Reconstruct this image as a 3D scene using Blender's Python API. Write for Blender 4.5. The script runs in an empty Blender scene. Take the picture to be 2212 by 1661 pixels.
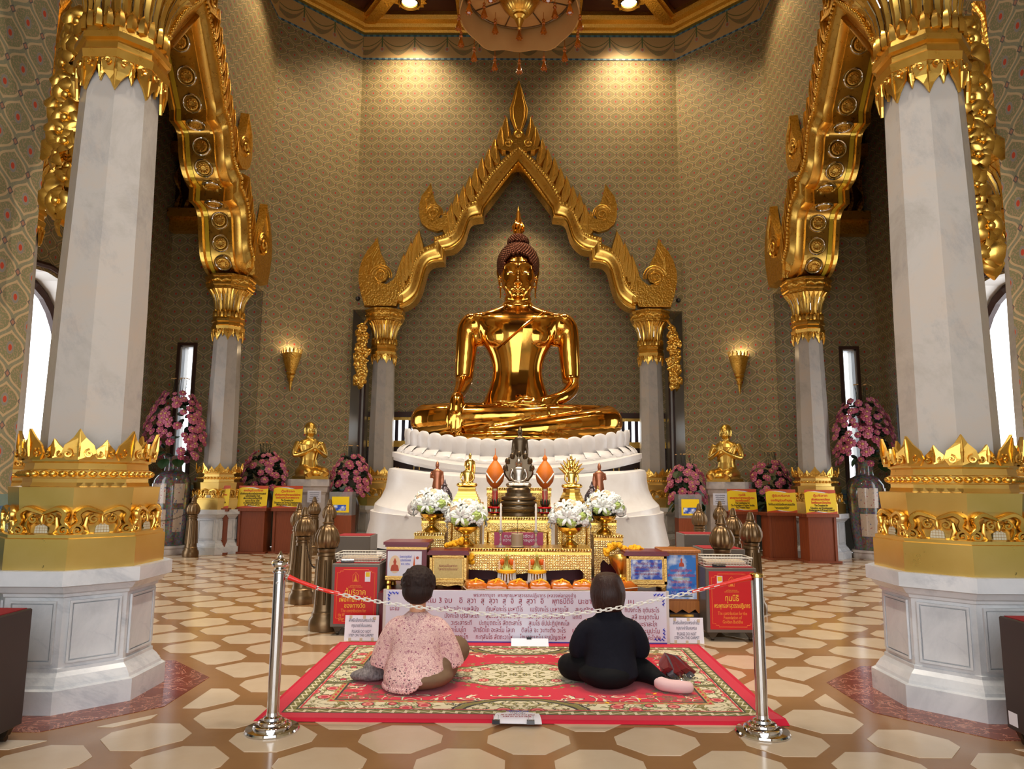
import bpy, bmesh, math, random
from mathutils import Vector, Matrix, geometry
R = random.Random(7)
PI = math.pi
sc = bpy.context.scene
COL = sc.collection
# ------------------------------------------------------------------ camera, light, exposure
FPX = 1534.0
pitch, yaw, roll = math.atan(209.5/FPX), math.atan(9/FPX), math.radians(0.38)
fw = Vector((-math.sin(yaw)*math.cos(pitch), math.cos(yaw)*math.cos(pitch), math.sin(pitch)))
rt = Vector((math.cos(yaw), math.sin(yaw), 0)); up = rt.cross(fw)
r2 = rt*math.cos(roll)+up*math.sin(roll); u2 = up*math.cos(roll)-rt*math.sin(roll)
cam = bpy.data.cameras.new('camera'); cam.sensor_width = 36; cam.lens = 36*FPX/2212
cam.clip_start = 0.05; cam.clip_end = 200
cam_o = bpy.data.objects.new('camera', cam); COL.objects.link(cam_o)
CAMP = Vector((-0.02, 0, 1.4))
cam_o.matrix_world = Matrix((( r2.x, u2.x, -fw.x, CAMP.x), (r2.y, u2.y, -fw.y, CAMP.y), (r2.z, u2.z, -fw.z, CAMP.z), (0, 0, 0, 1)))
sc.camera = cam_o
sc.cycles.max_bounces = 5; sc.cycles.diffuse_bounces = 3; sc.cycles.glossy_bounces = 3; sc.cycles.transmission_bounces = 5; sc.cycles.caustics_reflective = False; sc.cycles.caustics_refractive = False
sc.view_settings.view_transform = 'Standard'; sc.view_settings.look = 'None'
sc.view_settings.exposure = 0.0; sc.view_settings.gamma = 1.0; sc.view_settings.use_curve_mapping = False
wd = bpy.data.worlds.new('daylight'); sc.world = wd; wd.use_nodes = True
bgn = wd.node_tree.nodes['Background']; bgn.inputs[0].default_value = (0.95, 0.97, 1.0, 1); bgn.inputs[1].default_value = 3.8
CY0 = 11.07; C_NICHE = 17.3            # centre of the octagonal hall
HB, HC = 5.53, 3.93    # half width of the octagon, half width of its straight sides / of the four arms
ZF, ZC = 11.9, 12.58   # frieze, ceiling
ARM = 7.6              # reach of the arms from the centre
def portal(loc, rot, sx, sy):
    l = bpy.data.lights.new('daylight_opening', 'AREA'); l.shape = 'RECTANGLE'; l.size = sx; l.size_y = sy; l.cycles.is_portal = True
    o = bpy.data.objects.new('daylight_opening', l); COL.objects.link(o); o.location = loc; o.rotation_euler = rot
portal((0, -2.45, 3.0), (-PI/2, 0, 0), 6.6, 6.0)      # entrance behind the photographer
for s in (-1, 1): portal((s*(ARM+0.1), CY0, 2.7), (0, s*PI/2, 0), 5.4, 2.6)
def spot(name, loc, target, power, size, col=(1, .77, .46), blend=.6, rad=.12):
    l = bpy.data.lights.new(name, 'SPOT'); l.energy = power; l.color = col; l.spot_size = math.radians(size); l.spot_blend = blend; l.shadow_soft_size = rad
    o = bpy.data.objects.new(name, l); COL.objects.link(o); o.location = loc
    o.rotation_euler = (Vector(target)-Vector(loc)).to_track_quat('-Z', 'Y').to_euler()
    return o
def point(name, loc, power, col=(1, .74, .42), rad=.1):
    l = bpy.data.lights.new(name, 'POINT'); l.energy = power; l.color = col; l.shadow_soft_size = rad
    o = bpy.data.objects.new(name, l); COL.objects.link(o); o.location = loc
    return o
# downlights of the coffered ceiling (two of them are in the picture)
for x, y in ((-2.63, 15.63), (2.63, 15.63)):
    spot('ceiling_downlight', (x, y, ZC+.1), (x*1.1, y+.35, 0), 700, 125, blend=1.0)
for x, y in ((-2.63, 6.51), (2.63, 6.51)):
    spot('ceiling_downlight', (x, y, ZC+.1), (x*.3, y+.4, 0), 2100, 75, (1, .88, .72))
for x in (-1.5, 1.5):  # added pair of unseen fill lamps, brightening the floor before the carpet
    spot('front_floor_fill', (x, 3.2, 9.7), (x*.6, 3.9, 0), 560, 80, (1, .9, .78))
for x, y in ((-4.6, 13.6), (4.6, 13.6), (-4.6, 8.5), (4.6, 8.5)):
    spot('ceiling_downlight', (x, y, ZC-.1), (x*1.1, y+.2, 0), 260, 95)
spot('statue_light', (-3.2, 6.8, ZC-.2), (0, 10.6, 3.0), 1300, 50, (1, .86, .66))
spot('statue_light', (3.2, 6.8, ZC-.2), (0, 10.6, 3.0), 1300, 50, (1, .86, .66))
spot('niche_light', (0, C_NICHE, 9.4), (0, C_NICHE+.8, 3), 240, 90)
# ------------------------------------------------------------------ helpers: shapes
class MB:
    def __init__(s): s.v = []; s.f = []; s.uv = []; s.mi = []; s.M = None; s.m = 0
    def add(s, vs, fs, uvs=None):
        b = len(s.v)
        if s.M is not None: vs = [s.M @ Vector(p) for p in vs]
        s.v += [tuple(p) for p in vs]
        for i, f in enumerate(fs):
            s.f.append([b+k for k in f]); s.uv.append(uvs[i] if uvs else None); s.mi.append(s.m)
        return s
    def quad(s, pts, uv=None): return s.add(pts, [list(range(len(pts)))], [uv] if uv else None)
    def box(s, x0, x1, y0, y1, z0, z1, bev=0):
        if bev:
            b = min(bev, (x1-x0)*.45, (y1-y0)*.45, (z1-z0)*.45)
            rings = []
            for z, d in ((z0, b), (z0+b, 0), (z1-b, 0), (z1, b)):
                X0, X1, Y0, Y1 = x0+d, x1-d, y0+d, y1-d
                rings.append([(X0+b, Y0, z), (X1-b, Y0, z), (X1, Y0+b, z), (X1, Y1-b, z), (X1-b, Y1, z), (X0+b, Y1, z), (X0, Y1-b, z), (X0, Y0+b, z)] if d == 0 else
                             [(X0+b*.4, Y0, z), (X1-b*.4, Y0, z), (X1, Y0+b*.4, z), (X1, Y1-b*.4, z), (X1-b*.4, Y1, z), (X0+b*.4, Y1, z), (X0, Y1-b*.4, z), (X0, Y0+b*.4, z)])
            return s.loft(rings)
        v = [(x0, y0, z0), (x1, y0, z0), (x1, y1, z0), (x0, y1, z0), (x0, y0, z1), (x1, y0, z1), (x1, y1, z1), (x0, y1, z1)]
        return s.add(v, [[3, 2, 1, 0], [4, 5, 6, 7], [0, 1, 5, 4], [1, 2, 6, 5], [2, 3, 7, 6], [3, 0, 4, 7]])
    def loft(s, rings, cap=True, closed=True, loop=False):
        n = len(rings[0]); vs = [p for r in rings for p in r]; fs = []
        m = len(rings)
        for i in range(m if loop else m-1):
            a, b = i*n, ((i+1) % m)*n
            for j in range(n if closed else n-1):
                k = (j+1) % n; fs.append([a+j, a+k, b+k, b+j])
        if cap and not loop: fs += [list(range(n))[::-1], [(m-1)*n+j for j in range(n)]]
        return s.add(vs, fs)
    def lathe(s, prof, n=16, c=(0, 0, 0), sx=1, sy=1, ph=0, cap=True, flat=False):
        k = 1/math.cos(PI/n) if flat else 1
        rings = [[(c[0]+r*k*sx*math.cos(ph+2*PI*j/n), c[1]+r*k*sy*math.sin(ph+2*PI*j/n), c[2]+z) for j in range(n)] for r, z in prof]
        return s.loft(rings, cap)
    def tube(s, path, rad, n=8, closed=False, cap=True, flat=1):
        P = [Vector(p) for p in path]; m = len(P)
        rr = rad if hasattr(rad, '__len__') else [rad]*m
        rings = []; nrm = None
        for i in range(m):
            a, b = P[(i-1) % m if closed else max(i-1, 0)], P[(i+1) % m if closed else min(i+1, m-1)]
            t = (b-a).normalized() if (b-a).length > 1e-9 else Vector((0, 0, 1))
            if nrm is None:
                h = Vector((0, 0, 1)) if abs(t.z) < .9 else Vector((1, 0, 0)); nrm = (h-t*h.dot(t)).normalized()
            else:
                q = nrm-t*nrm.dot(t); nrm = q.normalized() if q.length > 1e-6 else nrm
            bi = t.cross(nrm)
            rings.append([P[i]+(nrm*math.cos(2*PI*j/n)+bi*flat*math.sin(2*PI*j/n))*rr[i] for j in range(n)])
        return s.loft(rings, cap, True, closed)
    def ell(s, c, r, nu=12, nv=8, M=None):
        if not hasattr(r, '__len__'): r = (r, r, r)
        vs = [(0, 0, -r[2])]; fs = []
        for i in range(1, nv):
            a = -PI/2+PI*i/nv
            vs += [(r[0]*math.cos(a)*math.cos(2*PI*j/nu), r[1]*math.cos(a)*math.sin(2*PI*j/nu), r[2]*math.sin(a)) for j in range(nu)]
        vs.append((0, 0, r[2])); T = len(vs)-1
        for j in range(nu): fs.append([0, 1+(j+1) % nu, 1+j]); fs.append([T, T-nu+j, T-nu+(j+1) % nu])
        for i in range(nv-2):
            for j in range(nu): a = 1+i*nu; k = (j+1) % nu; fs.append([a+j, a+k, a+nu+k, a+nu+j])
        M = M or Matrix(); C = Vector(c)
        return s.add([(M @ Vector(p))+C for p in vs], fs)
    def prism(s, poly, d0, d1, ax='y', inset=0):
        # polygon in (x, z), extruded along y; concave outlines are tessellated
        n = len(poly)
        tri = geometry.tessellate_polygon([[Vector((p[0], p[1], 0)) for p in poly]])
        def P(p, d): return (p[0], d, p[1]) if ax == 'y' else ((p[0], p[1], d) if ax == 'z' else (d, p[0], p[1]))
        if inset:
            cx = sum(p[0] for p in poly)/n; cz = sum(p[1] for p in poly)/n
            front = [(cx+(p[0]-cx)*(1-inset), cz+(p[1]-cz)*(1-inset)) for p in poly]
        else: front = poly
        vs = [P(p, d0) for p in front]+[P(p, d1) for p in poly]
        fs = [[a, b, c] for a, b, c in tri]+[[n+c, n+b, n+a] for a, b, c in tri]+[[i, n+i, n+(i+1) % n, (i+1) % n] for i in range(n)]
        return s.add(vs, fs)
    def mesh(s, name, mats, smooth=None):
        me = bpy.data.meshes.new(name); me.from_pydata(s.v, [], s.f)
        if any(u for u in s.uv):
            ul = me.uv_layers.new(name='UVMap'); k = 0
            for i, f in enumerate(s.f):
                for j in range(len(f)):
                    if s.uv[i]: ul.data[k].uv = s.uv[i][j]
                    k += 1
        for m in (mats if isinstance(mats, (list, tuple)) else [mats]): me.materials.append(MAT(m))
        if any(s.mi): me.polygons.foreach_set('material_index', s.mi)
        bm = bmesh.new(); bm.from_mesh(me); bmesh.ops.recalc_face_normals(bm, faces=bm.faces); bm.to_mesh(me); bm.free()
        if smooth is not None:
            me.polygons.foreach_set('use_smooth', [True]*len(me.polygons)); me.set_sharp_from_angle(angle=math.radians(smooth))
        me.update(); return me
    def build(s, name, mats, parent=None, smooth=None, loc=None, rot=None):
        return link(name, s.mesh(name, mats, smooth), parent, loc, rot)
def link(name, me, parent=None, loc=None, rot=None, scale=None):
    o = bpy.data.objects.new(name, me); COL.objects.link(o); o.parent = parent
    if loc is not None: o.location = loc
    if rot is not None: o.rotation_euler = rot
    if scale is not None: o.scale = scale if hasattr(scale, '__len__') else (scale,)*3
    return o
def tag(o, label=None, cat=None, group=None, kind=None):
    for k, v in (('label', label), ('category', cat), ('group', group), ('kind', kind)):
        if v: o[k] = v
    return o
def thing(name, label, cat, loc=(0, 0, 0), rz=0, group=None, sc_=None):
    o = bpy.data.objects.new(name, None); COL.objects.link(o); o.location = loc; o.rotation_euler = (0, 0, rz); o.empty_display_size = .1
    if sc_: o.scale = sc_ if hasattr(sc_, '__len__') else (sc_,)*3
    return tag(o, label, cat, group)
def copy_tree(o, parent=None, **kw):
    c = o.copy(); COL.objects.link(c); c.parent = parent
    for ch in list(o.children): copy_tree(ch, c)
    if 'loc' in kw: c.location = kw['loc']
    if 'rz' in kw: c.rotation_euler = (0, 0, kw['rz'])
    if 'scale' in kw: s = kw['scale']; c.scale = s if hasattr(s, '__len__') else (s,)*3
    if 'label' in kw: c['label'] = kw['label']
    if 'group' in kw: c['group'] = kw['group']
    return c
def structure(o): o['kind'] = 'structure'; return o
def rotz(a, loc=(0, 0, 0)): return Matrix.Translation(loc) @ Matrix.Rotation(a, 4, 'Z')
TMP = bpy.data.scenes.new('workbench')
def fuse(name, mb, mat, voxel, parent=None, smooth_it=4, loc=None, rot=None):
    # one continuous skin from overlapping solids
    me = bpy.data.meshes.new('raw'); me.from_pydata(mb.v, [], mb.f)
    o = bpy.data.objects.new('raw', me); TMP.collection.objects.link(o)
    m = o.modifiers.new('r', 'REMESH'); m.mode = 'VOXEL'; m.voxel_size = voxel
    if smooth_it: q = o.modifiers.new('s', 'SMOOTH'); q.factor = .5; q.iterations = smooth_it
    TMP.view_layers[0].update()
    out = bpy.data.meshes.new_from_object(o.evaluated_get(TMP.view_layers[0].depsgraph))
    bpy.data.objects.remove(o); bpy.data.meshes.remove(me)
    out.name = name; out.materials.clear()
    for k in (mat if isinstance(mat, (list, tuple)) else [mat]): out.materials.append(MAT(k))
    out.polygons.foreach_set('use_smooth', [True]*len(out.polygons))
    return link(name, out, parent, loc, rot)
def lerp(a, b, t): return a+(b-a)*t
def crv(pts, n=6, closed=False):
    # smooth curve through points (Catmull-Rom)
    P = [Vector(p) for p in pts]; m = len(P); out = []
    for i in range(m if closed else m-1):
        p0 = P[(i-1) % m if closed else max(i-1, 0)]; p1 = P[i]; p2 = P[(i+1) % m]; p3 = P[(i+2) % m if closed else min(i+2, m-1)]
        for k in range(n):
            t = k/n
            out.append(.5*((2*p1)+(p2-p0)*t+(2*p0-5*p1+4*p2-p3)*t*t+(3*p1-p0-3*p2+p3)*t*t*t))
    if not closed: out.append(P[-1])
    return out
_tx = {}
def text(name, body, size, mat, parent, loc, rot=(PI/2, 0, 0), align='CENTER', depth=.0006, xs=1, bold=0, fit=None):
    c = bpy.data.curves.new('t', 'FONT'); c.body = body; c.size = size; c.align_x = align; c.align_y = 'CENTER'; c.extrude = depth; c.offset = bold; c.resolution_u = 2
    o = bpy.data.objects.new('t', c); me = bpy.data.meshes.new_from_object(o)
    bpy.data.objects.remove(o); bpy.data.curves.remove(c)
    me.materials.clear(); me.materials.append(MAT(mat))
    if fit and len(me.vertices):
        X = [v.co.x for v in me.vertices]; xs = fit/max(1e-6, max(X)-min(X))
    return tag(link(name, me, parent, loc, rot, (xs, 1, 1)), kind='stuff')
# ------------------------------------------------------------------ helpers: node materials
class E:
    def __init__(s, nt, so): s.nt = nt; s.so = so
    def op(s, o, b=None, c=None):
        n = s.nt.nodes.new('ShaderNodeMath'); n.operation = o
        for i, x in enumerate((s, b, c)):
            if x is None: continue
            if isinstance(x, E): s.nt.links.new(x.so, n.inputs[i])
            else: n.inputs[i].default_value = x
        return E(s.nt, n.outputs[0])
    def __add__(s, b): return s.op('ADD', b)
    __radd__ = __add__
    def __sub__(s, b): return s.op('SUBTRACT', b)
    def __rsub__(s, b): return s.op('MULTIPLY', -1.0).op('ADD', b)
    def __mul__(s, b): return s.op('MULTIPLY', b)
    __rmul__ = __mul__
    def __truediv__(s, b): return s.op('DIVIDE', b)
    def __lt__(s, b): return s.op('LESS_THAN', b)
    def __gt__(s, b): return s.op('GREATER_THAN', b)
    def abs(s): return s.op('ABSOLUTE')
    def cos(s): return s.op('COSINE')
    def sin(s): return s.op('SINE')
    def fr(s): return s.op('FRACT')
    def mn(s, b): return s.op('MINIMUM', b)
    def mx(s, b): return s.op('MAXIMUM', b)
    def pw(s, b): return s.op('POWER', b)
    def sq(s): return s.op('SQRT')
    def band(s, a, w): return (s-a).abs() < w
class Mat:
    def __init__(s, name):
        s.m = bpy.data.materials.new(name); s.m.use_nodes = True; s.nt = s.m.node_tree
        s.b = s.nt.nodes['Principled BSDF']; s._u = None
    def coord(s, kind='Object'):
        n = s.nt.nodes.new('ShaderNodeTexCoord'); return n.outputs[kind]
    def xyz(s, kind='Object'):
        n = s.nt.nodes.new('ShaderNodeSeparateXYZ'); s.nt.links.new(s.coord(kind), n.inputs[0]); return [E(s.nt, o) for o in n.outputs]
    def vec(s, *c):
        n = s.nt.nodes.new('ShaderNodeCombineXYZ')
        for i, x in enumerate(c):
            if isinstance(x, E): s.nt.links.new(x.so, n.inputs[i])
            else: n.inputs[i].default_value = x
        return n.outputs[0]
    def noise(s, scale, detail=3, vec=None, rough=.5, dist=0):
        n = s.nt.nodes.new('ShaderNodeTexNoise'); n.inputs['Scale'].default_value = scale; n.inputs['Detail'].default_value = detail; n.inputs['Roughness'].default_value = rough; n.inputs['Distortion'].default_value = dist
        s.nt.links.new(vec if vec is not None else s.coord(), n.inputs['Vector']); return E(s.nt, n.outputs['Fac'])
    def vor(s, scale, vec=None, feat='F1', out='Distance', rnd=1):
        n = s.nt.nodes.new('ShaderNodeTexVoronoi'); n.feature = feat; n.inputs['Scale'].default_value = scale; n.inputs['Randomness'].default_value = rnd
        s.nt.links.new(vec if vec is not None else s.coord(), n.inputs['Vector'])
        return E(s.nt, n.outputs[out]) if out != 'Color' else n.outputs['Color']
    def wave(s, scale, dist=2, vec=None, det=2, dirn='X'):
        n = s.nt.nodes.new('ShaderNodeTexWave'); n.inputs['Scale'].default_value = scale; n.inputs['Distortion'].default_value = dist; n.inputs['Detail'].default_value = det; n.bands_direction = dirn
        s.nt.links.new(vec if vec is not None else s.coord(), n.inputs['Vector']); return E(s.nt, n.outputs['Fac'])
    def mix(s, fac, a, b):
        n = s.nt.nodes.new('ShaderNodeMix'); n.data_type = 'RGBA'
        if isinstance(fac, E): s.nt.links.new(fac.so, n.inputs[0])
        else: n.inputs[0].default_value = fac
        for i, x in ((6, a), (7, b)):
            if isinstance(x, (tuple, list)): n.inputs[i].default_value = (*x[:3], 1)
            else: s.nt.links.new(x, n.inputs[i])
        return n.outputs[2]
    def ramp(s, fac, stops, interp='LINEAR'):
        n = s.nt.nodes.new('ShaderNodeValToRGB'); n.color_ramp.interpolation = interp; el = n.color_ramp.elements
        while len(el) < len(stops): el.new(0.5)
        for e, (p, c) in zip(el, stops): e.position = p; e.color = (*c[:3], 1)
        s.nt.links.new(fac.so, n.inputs[0]); return n.outputs[0]
    def set(s, **k):
        N = {'col': 'Base Color', 'rough': 'Roughness', 'metal': 'Metallic', 'spec': 'Specular IOR Level', 'em': 'Emission Color', 'es': 'Emission Strength', 'tr': 'Transmission Weight', 'coat': 'Coat Weight', 'ior': 'IOR', 'alpha': 'Alpha', 'sheen': 'Sheen Weight', 'sss': 'Subsurface Weight'}
        for a, x in k.items():
            i = s.b.inputs[N[a]]
            if isinstance(x, E): s.nt.links.new(x.so, i)
            elif isinstance(x, bpy.types.NodeSocket): s.nt.links.new(x, i)
            elif isinstance(x, (tuple, list)): i.default_value = (*x[:3], 1)
            else: i.default_value = x
        return s
    def bump(s, h, strength=.3, dist=.02):
        n = s.nt.nodes.new('ShaderNodeBump'); n.inputs['Strength'].default_value = strength; n.inputs['Distance'].default_value = dist
        s.nt.links.new(h.so, n.inputs['Height']); s.nt.links.new(n.outputs[0], s.b.inputs['Normal']); return s
def srgb(r, g, b):
    f = lambda c: (c/255/12.92 if c/255 <= .04045 else ((c/255+.055)/1.055)**2.4)
    return (f(r), f(g), f(b))
MATS = {}; MK = {}
def mat(name):
    def d(fn): MK[name] = fn; return fn
    return d
def MAT(name):
    if name not in MATS:
        M = Mat(name); f = MK[name]; f(M); MATS[name] = M.m
    return MATS[name]
def plain(name, col, rough=.5, metal=0, **k): MK[name] = lambda M: M.set(col=col, rough=rough, metal=metal, **k)
# ------------------------------------------------------------------ materials
GOLD = (.84, .50, .095)
def gold_relief(M, scale, strength, rough=.3, col=GOLD, dark=(.60, .29, .035), dist=.02):
    v = M.vor(scale, feat='SMOOTH_F1'); n = M.noise(scale*1.7, 4)
    h = v*.7+n*.5
    M.set(col=M.ramp(h, [(.25, dark), (.55, col), (1, (.9, .6, .16))]), metal=1, rough=rough).bump(h, strength, dist)
@mat('gold_leaf')
def _(M):
    n = M.noise(14, 4); M.set(col=M.mix(n, (.80, .46, .075), (.90, .58, .15)), metal=1, rough=n*.14+.22).bump(M.noise(40, 2), .08, .004)
@mat('gold_worn')
def _(M):
    n = M.noise(5, 5); w = M.noise(11, 6, rough=.7); M.set(col=M.mix((w > .70)*.85, M.mix(n, (.88, .58, .13), (1.0, .72, .25)), (.05, .035, .02)), metal=1, rough=n*.12+.24).bump(M.noise(60, 3), .06, .004)
MK['gold_carved'] = lambda M: gold_relief(M, 26, .55)
MK['gold_carved_fine'] = lambda M: gold_relief(M, 60, .6, dist=.012)
MK['gold_carved_dark'] = lambda M: gold_relief(M, 22, .7, .36, (.50, .25, .04), (.10, .04, .01))
@mat('gold_altar')
def _(M):
    x, y, z = M.xyz(); v = M.vor(95, M.vec(x, y*.3, z), rnd=.55); w = M.vor(42, M.vec(x, y*.3, z), rnd=.25); n = M.noise(160, 2); h = v*.6+(w*9).sin()*.25+n*.25
    M.set(col=M.ramp(h, [(.05, (.55, .30, .06)), (.35, (.90, .64, .22)), (.8, (1, .88, .50))]), metal=1, rough=.30).bump(h, .5, .008)
@mat('gold_frame')
def _(M):
    v = M.vor(80, rnd=.4); M.set(col=M.mix(v, (.62, .36, .08), (.88, .62, .22)), metal=.85, rough=.42).bump(v, .4, .006)
plain('gold_bright', (.92, .62, .16), .16, 1)
plain('mosaic_gold', (.95, .66, .05), .25, .35)
plain('gold_satin', (.86, .56, .13), .30, 1)
@mat('buddha_gold')
def _(M):
    n = M.noise(2.5, 4); M.set(col=M.mix(n, (.76, .34, .05), (.88, .46, .09)), metal=1, rough=n*.05+.085).bump(M.noise(5, 3), .05, .02)
plain('buddha_hair', (.10, .03, .013), .34, .8)
plain('eye_white', (.8, .78, .7), .2); plain('eye_dark', (.015, .01, .01), .15)
def wallpaper(M, A=.346, B=.40):
    u, v, _ = M.xyz('UV'); fx, fy_ = u/A, v/B
    x = ((fx+.5).fr()-.5).abs(); y = ((fy_+.5).fr()-.5).abs(); ph = fy_*(2*PI); sn = ph.sin()
    cc = ph.cos(); e = (x-(cc*(1.35-cc*cc*.35)*.25+.25))/((sn*sn*1.85+1).sq()); d = e.abs(); k = B/A
    UV = M.coord('UV'); n = M.noise(60, 2, UV)
    xb, yb_ = .5-x, .5-y
    def ell_(a, b): return ((x/a)*(x/a)+(y/b)*(y/b)).mn((xb/a)*(xb/a)+(yb_/b)*(yb_/b))
    q = ell_(.056, .062)
    fill = M.mix(n, srgb(168, 142, 108), srgb(182, 152, 114))
    fill = M.mix((q > 4.5)*(d > .08)*(n > .46), fill, srgb(138, 134, 94)); fill = M.mix((q > 1.6)*(q < 4.0), fill, srgb(146, 138, 128))
    c = M.mix(q < 1, fill, srgb(198, 72, 48))
    green = M.mix(n*2-.5, srgb(132, 134, 106), srgb(160, 148, 114))
    c = M.mix(d < .104, c, srgb(202, 172, 128)); c = M.mix(d < .044, c, green)
    dm = (x+yb_*k).mn(xb+y*k)
    c = M.mix(dm < .10, c, srgb(104, 96, 90)); c = M.mix(dm < .06, c, srgb(176, 124, 96))
    M.set(col=c, rough=.55, spec=.3)
MK['wallpaper'] = wallpaper
@mat('frieze')
def _(M):
    u, v, _ = M.xyz('UV')      # v 0..0.68 up the band
    x = (u/.82).fr()-.5; yy = v/.68
    base = M.mix(M.noise(30, 2, M.coord('UV')), srgb(206, 168, 112), srgb(216, 180, 126))
    sw = .78-(1-(x*2)*(x*2))*.50
    c = M.mix((yy-sw).abs() < ((1-(x*2).abs())*.09+.02), base, M.mix(M.noise(60, 2, M.coord('UV')) > .5, srgb(126, 140, 92), srgb(178, 128, 100)))
    c = M.mix((yy-(.86-(1-(x*2)*(x*2))*.34)).abs() < .018, c, srgb(120, 118, 74))
    dx = x.abs()-.5; dd = (dx*dx*4+(yy-.42)*(yy-.42)*1.6).sq()
    c = M.mix(dd < .14, c, srgb(196, 178, 150)); c = M.mix(dd < .08, c, srgb(200, 120, 96))
    c = M.mix((dx.abs() < .02)*(yy > .5), c, srgb(100, 120, 80))
    bead = ((u*40).sin() > 0)
    c = M.mix((yy > .92), c, M.mix(bead, srgb(70, 112, 140), srgb(110, 160, 178)))
    c = M.mix((yy < .07), c, M.mix(bead, srgb(58, 96, 130), srgb(128, 168, 190)))
    M.set(col=c, rough=.5)
@mat('dado')
def _(M):
    u, v, _ = M.xyz('UV'); n = M.noise(26, 3, M.coord('UV'))
    c = M.mix(n, srgb(96, 128, 122), srgb(134, 150, 128))
    dx = (u/.6).fr()-.5; dd = (dx*dx*2.2+(v-1.02)*(v-1.02)*22).sq()
    c = M.mix(dd < .34, c, srgb(150, 140, 96)); c = M.mix(dd < .2, c, srgb(80, 110, 108))
    c = M.mix((v.band(1.18, .012))+(v.band(.87, .012)), c, srgb(60, 100, 140))
    M.set(col=M.mix(v < .82, c, M.mix(M.noise(3, 5, M.coord('UV'), .6, 1.5), srgb(96, 104, 104), srgb(140, 146, 146))), rough=.3)
@mat('marble')
def _(M):
    n = M.noise(2.5, 9, rough=.66, dist=.6); x, y, z = M.xyz(); k = M.noise(2.6, 10, M.vec(x*1.2+z*1.5, y*1.2+z*.8, z*1.1), .72)
    c = M.ramp(n, [(.3, srgb(190, 193, 197)), (.5, srgb(210, 212, 215)), (.7, srgb(222, 222, 224))])
    M.set(col=M.mix((k-.52)*4, c, srgb(160, 166, 176)), rough=.22)
@mat('marble_shaft')
def _(M):
    n = M.noise(1.3, 9, rough=.68, dist=.5); x, y, z = M.xyz(); k = M.noise(2.0, 10, M.vec(x*1.6+z*.5, y*1.6, z*.9), .75)
    c = M.ramp(n, [(.32, srgb(166, 159, 150)), (.5, srgb(190, 184, 177)), (.7, srgb(198, 182, 166))])
    M.set(col=M.mix((k-.53)*3.2, c, srgb(146, 144, 147)), rough=.24)
@mat('marble_rose')
def _(M):
    n = M.noise(2, 6, rough=.6, dist=1.5); M.set(col=M.ramp(n, [(.3, srgb(176, 164, 156)), (.6, srgb(212, 200, 190))]), rough=.28)
@mat('marble_white')
def _(M):
    n = M.noise(1.2, 5, rough=.6, dist=1); M.set(col=M.ramp(n, [(.3, srgb(216, 208, 204)), (.65, srgb(234, 230, 228))]), rough=.34)
@mat('floor_brown')
def _(M):
    n = M.noise(2.2, 5, rough=.6); M.set(col=M.mix(n, srgb(140, 100, 64), srgb(166, 126, 86)), rough=.16)
@mat('floor_cream')
def _(M):
    n = M.noise(4, 5, rough=.6, dist=.6); o = M.nt.nodes.new('ShaderNodeObjectInfo')
    M.set(col=M.mix(E(M.nt, o.outputs['Random'])*.35, M.mix(n, srgb(200, 178, 150), srgb(222, 204, 180)), srgb(204, 172, 138)), rough=.16)
@mat('floor_red')
def _(M):
    n = M.noise(5, 6, rough=.65, dist=1.5); M.set(col=M.mix((n-.5).abs() < .012, M.mix(n, srgb(96, 46, 34), srgb(140, 74, 56)), srgb(180, 130, 110)), rough=.14)
@mat('silver_panel')
def _(M):
    u, v, _ = M.xyz('UV'); w = M.wave(6, 8, M.vec(u*6, v*.9, 0.0), 2)
    M.set(col=M.mix(w, srgb(120, 116, 106), srgb(176, 170, 158)), metal=.5, rough=.32).bump(w, .15, .01)
plain('dark_wood', srgb(52, 26, 20), .4); plain('bead_frame', srgb(70, 44, 34), .4)
plain('red_panel', srgb(62, 12, 12), .5)
@mat('cabinet_wood')
def _(M):
    x, y, z = M.xyz(); w = M.wave(5, 5, M.vec(x*5, y*5, z*.5), 3)
    M.set(col=M.mix(w, srgb(104, 46, 24), srgb(146, 74, 40)), rough=.35)
@mat('teak')
def _(M):
    x, y, z = M.xyz(); w = M.wave(6, 4, M.vec(x*4, y*4, z*.6), 3); M.set(col=M.mix(w, srgb(150, 84, 24), srgb(184, 112, 40)), rough=.35)
plain('maroon_lacquer', srgb(112, 16, 34), .3); plain('red_lacquer', srgb(96, 12, 26), .35)
@mat('bronze')
def _(M):
    n = M.noise(4, 3); M.set(col=M.mix(n, srgb(104, 82, 56), srgb(138, 112, 80)), metal=.75, rough=.33)
plain('bronze_dark', srgb(70, 58, 46), .32, .8); plain('steel', (.62, .60, .57), .14, 1); plain('chrome', (.75, .74, .72), .08, 1)
@mat('sconce_gold')
def _(M): gold_relief(M, 40, .6, .28)
plain('lamp_glow', (1, .9, .7), .5, em=(1, .86, .6), es=14); plain('sconce_glow', (1, .85, .6), .5, em=(1, .78, .45), es=3)
@mat('drum_cloth')
def _(M):
    M.set(col=M.mix(M.noise(3, 3), srgb(206, 150, 84), srgb(220, 168, 100)), rough=.8)
plain('amber_crystal', srgb(214, 110, 20), .12, 0, tr=.35, coat=.5)
@mat('mosaic')
def _(M):
    v = M.vor(60, rnd=0, feat='DISTANCE_TO_EDGE'); M.set(col=M.mix(v < .06, srgb(206, 196, 168), srgb(150, 110, 40)), rough=.25)
plain('white_frame', srgb(210, 206, 200), .4); plain('grey_frame', srgb(98, 100, 106), .5)
plain('window_glass', (.9, .95, 1), .05, 0, tr=1.0, ior=1.02)
plain('purple_frame', srgb(52, 40, 60), .4)
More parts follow.
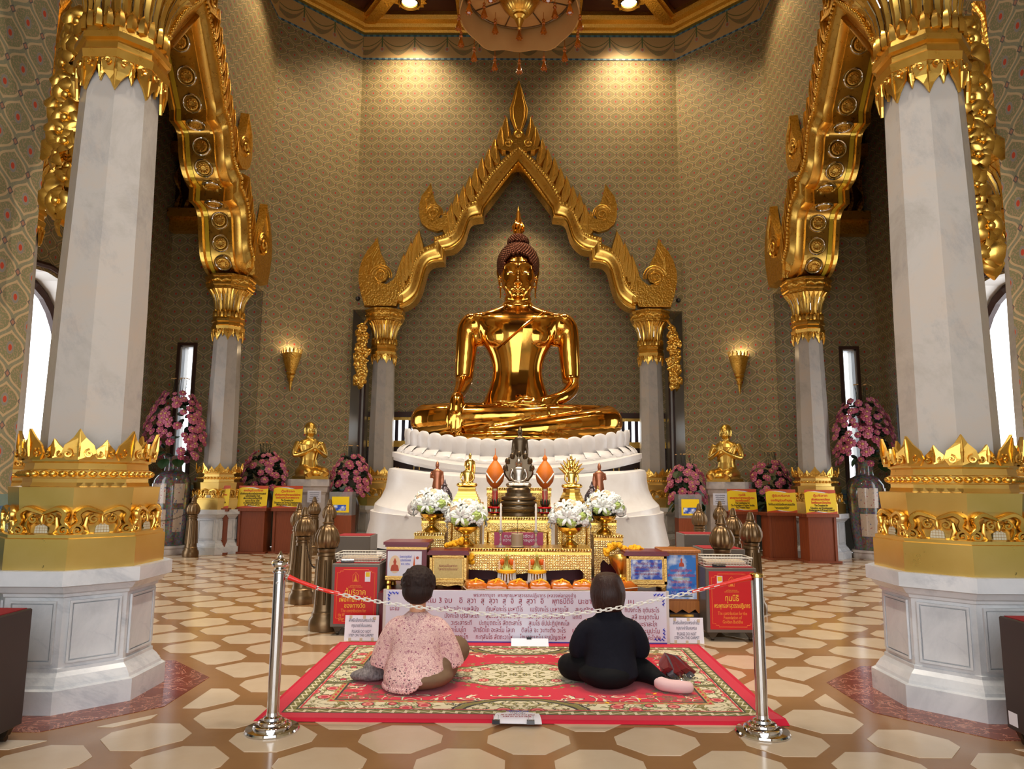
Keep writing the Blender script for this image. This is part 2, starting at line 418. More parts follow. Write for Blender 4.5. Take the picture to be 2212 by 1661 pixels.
# people
def blouse(M):
    x, y, z = M.xyz(); q = M.vec(x*1.0, y*1.0, z*1.0)
    v = M.vor(38, q); w = M.noise(60, 2, q, .6, 2); f = (v-.30).abs() < .055
    c = M.mix(w*1.4-.2, srgb(234, 204, 194), srgb(220, 180, 172))
    c = M.mix(f*((w > .46)), c, srgb(150, 78, 104)); c = M.mix((w-.5).abs() < .022, c, srgb(166, 98, 116)); c = M.mix(v < .09, c, srgb(160, 92, 110))
    hem = (z < .17)*(M.vor(52, q) < .26)*(w > .42)
    M.set(col=M.mix(hem, c, srgb(78, 54, 60)), rough=.85).bump(w, .15, .004)
MK['lace_blouse'] = blouse
@mat('black_knit')
def _(M): M.set(col=M.mix(M.noise(60, 2), srgb(10, 11, 20), srgb(20, 21, 32)), rough=.85, spec=.2).bump(M.noise(7, 4), .35, .02)
@mat('black_cloth')
def _(M): M.set(col=srgb(9, 9, 12), rough=.8, spec=.2).bump(M.noise(8, 4), .4, .02)
@mat('khaki')
def _(M): M.set(col=M.mix(M.noise(9, 3), srgb(98, 74, 52), srgb(124, 96, 70)), rough=.75).bump(M.noise(6, 3), .3, .02)
plain('skin', srgb(206, 146, 112), .5, sss=.05); plain('sock', srgb(216, 178, 178), .85)
def hair(M, a, b, rgh=.34):
    x, y, z = M.xyz(); n = M.noise(8, 5, M.vec(x*14, y*14, z*1.2), .6)
    M.set(col=M.mix(n, a, b), rough=rgh, spec=.3).bump(n, .6, .01)
MK['hair_black'] = lambda M: hair(M, srgb(14, 8, 7), srgb(50, 27, 20), .62); MK['hair_brown'] = lambda M: hair(M, srgb(22, 11, 9), srgb(60, 32, 24))
@mat('grey_bag')
def _(M):
    w = M.noise(60, 3, rough=.6); M.set(col=M.mix(w*2-.5, srgb(76, 68, 70), srgb(140, 132, 132)), rough=.8).bump(M.wave(30, 4), .4, .006)
plain('bag_red', srgb(112, 30, 34), .4); plain('bag_grey', srgb(92, 92, 100), .45)
# signs, boxes
plain('paper', srgb(236, 234, 244), .6); plain('board_white', srgb(226, 228, 244), .28); plain('sign_red', srgb(206, 16, 24), .35)
plain('ink_maroon', srgb(150, 28, 62), .6); plain('ink_blue', srgb(40, 56, 190), .6); plain('ink_grey', srgb(98, 98, 116), .7); plain('ink_black', srgb(40, 34, 20), .7)
plain('ink_yellow', srgb(250, 214, 60), .5); plain('ink_gold', srgb(240, 150, 50), .5); plain('ink_red', srgb(214, 40, 24), .6); plain('ink_white', srgb(245, 245, 245), .5)
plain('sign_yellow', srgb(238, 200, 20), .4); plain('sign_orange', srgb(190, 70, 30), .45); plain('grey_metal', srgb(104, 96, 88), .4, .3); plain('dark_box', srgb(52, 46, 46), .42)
plain('blue_band', srgb(70, 60, 170), .5); plain('red_felt', srgb(150, 24, 34), .8); plain('white_plastic', srgb(222, 218, 204), .4); plain('card_tan', srgb(206, 188, 162), .6)
@mat('sky_poster')
def _(M):
    x, y, z = M.xyz(); n = M.noise(7, 5); M.set(col=M.mix((n-.48)*6, srgb(40, 120, 205), srgb(232, 240, 250)), rough=.35)
@mat('cloud_poster')
def _(M): M.set(col=M.mix((M.noise(14, 4)-.45)*5, srgb(36, 80, 190), srgb(228, 238, 250)), rough=.35)
@mat('gold_plaque')
def _(M): M.set(col=M.mix(M.noise(80, 2), srgb(190, 160, 92), srgb(216, 190, 124)), rough=.4, metal=.4)
plain('green_leaf', srgb(34, 62, 24), .5); plain('green_dark', srgb(20, 34, 18), .6); plain('lime', srgb(188, 208, 118), .6); plain('petal_white', srgb(240, 242, 236), .6); plain('petal_peach', srgb(244, 216, 180), .6)
@mat('petal_pink')
def _(M):
    o = M.nt.nodes.new('ShaderNodeObjectInfo'); M.set(col=M.mix(E(M.nt, o.outputs['Random']), srgb(176, 76, 104), srgb(206, 120, 146)), rough=.6)
plain('petal_centre', srgb(214, 170, 110), .7); plain('marigold', srgb(246, 178, 8), .7)
plain('robe_orange', srgb(214, 92, 12), .6)
@mat('robe_pack')
def _(M): M.set(col=M.mix(M.noise(20, 3), srgb(196, 84, 10), srgb(226, 130, 44)), rough=.16, coat=.8).bump(M.noise(16, 4), .6, .01)
@mat('porcelain')
def _(M):
    x, y, z = M.xyz(); v = M.vor(16); n = M.noise(30, 3); a = M.nt.nodes.new('ShaderNodeTexVoronoi'); a.inputs['Scale'].default_value = 30; M.nt.links.new(M.coord(), a.inputs[0])
    c = M.mix(.5, srgb(52, 62, 70), a.outputs['Color']); c = M.mix(.72, c, srgb(70, 66, 60)); M.set(col=M.mix(n > .60, c, srgb(140, 76, 64)), rough=.12, coat=.6)
@mat('porcelain_panel')
def _(M):
    v = M.noise(16, 4, rough=.65); c = M.ramp(v, [(.30, srgb(64, 84, 130)), (.37, srgb(196, 176, 156)), (.58, srgb(206, 188, 168)), (.63, srgb(160, 70, 66)), (.70, srgb(86, 112, 92))], 'CONSTANT'); M.set(col=c, rough=.12, coat=.5)
plain('vase_brown', srgb(66, 46, 34), .3); plain('copper', (.42, .16, .085), .35, .7); plain('antique', (.12, .085, .05), .34, .8); plain('antique_light', (.42, .38, .33), .28, .9)
@mat('silver_weave')
def _(M):
    v = M.vor(60, rnd=0); M.set(col=M.mix(v < .3, srgb(70, 60, 66), srgb(196, 190, 196)), metal=.6, rough=.3).bump(v, .5, .01)
@mat('orange_weave')
def _(M):
    x, y, z = M.xyz(); M.set(col=M.mix(M.noise(90, 2), M.mix((z-.30)*6, srgb(176, 40, 20), srgb(222, 116, 16)), srgb(226, 120, 30)), rough=.5).bump(M.vor(120), .3, .004)
plain('pink_sign', srgb(176, 38, 84), .4); plain('acrylic', (.95, .9, .92), .05, 0, tr=.85); plain('wax', srgb(238, 230, 220), .5); plain('incense_pot', srgb(176, 150, 120), .45)
plain('red_tape', srgb(226, 40, 26), .35); plain('chain_plastic', srgb(232, 228, 220), .35); plain('rug_red', srgb(196, 20, 50), .95); plain('clip_black', srgb(24, 26, 34), .4)
@mat('rug')
def _(M):
    # woven carpet, pattern mirrored about both axes; UV in metres from the centre
    u, v, _ = M.xyz('UV'); U = M.coord('UV'); ax, ay = u.abs(), v.abs()
    red, cream, olive, dark, tan = srgb(200, 14, 46), srgb(216, 204, 170), srgb(122, 112, 40), srgb(40, 34, 22), srgb(176, 140, 70)
    q = M.vec(ax, ay, 0.0); wob = M.noise(6, 2, q)-.5
    def flowers(base, sc_, r=.30):
        d = M.vor(sc_, q); nn = M.noise(sc_*1.3, 2, q, .5, 1.5); w = (nn-.5).abs()
        c = M.mix(w < .030, base, olive); c = M.mix(((nn-.55).abs() < .010), c, dark)
        c = M.mix((d < r*1.35)*(M.noise(sc_*5, 2, q) > .52), c, srgb(112, 118, 48))
        c = M.mix(d < r, c, srgb(190, 24, 50)); c = M.mix((d-r*.72).abs() < .035, c, srgb(216, 140, 120)); c = M.mix(d < r*.30, c, srgb(224, 196, 150))
        return M.mix((d-r).abs() < .015, c, dark)
    W, Hh = 1.55, 1.0
    ex, ey = W-ax, Hh-ay; e = ex.mn(ey)
    # red field with central medallion and scrolls
    rm = ((ax/.54)*(ax/.54)+(ay/.29)*(ay/.29)).sq()+wob*.5
    fld = M.mix(rm < 1, red, flowers(cream, 7.5, .30)); fld = M.mix(rm.band(1.0, .035), fld, olive); fld = M.mix(rm.band(1.045, .016), fld, dark)
    leaf = (rm > 1.04)*(rm < 1.30)*(M.noise(13, 2, q, .5, 1) > .56)
    fld = M.mix(leaf, fld, M.mix(M.noise(34, 2, q) > .5, tan, srgb(108, 114, 46)))
    nn = M.noise(4.6, 1, q, .5, 2.2); sc = (e < .50)*(e > .375)*(rm > 1.35)
    fld = M.mix(((nn-.5).abs() < .026)*sc, fld, cream); fld = M.mix(((nn-.535).abs() < .010)*sc, fld, dark)
    cr = ((ax-1.06)*(ax-1.06)+(ay-.52)*(ay-.52)).sq(); fld = M.mix((cr < .24)*(M.noise(12, 2, q) > .50), fld, flowers(srgb(150, 60, 60), 12, .42))
    # cream floral border with bulging cartouches
    b1 = ((ax/.40)*(ax/.40)+((ay-.86)/.26)*((ay-.86)/.26)).sq()+wob*.25; b2 = (((ax-1.36)/.30)*((ax-1.36)/.30)+(ay/.26)*(ay/.26)).sq()+wob*.25; bul = b1.mn(b2)
    inb = ((e < .335)+(bul < 1)) > 0
    c = M.mix(inb, fld, flowers(cream, 7.2, .33))
    rail = bul > 1.05
    c = M.mix(e.band(.343, .020)*rail, c, tan); c = M.mix(e.band(.343, .008)*rail*(((ax+ay)*16).fr() > .4), c, red); c = M.mix(e.band(.367, .007)*rail, c, dark); c = M.mix(bul.band(1.0, .07), c, olive); c = M.mix(bul.band(.93, .03), c, dark); c = M.mix(bul.band(1.10, .025), c, dark)
    c = M.mix(e < .175, c, olive)
    zig = (((ax+ay)*13).fr()-.5).abs()*.07
    c = M.mix((e-.14-zig+.0175).abs() < .009, c, cream); c = M.mix(e.band(.178, .005), c, dark); c = M.mix(e.band(.195, .006), c, red); c = M.mix(e.band(.110, .005), c, dark)
    c = M.mix(e < .105, c, red)
    M.set(col=c, rough=.95, spec=.1, sheen=.2).bump(M.noise(220, 2, U), .4, .004)
# ------------------------------------------------------------------ floor
fl = MB(); fl.box(-9, 9, -2.4, 19.2, -.12, -.003)
floor = structure(fl.build('floor', 'floor_brown'))
TP = [(.225, .055), (.085, .21), (-.085, .21), (-.225, .055), (-.225, -.055), (-.085, -.21), (.085, -.21), (.225, -.055)]
NEARC = [(-3.0, 4.97), (3.0, 4.97)]
def tile_mesh(poly):
    m = MB(); n = len(poly)
    k = .985
    m.loft([[(x, y, -.004) for x, y in poly], [(x, y, -.0006) for x, y in poly], [(x*k, y*k, 0) for x, y in poly]]); return m
def clip(poly, nx, ny, d):
    out = []
    for i in range(len(poly)):
        a, b = poly[i], poly[(i+1) % len(poly)]; sa, sb = a[0]*nx+a[1]*ny-d, b[0]*nx+b[1]*ny-d
        if sa >= 0: out.append(a)
        if sa*sb < 0: t = sa/(sa-sb); out.append((lerp(a[0], b[0], t), lerp(a[1], b[1], t)))
    return out
tile_me = tile_mesh(TP).mesh('floor_tile', 'floor_cream')
cells = []
for j in range(-4, 46):
    y = 4.12+.35*j
    if y > 18.4 or y < 2.6: continue
    for i in range(-12, 13):
        x = .06+.70*i+(.35 if j % 2 else 0)
        ax, ay = abs(x), abs(y-CY0)
        if not ((ax < HB and ay < HB and ax+ay < HB+HC-.25) or (ax < HC-.2 and ay < ARM) or (ay < HC-.2 and ax < ARM-.2)) and y > 5.4: continue
        if ax > HC-.2 and y < 5.6: continue
        if (x*x+(y-11.4)**2) < 2.3**2: continue
        poly, cl = TP, False
        for cx, cy in NEARC:
            dx, dy = x-cx, y-cy; best = max(((math.cos(k*PI/4)*dx+math.sin(k*PI/4)*dy), k) for k in range(8))
            if best[0] < 1.25:
                k = best[1]; nx, ny = math.cos(k*PI/4), math.sin(k*PI/4)
                q = clip(TP, nx, ny, .93-best[0])
                if len(q) < 8 or len(q) > 8 or q != TP: poly, cl = q, True
        if len(poly) < 3: continue
        d = Vector((x, y, 0))-CAMP; dep = d.dot(fw)
        vis = dep > .5 and abs(d.dot(r2)/dep) < .76 and abs(d.dot(u2)/dep) < .58
        hid = abs(x) < 1.2 and 4.6 < y < 10 or (abs(x) < 1.5 and 6 < y < 14)
        cells.append((dep if vis and not hid else 99, x, y, poly, cl))
cells.sort(key=lambda c: c[0]); rest = MB()
for i, (dep, x, y, poly, cl) in enumerate(cells):
    if i < 300 and dep < 90: link('floor_tile', tile_mesh(poly).mesh('floor_tile', 'floor_cream') if cl else tile_me, floor, (x, y, 0))
    else:
        rest.M = Matrix.Translation((x, y, 0)); q = tile_mesh(poly); rest.add(q.v, q.f)
tag(rest.build('floor_tiles_far', 'floor_cream', floor), kind='stuff')
for cx, cy in NEARC:
    m = MB(); m.lathe([(.80, -.004), (.80, .0)], 8, (cx, cy, 0), ph=PI/8, flat=True); m.build('floor_border', 'floor_red', floor)
# ------------------------------------------------------------------ walls
def wall_rect(mb, p0, p1, z0, z1, holes=(), reveal=None, rdir=None):
    # vertical rectangle p0->p1 with rectangular holes (s0, s1, z0, z1); UV in metres
    P0, P1 = Vector(p0), Vector(p1); L = (P1-P0).length; d = (P1-P0)/L
    S = sorted({0, L, *[h[0] for h in holes], *[h[1] for h in holes]}); Z = sorted({z0, z1, *[h[2] for h in holes], *[h[3] for h in holes]})
    pt = lambda s, z: (P0.x+d.x*s, P0.y+d.y*s, z)
    for a, b in zip(S, S[1:]):
        for c, e in zip(Z, Z[1:]):
            if any(h[0] <= a and b <= h[1] and h[2] <= c and e <= h[3] for h in holes): continue
            mb.quad([pt(a, c), pt(b, c), pt(b, e), pt(a, e)], [(a-L/2, c), (b-L/2, c), (b-L/2, e), (a-L/2, e)])
    return pt
nwall = [0]
def wall(name, p0, p1, z0, z1, m='wallpaper', holes=(), dado=True):
    if dado:
        q = MB(); wall_rect(q, p0, p1, 0, 1.28, [(h[0], h[1], h[2], min(h[3], 1.28)) for h in holes if h[2] < 1.28]); structure(q.build('baseboard_'+name, 'dado')); z0 = 1.28
    q = MB(); wall_rect(q, p0, p1, z0, z1, [(h[0], h[1], max(h[2], z0), h[3]) for h in holes if h[3] > z0]); return structure(q.build('wall_'+name, m))
C = CY0
diag = {'back_left': ((-HB, C+HC), (-HC, C+HB)), 'back_right': ((HC, C+HB), (HB, C+HC)), 'front_left': ((-HC, C-HB), (-HB, C-HC)), 'front_right': ((HB, C-HC), (HC, C-HB))}
for n, (a, b) in diag.items(): wall(n, a, b, 0, ZC+.36)
# arms: side walls and end walls
AH = 9.9
wall('front_arm_left', (-HC, -2.4), (-HC, C-HB), 0, AH); wall('front_arm_right', (HC, C-HB), (HC, -2.4), 0, AH)
slit = (1.05, 1.45, 1.55, 4.3)
wall('back_arm_left', (-HC, C+HB), (-HC, C+ARM), 0, 5.45, 'silver_panel', [slit], dado=False)
wall('back_arm_right', (HC, C+HB), (HC, C+ARM), 0, 5.45, 'silver_panel', [slit], dado=False)
wall('back_arm_left_upper', (-HC, C+HB), (-HC, C+ARM), 5.45, AH, dado=False); wall('back_arm_right_upper', (HC, C+HB), (HC, C+ARM), 5.45, AH, dado=False)
L = 2*HC
wall('back', (-HC, C+ARM), (HC, C+ARM), 0, AH, holes=[(.6, L-.6, 2.42, 3.06)])
for s, n in ((-1, 'left'), (1, 'right')):
    rh = (abs(s)*.0+.36, .66, 1.0, 4.25) if s < 0 else (ARM-HB-.66, ARM-HB-.36, 1.0, 4.25)
    wall(n+'_arm_rear', (s*ARM, C+HC) if s < 0 else (s*HB, C+HC), (s*HB, C+HC) if s < 0 else (s*ARM, C+HC), 0, AH, holes=[rh])
    wall(n+'_arm_front', (s*HB, C-HC), (s*ARM, C-HC), 0, AH)
    # end wall with a pointed doorway and a slit window
    hw, zs, za = 1.35, 2.9, 4.7
    curve = [(C+hw*math.cos(t)**.8, zs+(za-zs)*math.sin(t)**1.25) for t in [k*PI/2/8 for k in range(9)]]
    curve = curve+[(2*C-y, z) for y, z in curve[-2::-1]]
    q = MB(); X = s*ARM
    wall_rect(q, (X, C-HC, 0), (X, C-hw, 0), 0, zs, [(HC-hw-.9, HC-hw-.55, .9, 2.9)] if 0 else ())
    wall_rect(q, (X, C+hw, 0), (X, C+HC, 0), 0, zs, [(1.3, 1.65, .9, zs)])
    up_ = [(C-HC, zs)]+[(y, z) for y, z in reversed(curve)]+[(C+HC, zs), (C+HC, AH), (C-HC, AH)]
    for a, b, c in geometry.tessellate_polygon([[Vector((p[0], p[1], 0)) for p in up_]]):
        P = [up_[k] for k in (a, b, c)]; q.quad([(X, p[0], p[1]) for p in P], [(p[0]-C, p[1]) for p in P])
    structure(q.build('wall_'+n, 'wallpaper'))
    # reveal and dark frame of the doorway
    path = [(C-hw, 0), (C-hw, zs)]+[(y, z) for y, z in reversed(curve)][1:-1]+[(C+hw, zs), (C+hw, 0)]
    q = MB(); Xo = s*(ARM+.45)
    for (y0, z0), (y1, z1) in zip(path, path[1:]): q.quad([(X, y0, z0), (X, y1, z1), (Xo, y1, z1), (Xo, y0, z0)])
    structure(q.build('trim_doorway_'+n, 'white_frame'))
    q = MB(); q.tube([(Xo, C+(y-C)*.985, z*.985) for y, z in path], .09, 6); structure(q.build('door_1' if s < 0 else 'door_2', 'dark_wood'))
    q = MB(); q.tube([(X-s*.03, C+(y-C)*1.04, z*1.02) for y, z in path], .05, 6); structure(q.build('trim_door_'+n, 'bead_frame'))
    # cornice, carved cove and red frieze high in the arm
    arm = thing('gilded_cornice', 'tiered gilded cornice with dark red frieze high in the %s side arm' % n, 'cornice', (s*(ARM+HB)/2, C+HC, 0))
    hx = (ARM-HB)/2-.02
    def slab(nm, z0, z1, dep, mt, x1=hx): q = MB(); q.box(-hx, x1, -dep, -.002, z0, z1); return q.build(nm, mt, arm)
    slab('lower_moulding', 6.75, 7.02, .22, 'gold_carved'); slab('upper_moulding', 7.02, 7.22, .34, 'gold_leaf'); slab('back_board', 7.22, 8.5, .05, 'red_panel')
    for k in range(9):
        q = MB(); x = -hx+.12+k*(2*hx-.24)/8; q.tube(crv([(x-.05, -.1, 7.28), (x+.06, -.16, 7.6), (x-.03, -.2, 7.95), (x+.07, -.24, 8.3)], 4), [.05+.03*math.sin(i) for i in range(13)], 6); q.build('carved_leaf', 'gold_carved_dark', arm)
    slab('ledge', 8.45, 8.72, .4, 'gold_carved'); slab('red_frieze', 8.72, 9.35, .3, 'red_panel')
    for k in range(6):
        x = -hx+.17+k*.33; q = MB()
        q.tube([(x-.15+.03*i, -.31, 9.28-.22*math.sin(PI*i/10)) for i in range(11)], .014, 5); q.tube([(x-.15, -.31, 9.3), (x-.15, -.31, 8.95)], [.012, .03], 5); q.build('swag', 'gold_satin', arm)
    slab('top_moulding', 9.35, 9.55, .46, 'gold_carved'); slab('top_row', 9.55, 9.9, .3, 'gold_carved_dark')
def ceil_poly(pts, z, name, m):
    q = MB(); q.quad([(x, y, z) for x, y in pts]); return structure(q.build(name, m))
ceil_poly([(-HC, C+HB+.01), (HC, C+HB+.01), (HC, C+ARM), (-HC, C+ARM)], AH, 'ceiling_back_arm', 'red_panel')
ceil_poly([(-HC, -2.4), (HC, -2.4), (HC, C-HB-.01), (-HC, C-HB-.01)], AH, 'ceiling_front_arm', 'red_panel')
for s in (-1, 1): ceil_poly([(s*(HB+.01), C-HC), (s*ARM, C-HC), (s*ARM, C+HC), (s*(HB+.01), C+HC)], AH, 'ceiling_side_arm', 'red_panel')
# front wall with the entrance the photographer stands in
q = MB(); wall_rect(q, (HC, -2.4), (-HC, -2.4), 0, AH, [(.65, L-.65, 0, 6.0)]); structure(q.build('wall_front', 'wallpaper'))
# window frames: slits
def slit_window(n, p, d, w, z0, z1, nrm):
    # p: sill corner, d: unit vector along the wall, nrm: into the room
    q = MB(); P = Vector((p[0], p[1], 0)); D = Vector((d[0], d[1], 0)); N = Vector((nrm[0], nrm[1], 0))
    def bar(s0, s1, a0, a1, t0, t1):
        c = [P+D*s+N*t for s, t in ((s0, t0), (s1, t0), (s1, t1), (s0, t1))]
        q.loft([[(v.x, v.y, z) for v in c] for z in (a0, a1)])
    o = structure(MB().add([P+N*.001, P+D*.001, P+D*.001+Vector((0, 0, .001))], [[0, 1, 2]]).build('window_%d' % n, 'bead_frame'))
    for a in ((-.06, 0, z0-.06, z1+.06), (w, w+.06, z0-.06, z1+.06), (0, w, z1, z1+.06), (0, w, z0-.06, z0)):
        q = MB(); bar(*a, -.02, .04); q.build('window_border', 'bead_frame', o)
    q = MB(); bar(0, .035, z0, z1, -.3, 0); bar(w-.035, w, z0, z1, -.3, 0); bar(0, w, z1-.03, z1, -.3, 0); bar(0, w, z0, z0+.03, -.3, 0); q.build('window_frame', 'white_frame', o)
    q = MB(); bar(.03, w-.03, z0+(z1-z0)*.62, z0+(z1-z0)*.62+.04, -.16, -.1); q.build('window_mullion', 'grey_frame', o)
    q = MB(); bar(.03, w-.03, z0+.03, z1-.03, -.135, -.125); q.build('pane', 'window_glass', o)
slit_window(3, (-ARM+.36, C+HC), (1, 0), .30, 1.0, 4.25, (0, -1)); slit_window(4, (ARM-.66, C+HC), (1, 0), .30, 1.0, 4.25, (0, -1))
slit_window(5, (-ARM, C+1.35+1.3), (0, 1), .35, .9, 2.9, (1, 0)); slit_window(6, (ARM, C+1.35+1.3), (0, 1), .35, .9, 2.9, (-1, 0))
slit_window(7, (-HC, C+HB+1.05), (0, 1), .4, 1.55, 4.3, (1, 0)); slit_window(8, (HC, C+HB+1.05), (0, 1), .4, 1.55, 4.3, (-1, 0))
# barred window strip on the back wall
q = MB(); yb = C+ARM
q.box(-HC+.02, HC-.02, yb-.06, yb-.001, 3.06, 3.2); w9 = structure(q.build('window_9', 'bead_frame'))
for z0, z1, mt, nm in ((2.98, 3.06, 'gold_leaf', 'upper_rail'), (2.28, 2.44, 'gold_leaf', 'lower_rail'), (1.28, 2.28, 'dark_wood', 'lower_panel')):
    q = MB(); q.box(-HC+.02, HC-.02, yb-.05, yb-.002, z0, z1); q.build(nm, mt, w9)
bar_me = MB().box(-.045, .045, -.04, .0, 2.44, 2.98).mesh('window_bar', 'purple_frame')
k = 0
x = -3.33
while x < 3.35:
    if abs(x) > 1.7: link('window_bar', bar_me, w9, (x, yb, 0))
    x += .175
for s in (-1, 1):
    for i in range(2):
        x = s*(2.2+i*.8); q = MB(); q.box(x-.34, x+.34, yb-.062, yb-.05, 1.45, 1.47); q.box(x-.34, x+.34, yb-.062, yb-.05, 2.13, 2.15); q.box(x-.34, x-.32, yb-.062, yb-.05, 1.45, 2.15); q.box(x+.32, x+.34, yb-.062, yb-.05, 1.45, 2.15); q.build('gold_line', 'gold_satin', w9)
# ------------------------------------------------------------------ ceiling
OC = [(-HC, C-HB), (HC, C-HB), (HB, C-HC), (HB, C+HC), (HC, C+HB), (-HC, C+HB), (-HB, C+HC), (-HB, C-HC)]
ceiling = ceil_poly(OC, ZC+.35, 'ceiling', 'red_panel')
for i in range(8):
    a, b = Vector((*OC[i], 0)), Vector((*OC[(i+1) % 8], 0)); cen = Vector((0, C, 0)); Ln = (b-a).length; d = (b-a)/Ln; nin = (cen-(a+b)/2).normalized()
    q = MB(); P = lambda s, t, z: a+d*s+nin*t+Vector((0, 0, z))
    q.quad([P(0, .012, ZF), P(Ln, .012, ZF), P(Ln, .01, ZC), P(0, .01, ZC)], [(0, 0), (Ln, 0), (Ln, ZC-ZF), (0, ZC-ZF)]); structure(q.build('trim_frieze_%d' % (i+1), 'frieze'))
    # gilded cornice: stepped profile
    prof = [(0, ZC), (.10, ZC), (.13, ZC+.05), (.22, ZC+.07), (.26, ZC+.14), (.40, ZC+.16), (.44, ZC+.25), (.44, ZC+.35), (0, ZC+.35)]
    t0 = math.tan(PI/8)
    rings = [[P(s0*0+(t*t0 if s0 == 0 else Ln-t*t0), t, z) for t, z in prof] for s0 in (0, 1)]
    q = MB(); q.loft(rings); co = structure(q.build('trim_cornice_%d' % (i+1), 'gold_carved_fine'))
    # beams from the cornice inwards
    for s in ((.0,) if Ln < 4 else (.0, Ln/3, 2*Ln/3)):
        base = a+d*s; dirn = nin if s > 0 else (cen-base).normalized(); side = Vector((-dirn.y, dirn.x, 0)); q = MB()
        for w, z0, z1 in ((.21, ZC+.2, ZC+.35), (.13, ZC+.12, ZC+.2)):
            q.loft([[base+dirn*t+side*w*sg+Vector((0, 0, z)) for sg, z in ((-1, z0), (1, z0), (1, z1), (-1, z1))] for t in (.3, 3.6)])
        q.build('ceiling_beam', 'gold_carved', co)
    q = MB(); rr = [[P(s0*Ln+(t*t0 if s0 == 0 else -t*t0), t, z) for t, z in ((2.0, ZC+.09), (2.0, ZC+.34), (2.4, ZC+.34), (2.4, ZC+.09))] for s0 in (0, 1)]; q.loft(rr); q.build('ceiling_beam', 'gold_carved', co)
# recessed downlights with gilded rosettes
for x, lab in ((-2.63, 'round ceiling downlight in gilded rosette, left of the chandelier'), (2.63, 'round ceiling downlight in gilded rosette, right of the chandelier')):
    t = thing('ceiling_light', lab, 'ceiling light', (x, 15.63, ZC+.35), group='ceiling downlights')
    q = MB(); pts = [((.36 if k % 2 else .43)*math.cos(2*PI*k/32), (.36 if k % 2 else .43)*math.sin(2*PI*k/32)) for k in range(32)]
    q.prism(pts, -.07, 0, 'z'); q.build('rosette', 'gold_carved', t)
    q = MB(); q.lathe([(.17, -.07), (.24, -.07), (.27, -.16), (.25, -.2), (.19, -.16)], 28, cap=False); q.build('collar', 'gold_leaf', t, 40)
    q = MB(); q.lathe([(.19, -.10), (.19, -.12)], 28); q.build('lamp', 'lamp_glow', t)
    q = MB(); q.lathe([(.17, -.065), (.26, -.065), (.27, -.16), (.20, -.2)], 28, cap=False); q.build('ring', 'bronze_dark', t, 40)
# ------------------------------------------------------------------ columns
def shared(fn, name, mat_, smooth=None):
    m = MB(); fn(m); return m.mesh(name, mat_, smooth)
PH8 = PI/8
def f_panel(m):
    w, h = .125, .165
    m.box(-w, w, -.008, .002, .46-h, .46+h)
    for a in ((-w-.022, -w-.008, .46-h-.022, .46+h+.022), (w+.008, w+.022, .46-h-.022, .46+h+.022)): m.box(a[0], a[1], -.012, .002, a[2], a[3])
    for z in (.46-h-.022, .46+h+.008): m.box(-w-.008, w+.008, -.012, .002, z, z+.014)
panel_me = shared(f_panel, 'panel', 'marble')
def spiral(cx, cz, r, turns, a0, sg=1, n=18, r1=.15): return [(cx+sg*r*(1-(1-r1)*i/n)*math.cos(a0+turns*2*PI*i/n), cz+r*(1-(1-r1)*i/n)*math.sin(a0+turns*2*PI*i/n)) for i in range(n+1)]
def f_scroll(m):
    y = -.018
    for s in (-1, 1):
        top = crv([(s*.185, y, 1.085), (s*.165, y, 1.13), (s*.135, y, 1.17), (s*.145, y, 1.225), (s*.10, y, 1.262), (s*.045, y, 1.245), (0, y, 1.225)], 5)
        m.tube(top, [.012+.012*math.sin(PI*i/(len(top)-1)) for i in range(len(top))], 6)
        m.tube([(x, y-.006, z) for x, z in spiral(s*.145, 1.105, .036, 1.25, PI/2, s)], .013, 6)
        m.tube([(x, y-.006, z) for x, z in spiral(s*.052, 1.185, .03, 1.1, PI/2, -s)], .011, 6)
        m.tube([(s*.09, y, 1.20), (s*.10, y, 1.14), (s*.075, y, 1.085)], [.01, .018, .008], 6)
    m.tube([(0, y, 1.22), (0, y-.008, 1.18), (0, y, 1.13)], [.008, .018, .004], 6)
def f_scroll2(m):
    f_scroll(m); m.v = [(x, y, 1.045+(z-1.07)*.86) for x, y, z in m.v]
scroll_me = shared(f_scroll2, 'scroll_ornament', 'gold_leaf', 60)
def leafpoly(w, h, dip=.25): return [(0, h), (-w*.18, h*.72), (-w*.42, h*.48), (-w*.5, h*.22), (-w*.36, h*.02), (w*.36, h*.02), (w*.5, h*.22), (w*.42, h*.48), (w*.18, h*.72)]
def f_leaf(w, h, lean):
    def f(m):
        rows = [(0, .36), (.22, .5), (.48, .42), (.72, .18), (1, .012)]
        rings = []
        for t, k in rows:
            y = -lean*t*t; ww = w*k
            rings.append([(-ww, y, h*t), (0, y-.02*(1-t)-.006, h*t), (ww, y, h*t), (ww, y+.014, h*t), (0, y+.012, h*t), (-ww, y+.014, h*t)])
        m.loft(rings)
        for s in (-1, 1): m.tube([(x, -.02-lean*(z/h)**2, z) for x, z in spiral(s*w*.30, h*.20, w*.15, 1.1, PI/2, s, 10)], .007, 5)
        m.tube([(0, -.022, h*.1), (0, -.024-lean*.2, h*.45), (0, -.012-lean*.8, h*.9)], [.008, .012, .003], 5)
    return f
cr_tall = shared(f_leaf(.20, .20, .03), 'crown_leaf', 'gold_leaf'); cr_small = shared(f_leaf(.13, .125, .02), 'crown_leaf', 'gold_leaf')
dr_tall = shared(f_leaf(.19, .25, .0), 'drop_leaf', 'gold_leaf'); dr_small = shared(f_leaf(.10, .18, .0), 'drop_leaf', 'gold_leaf')
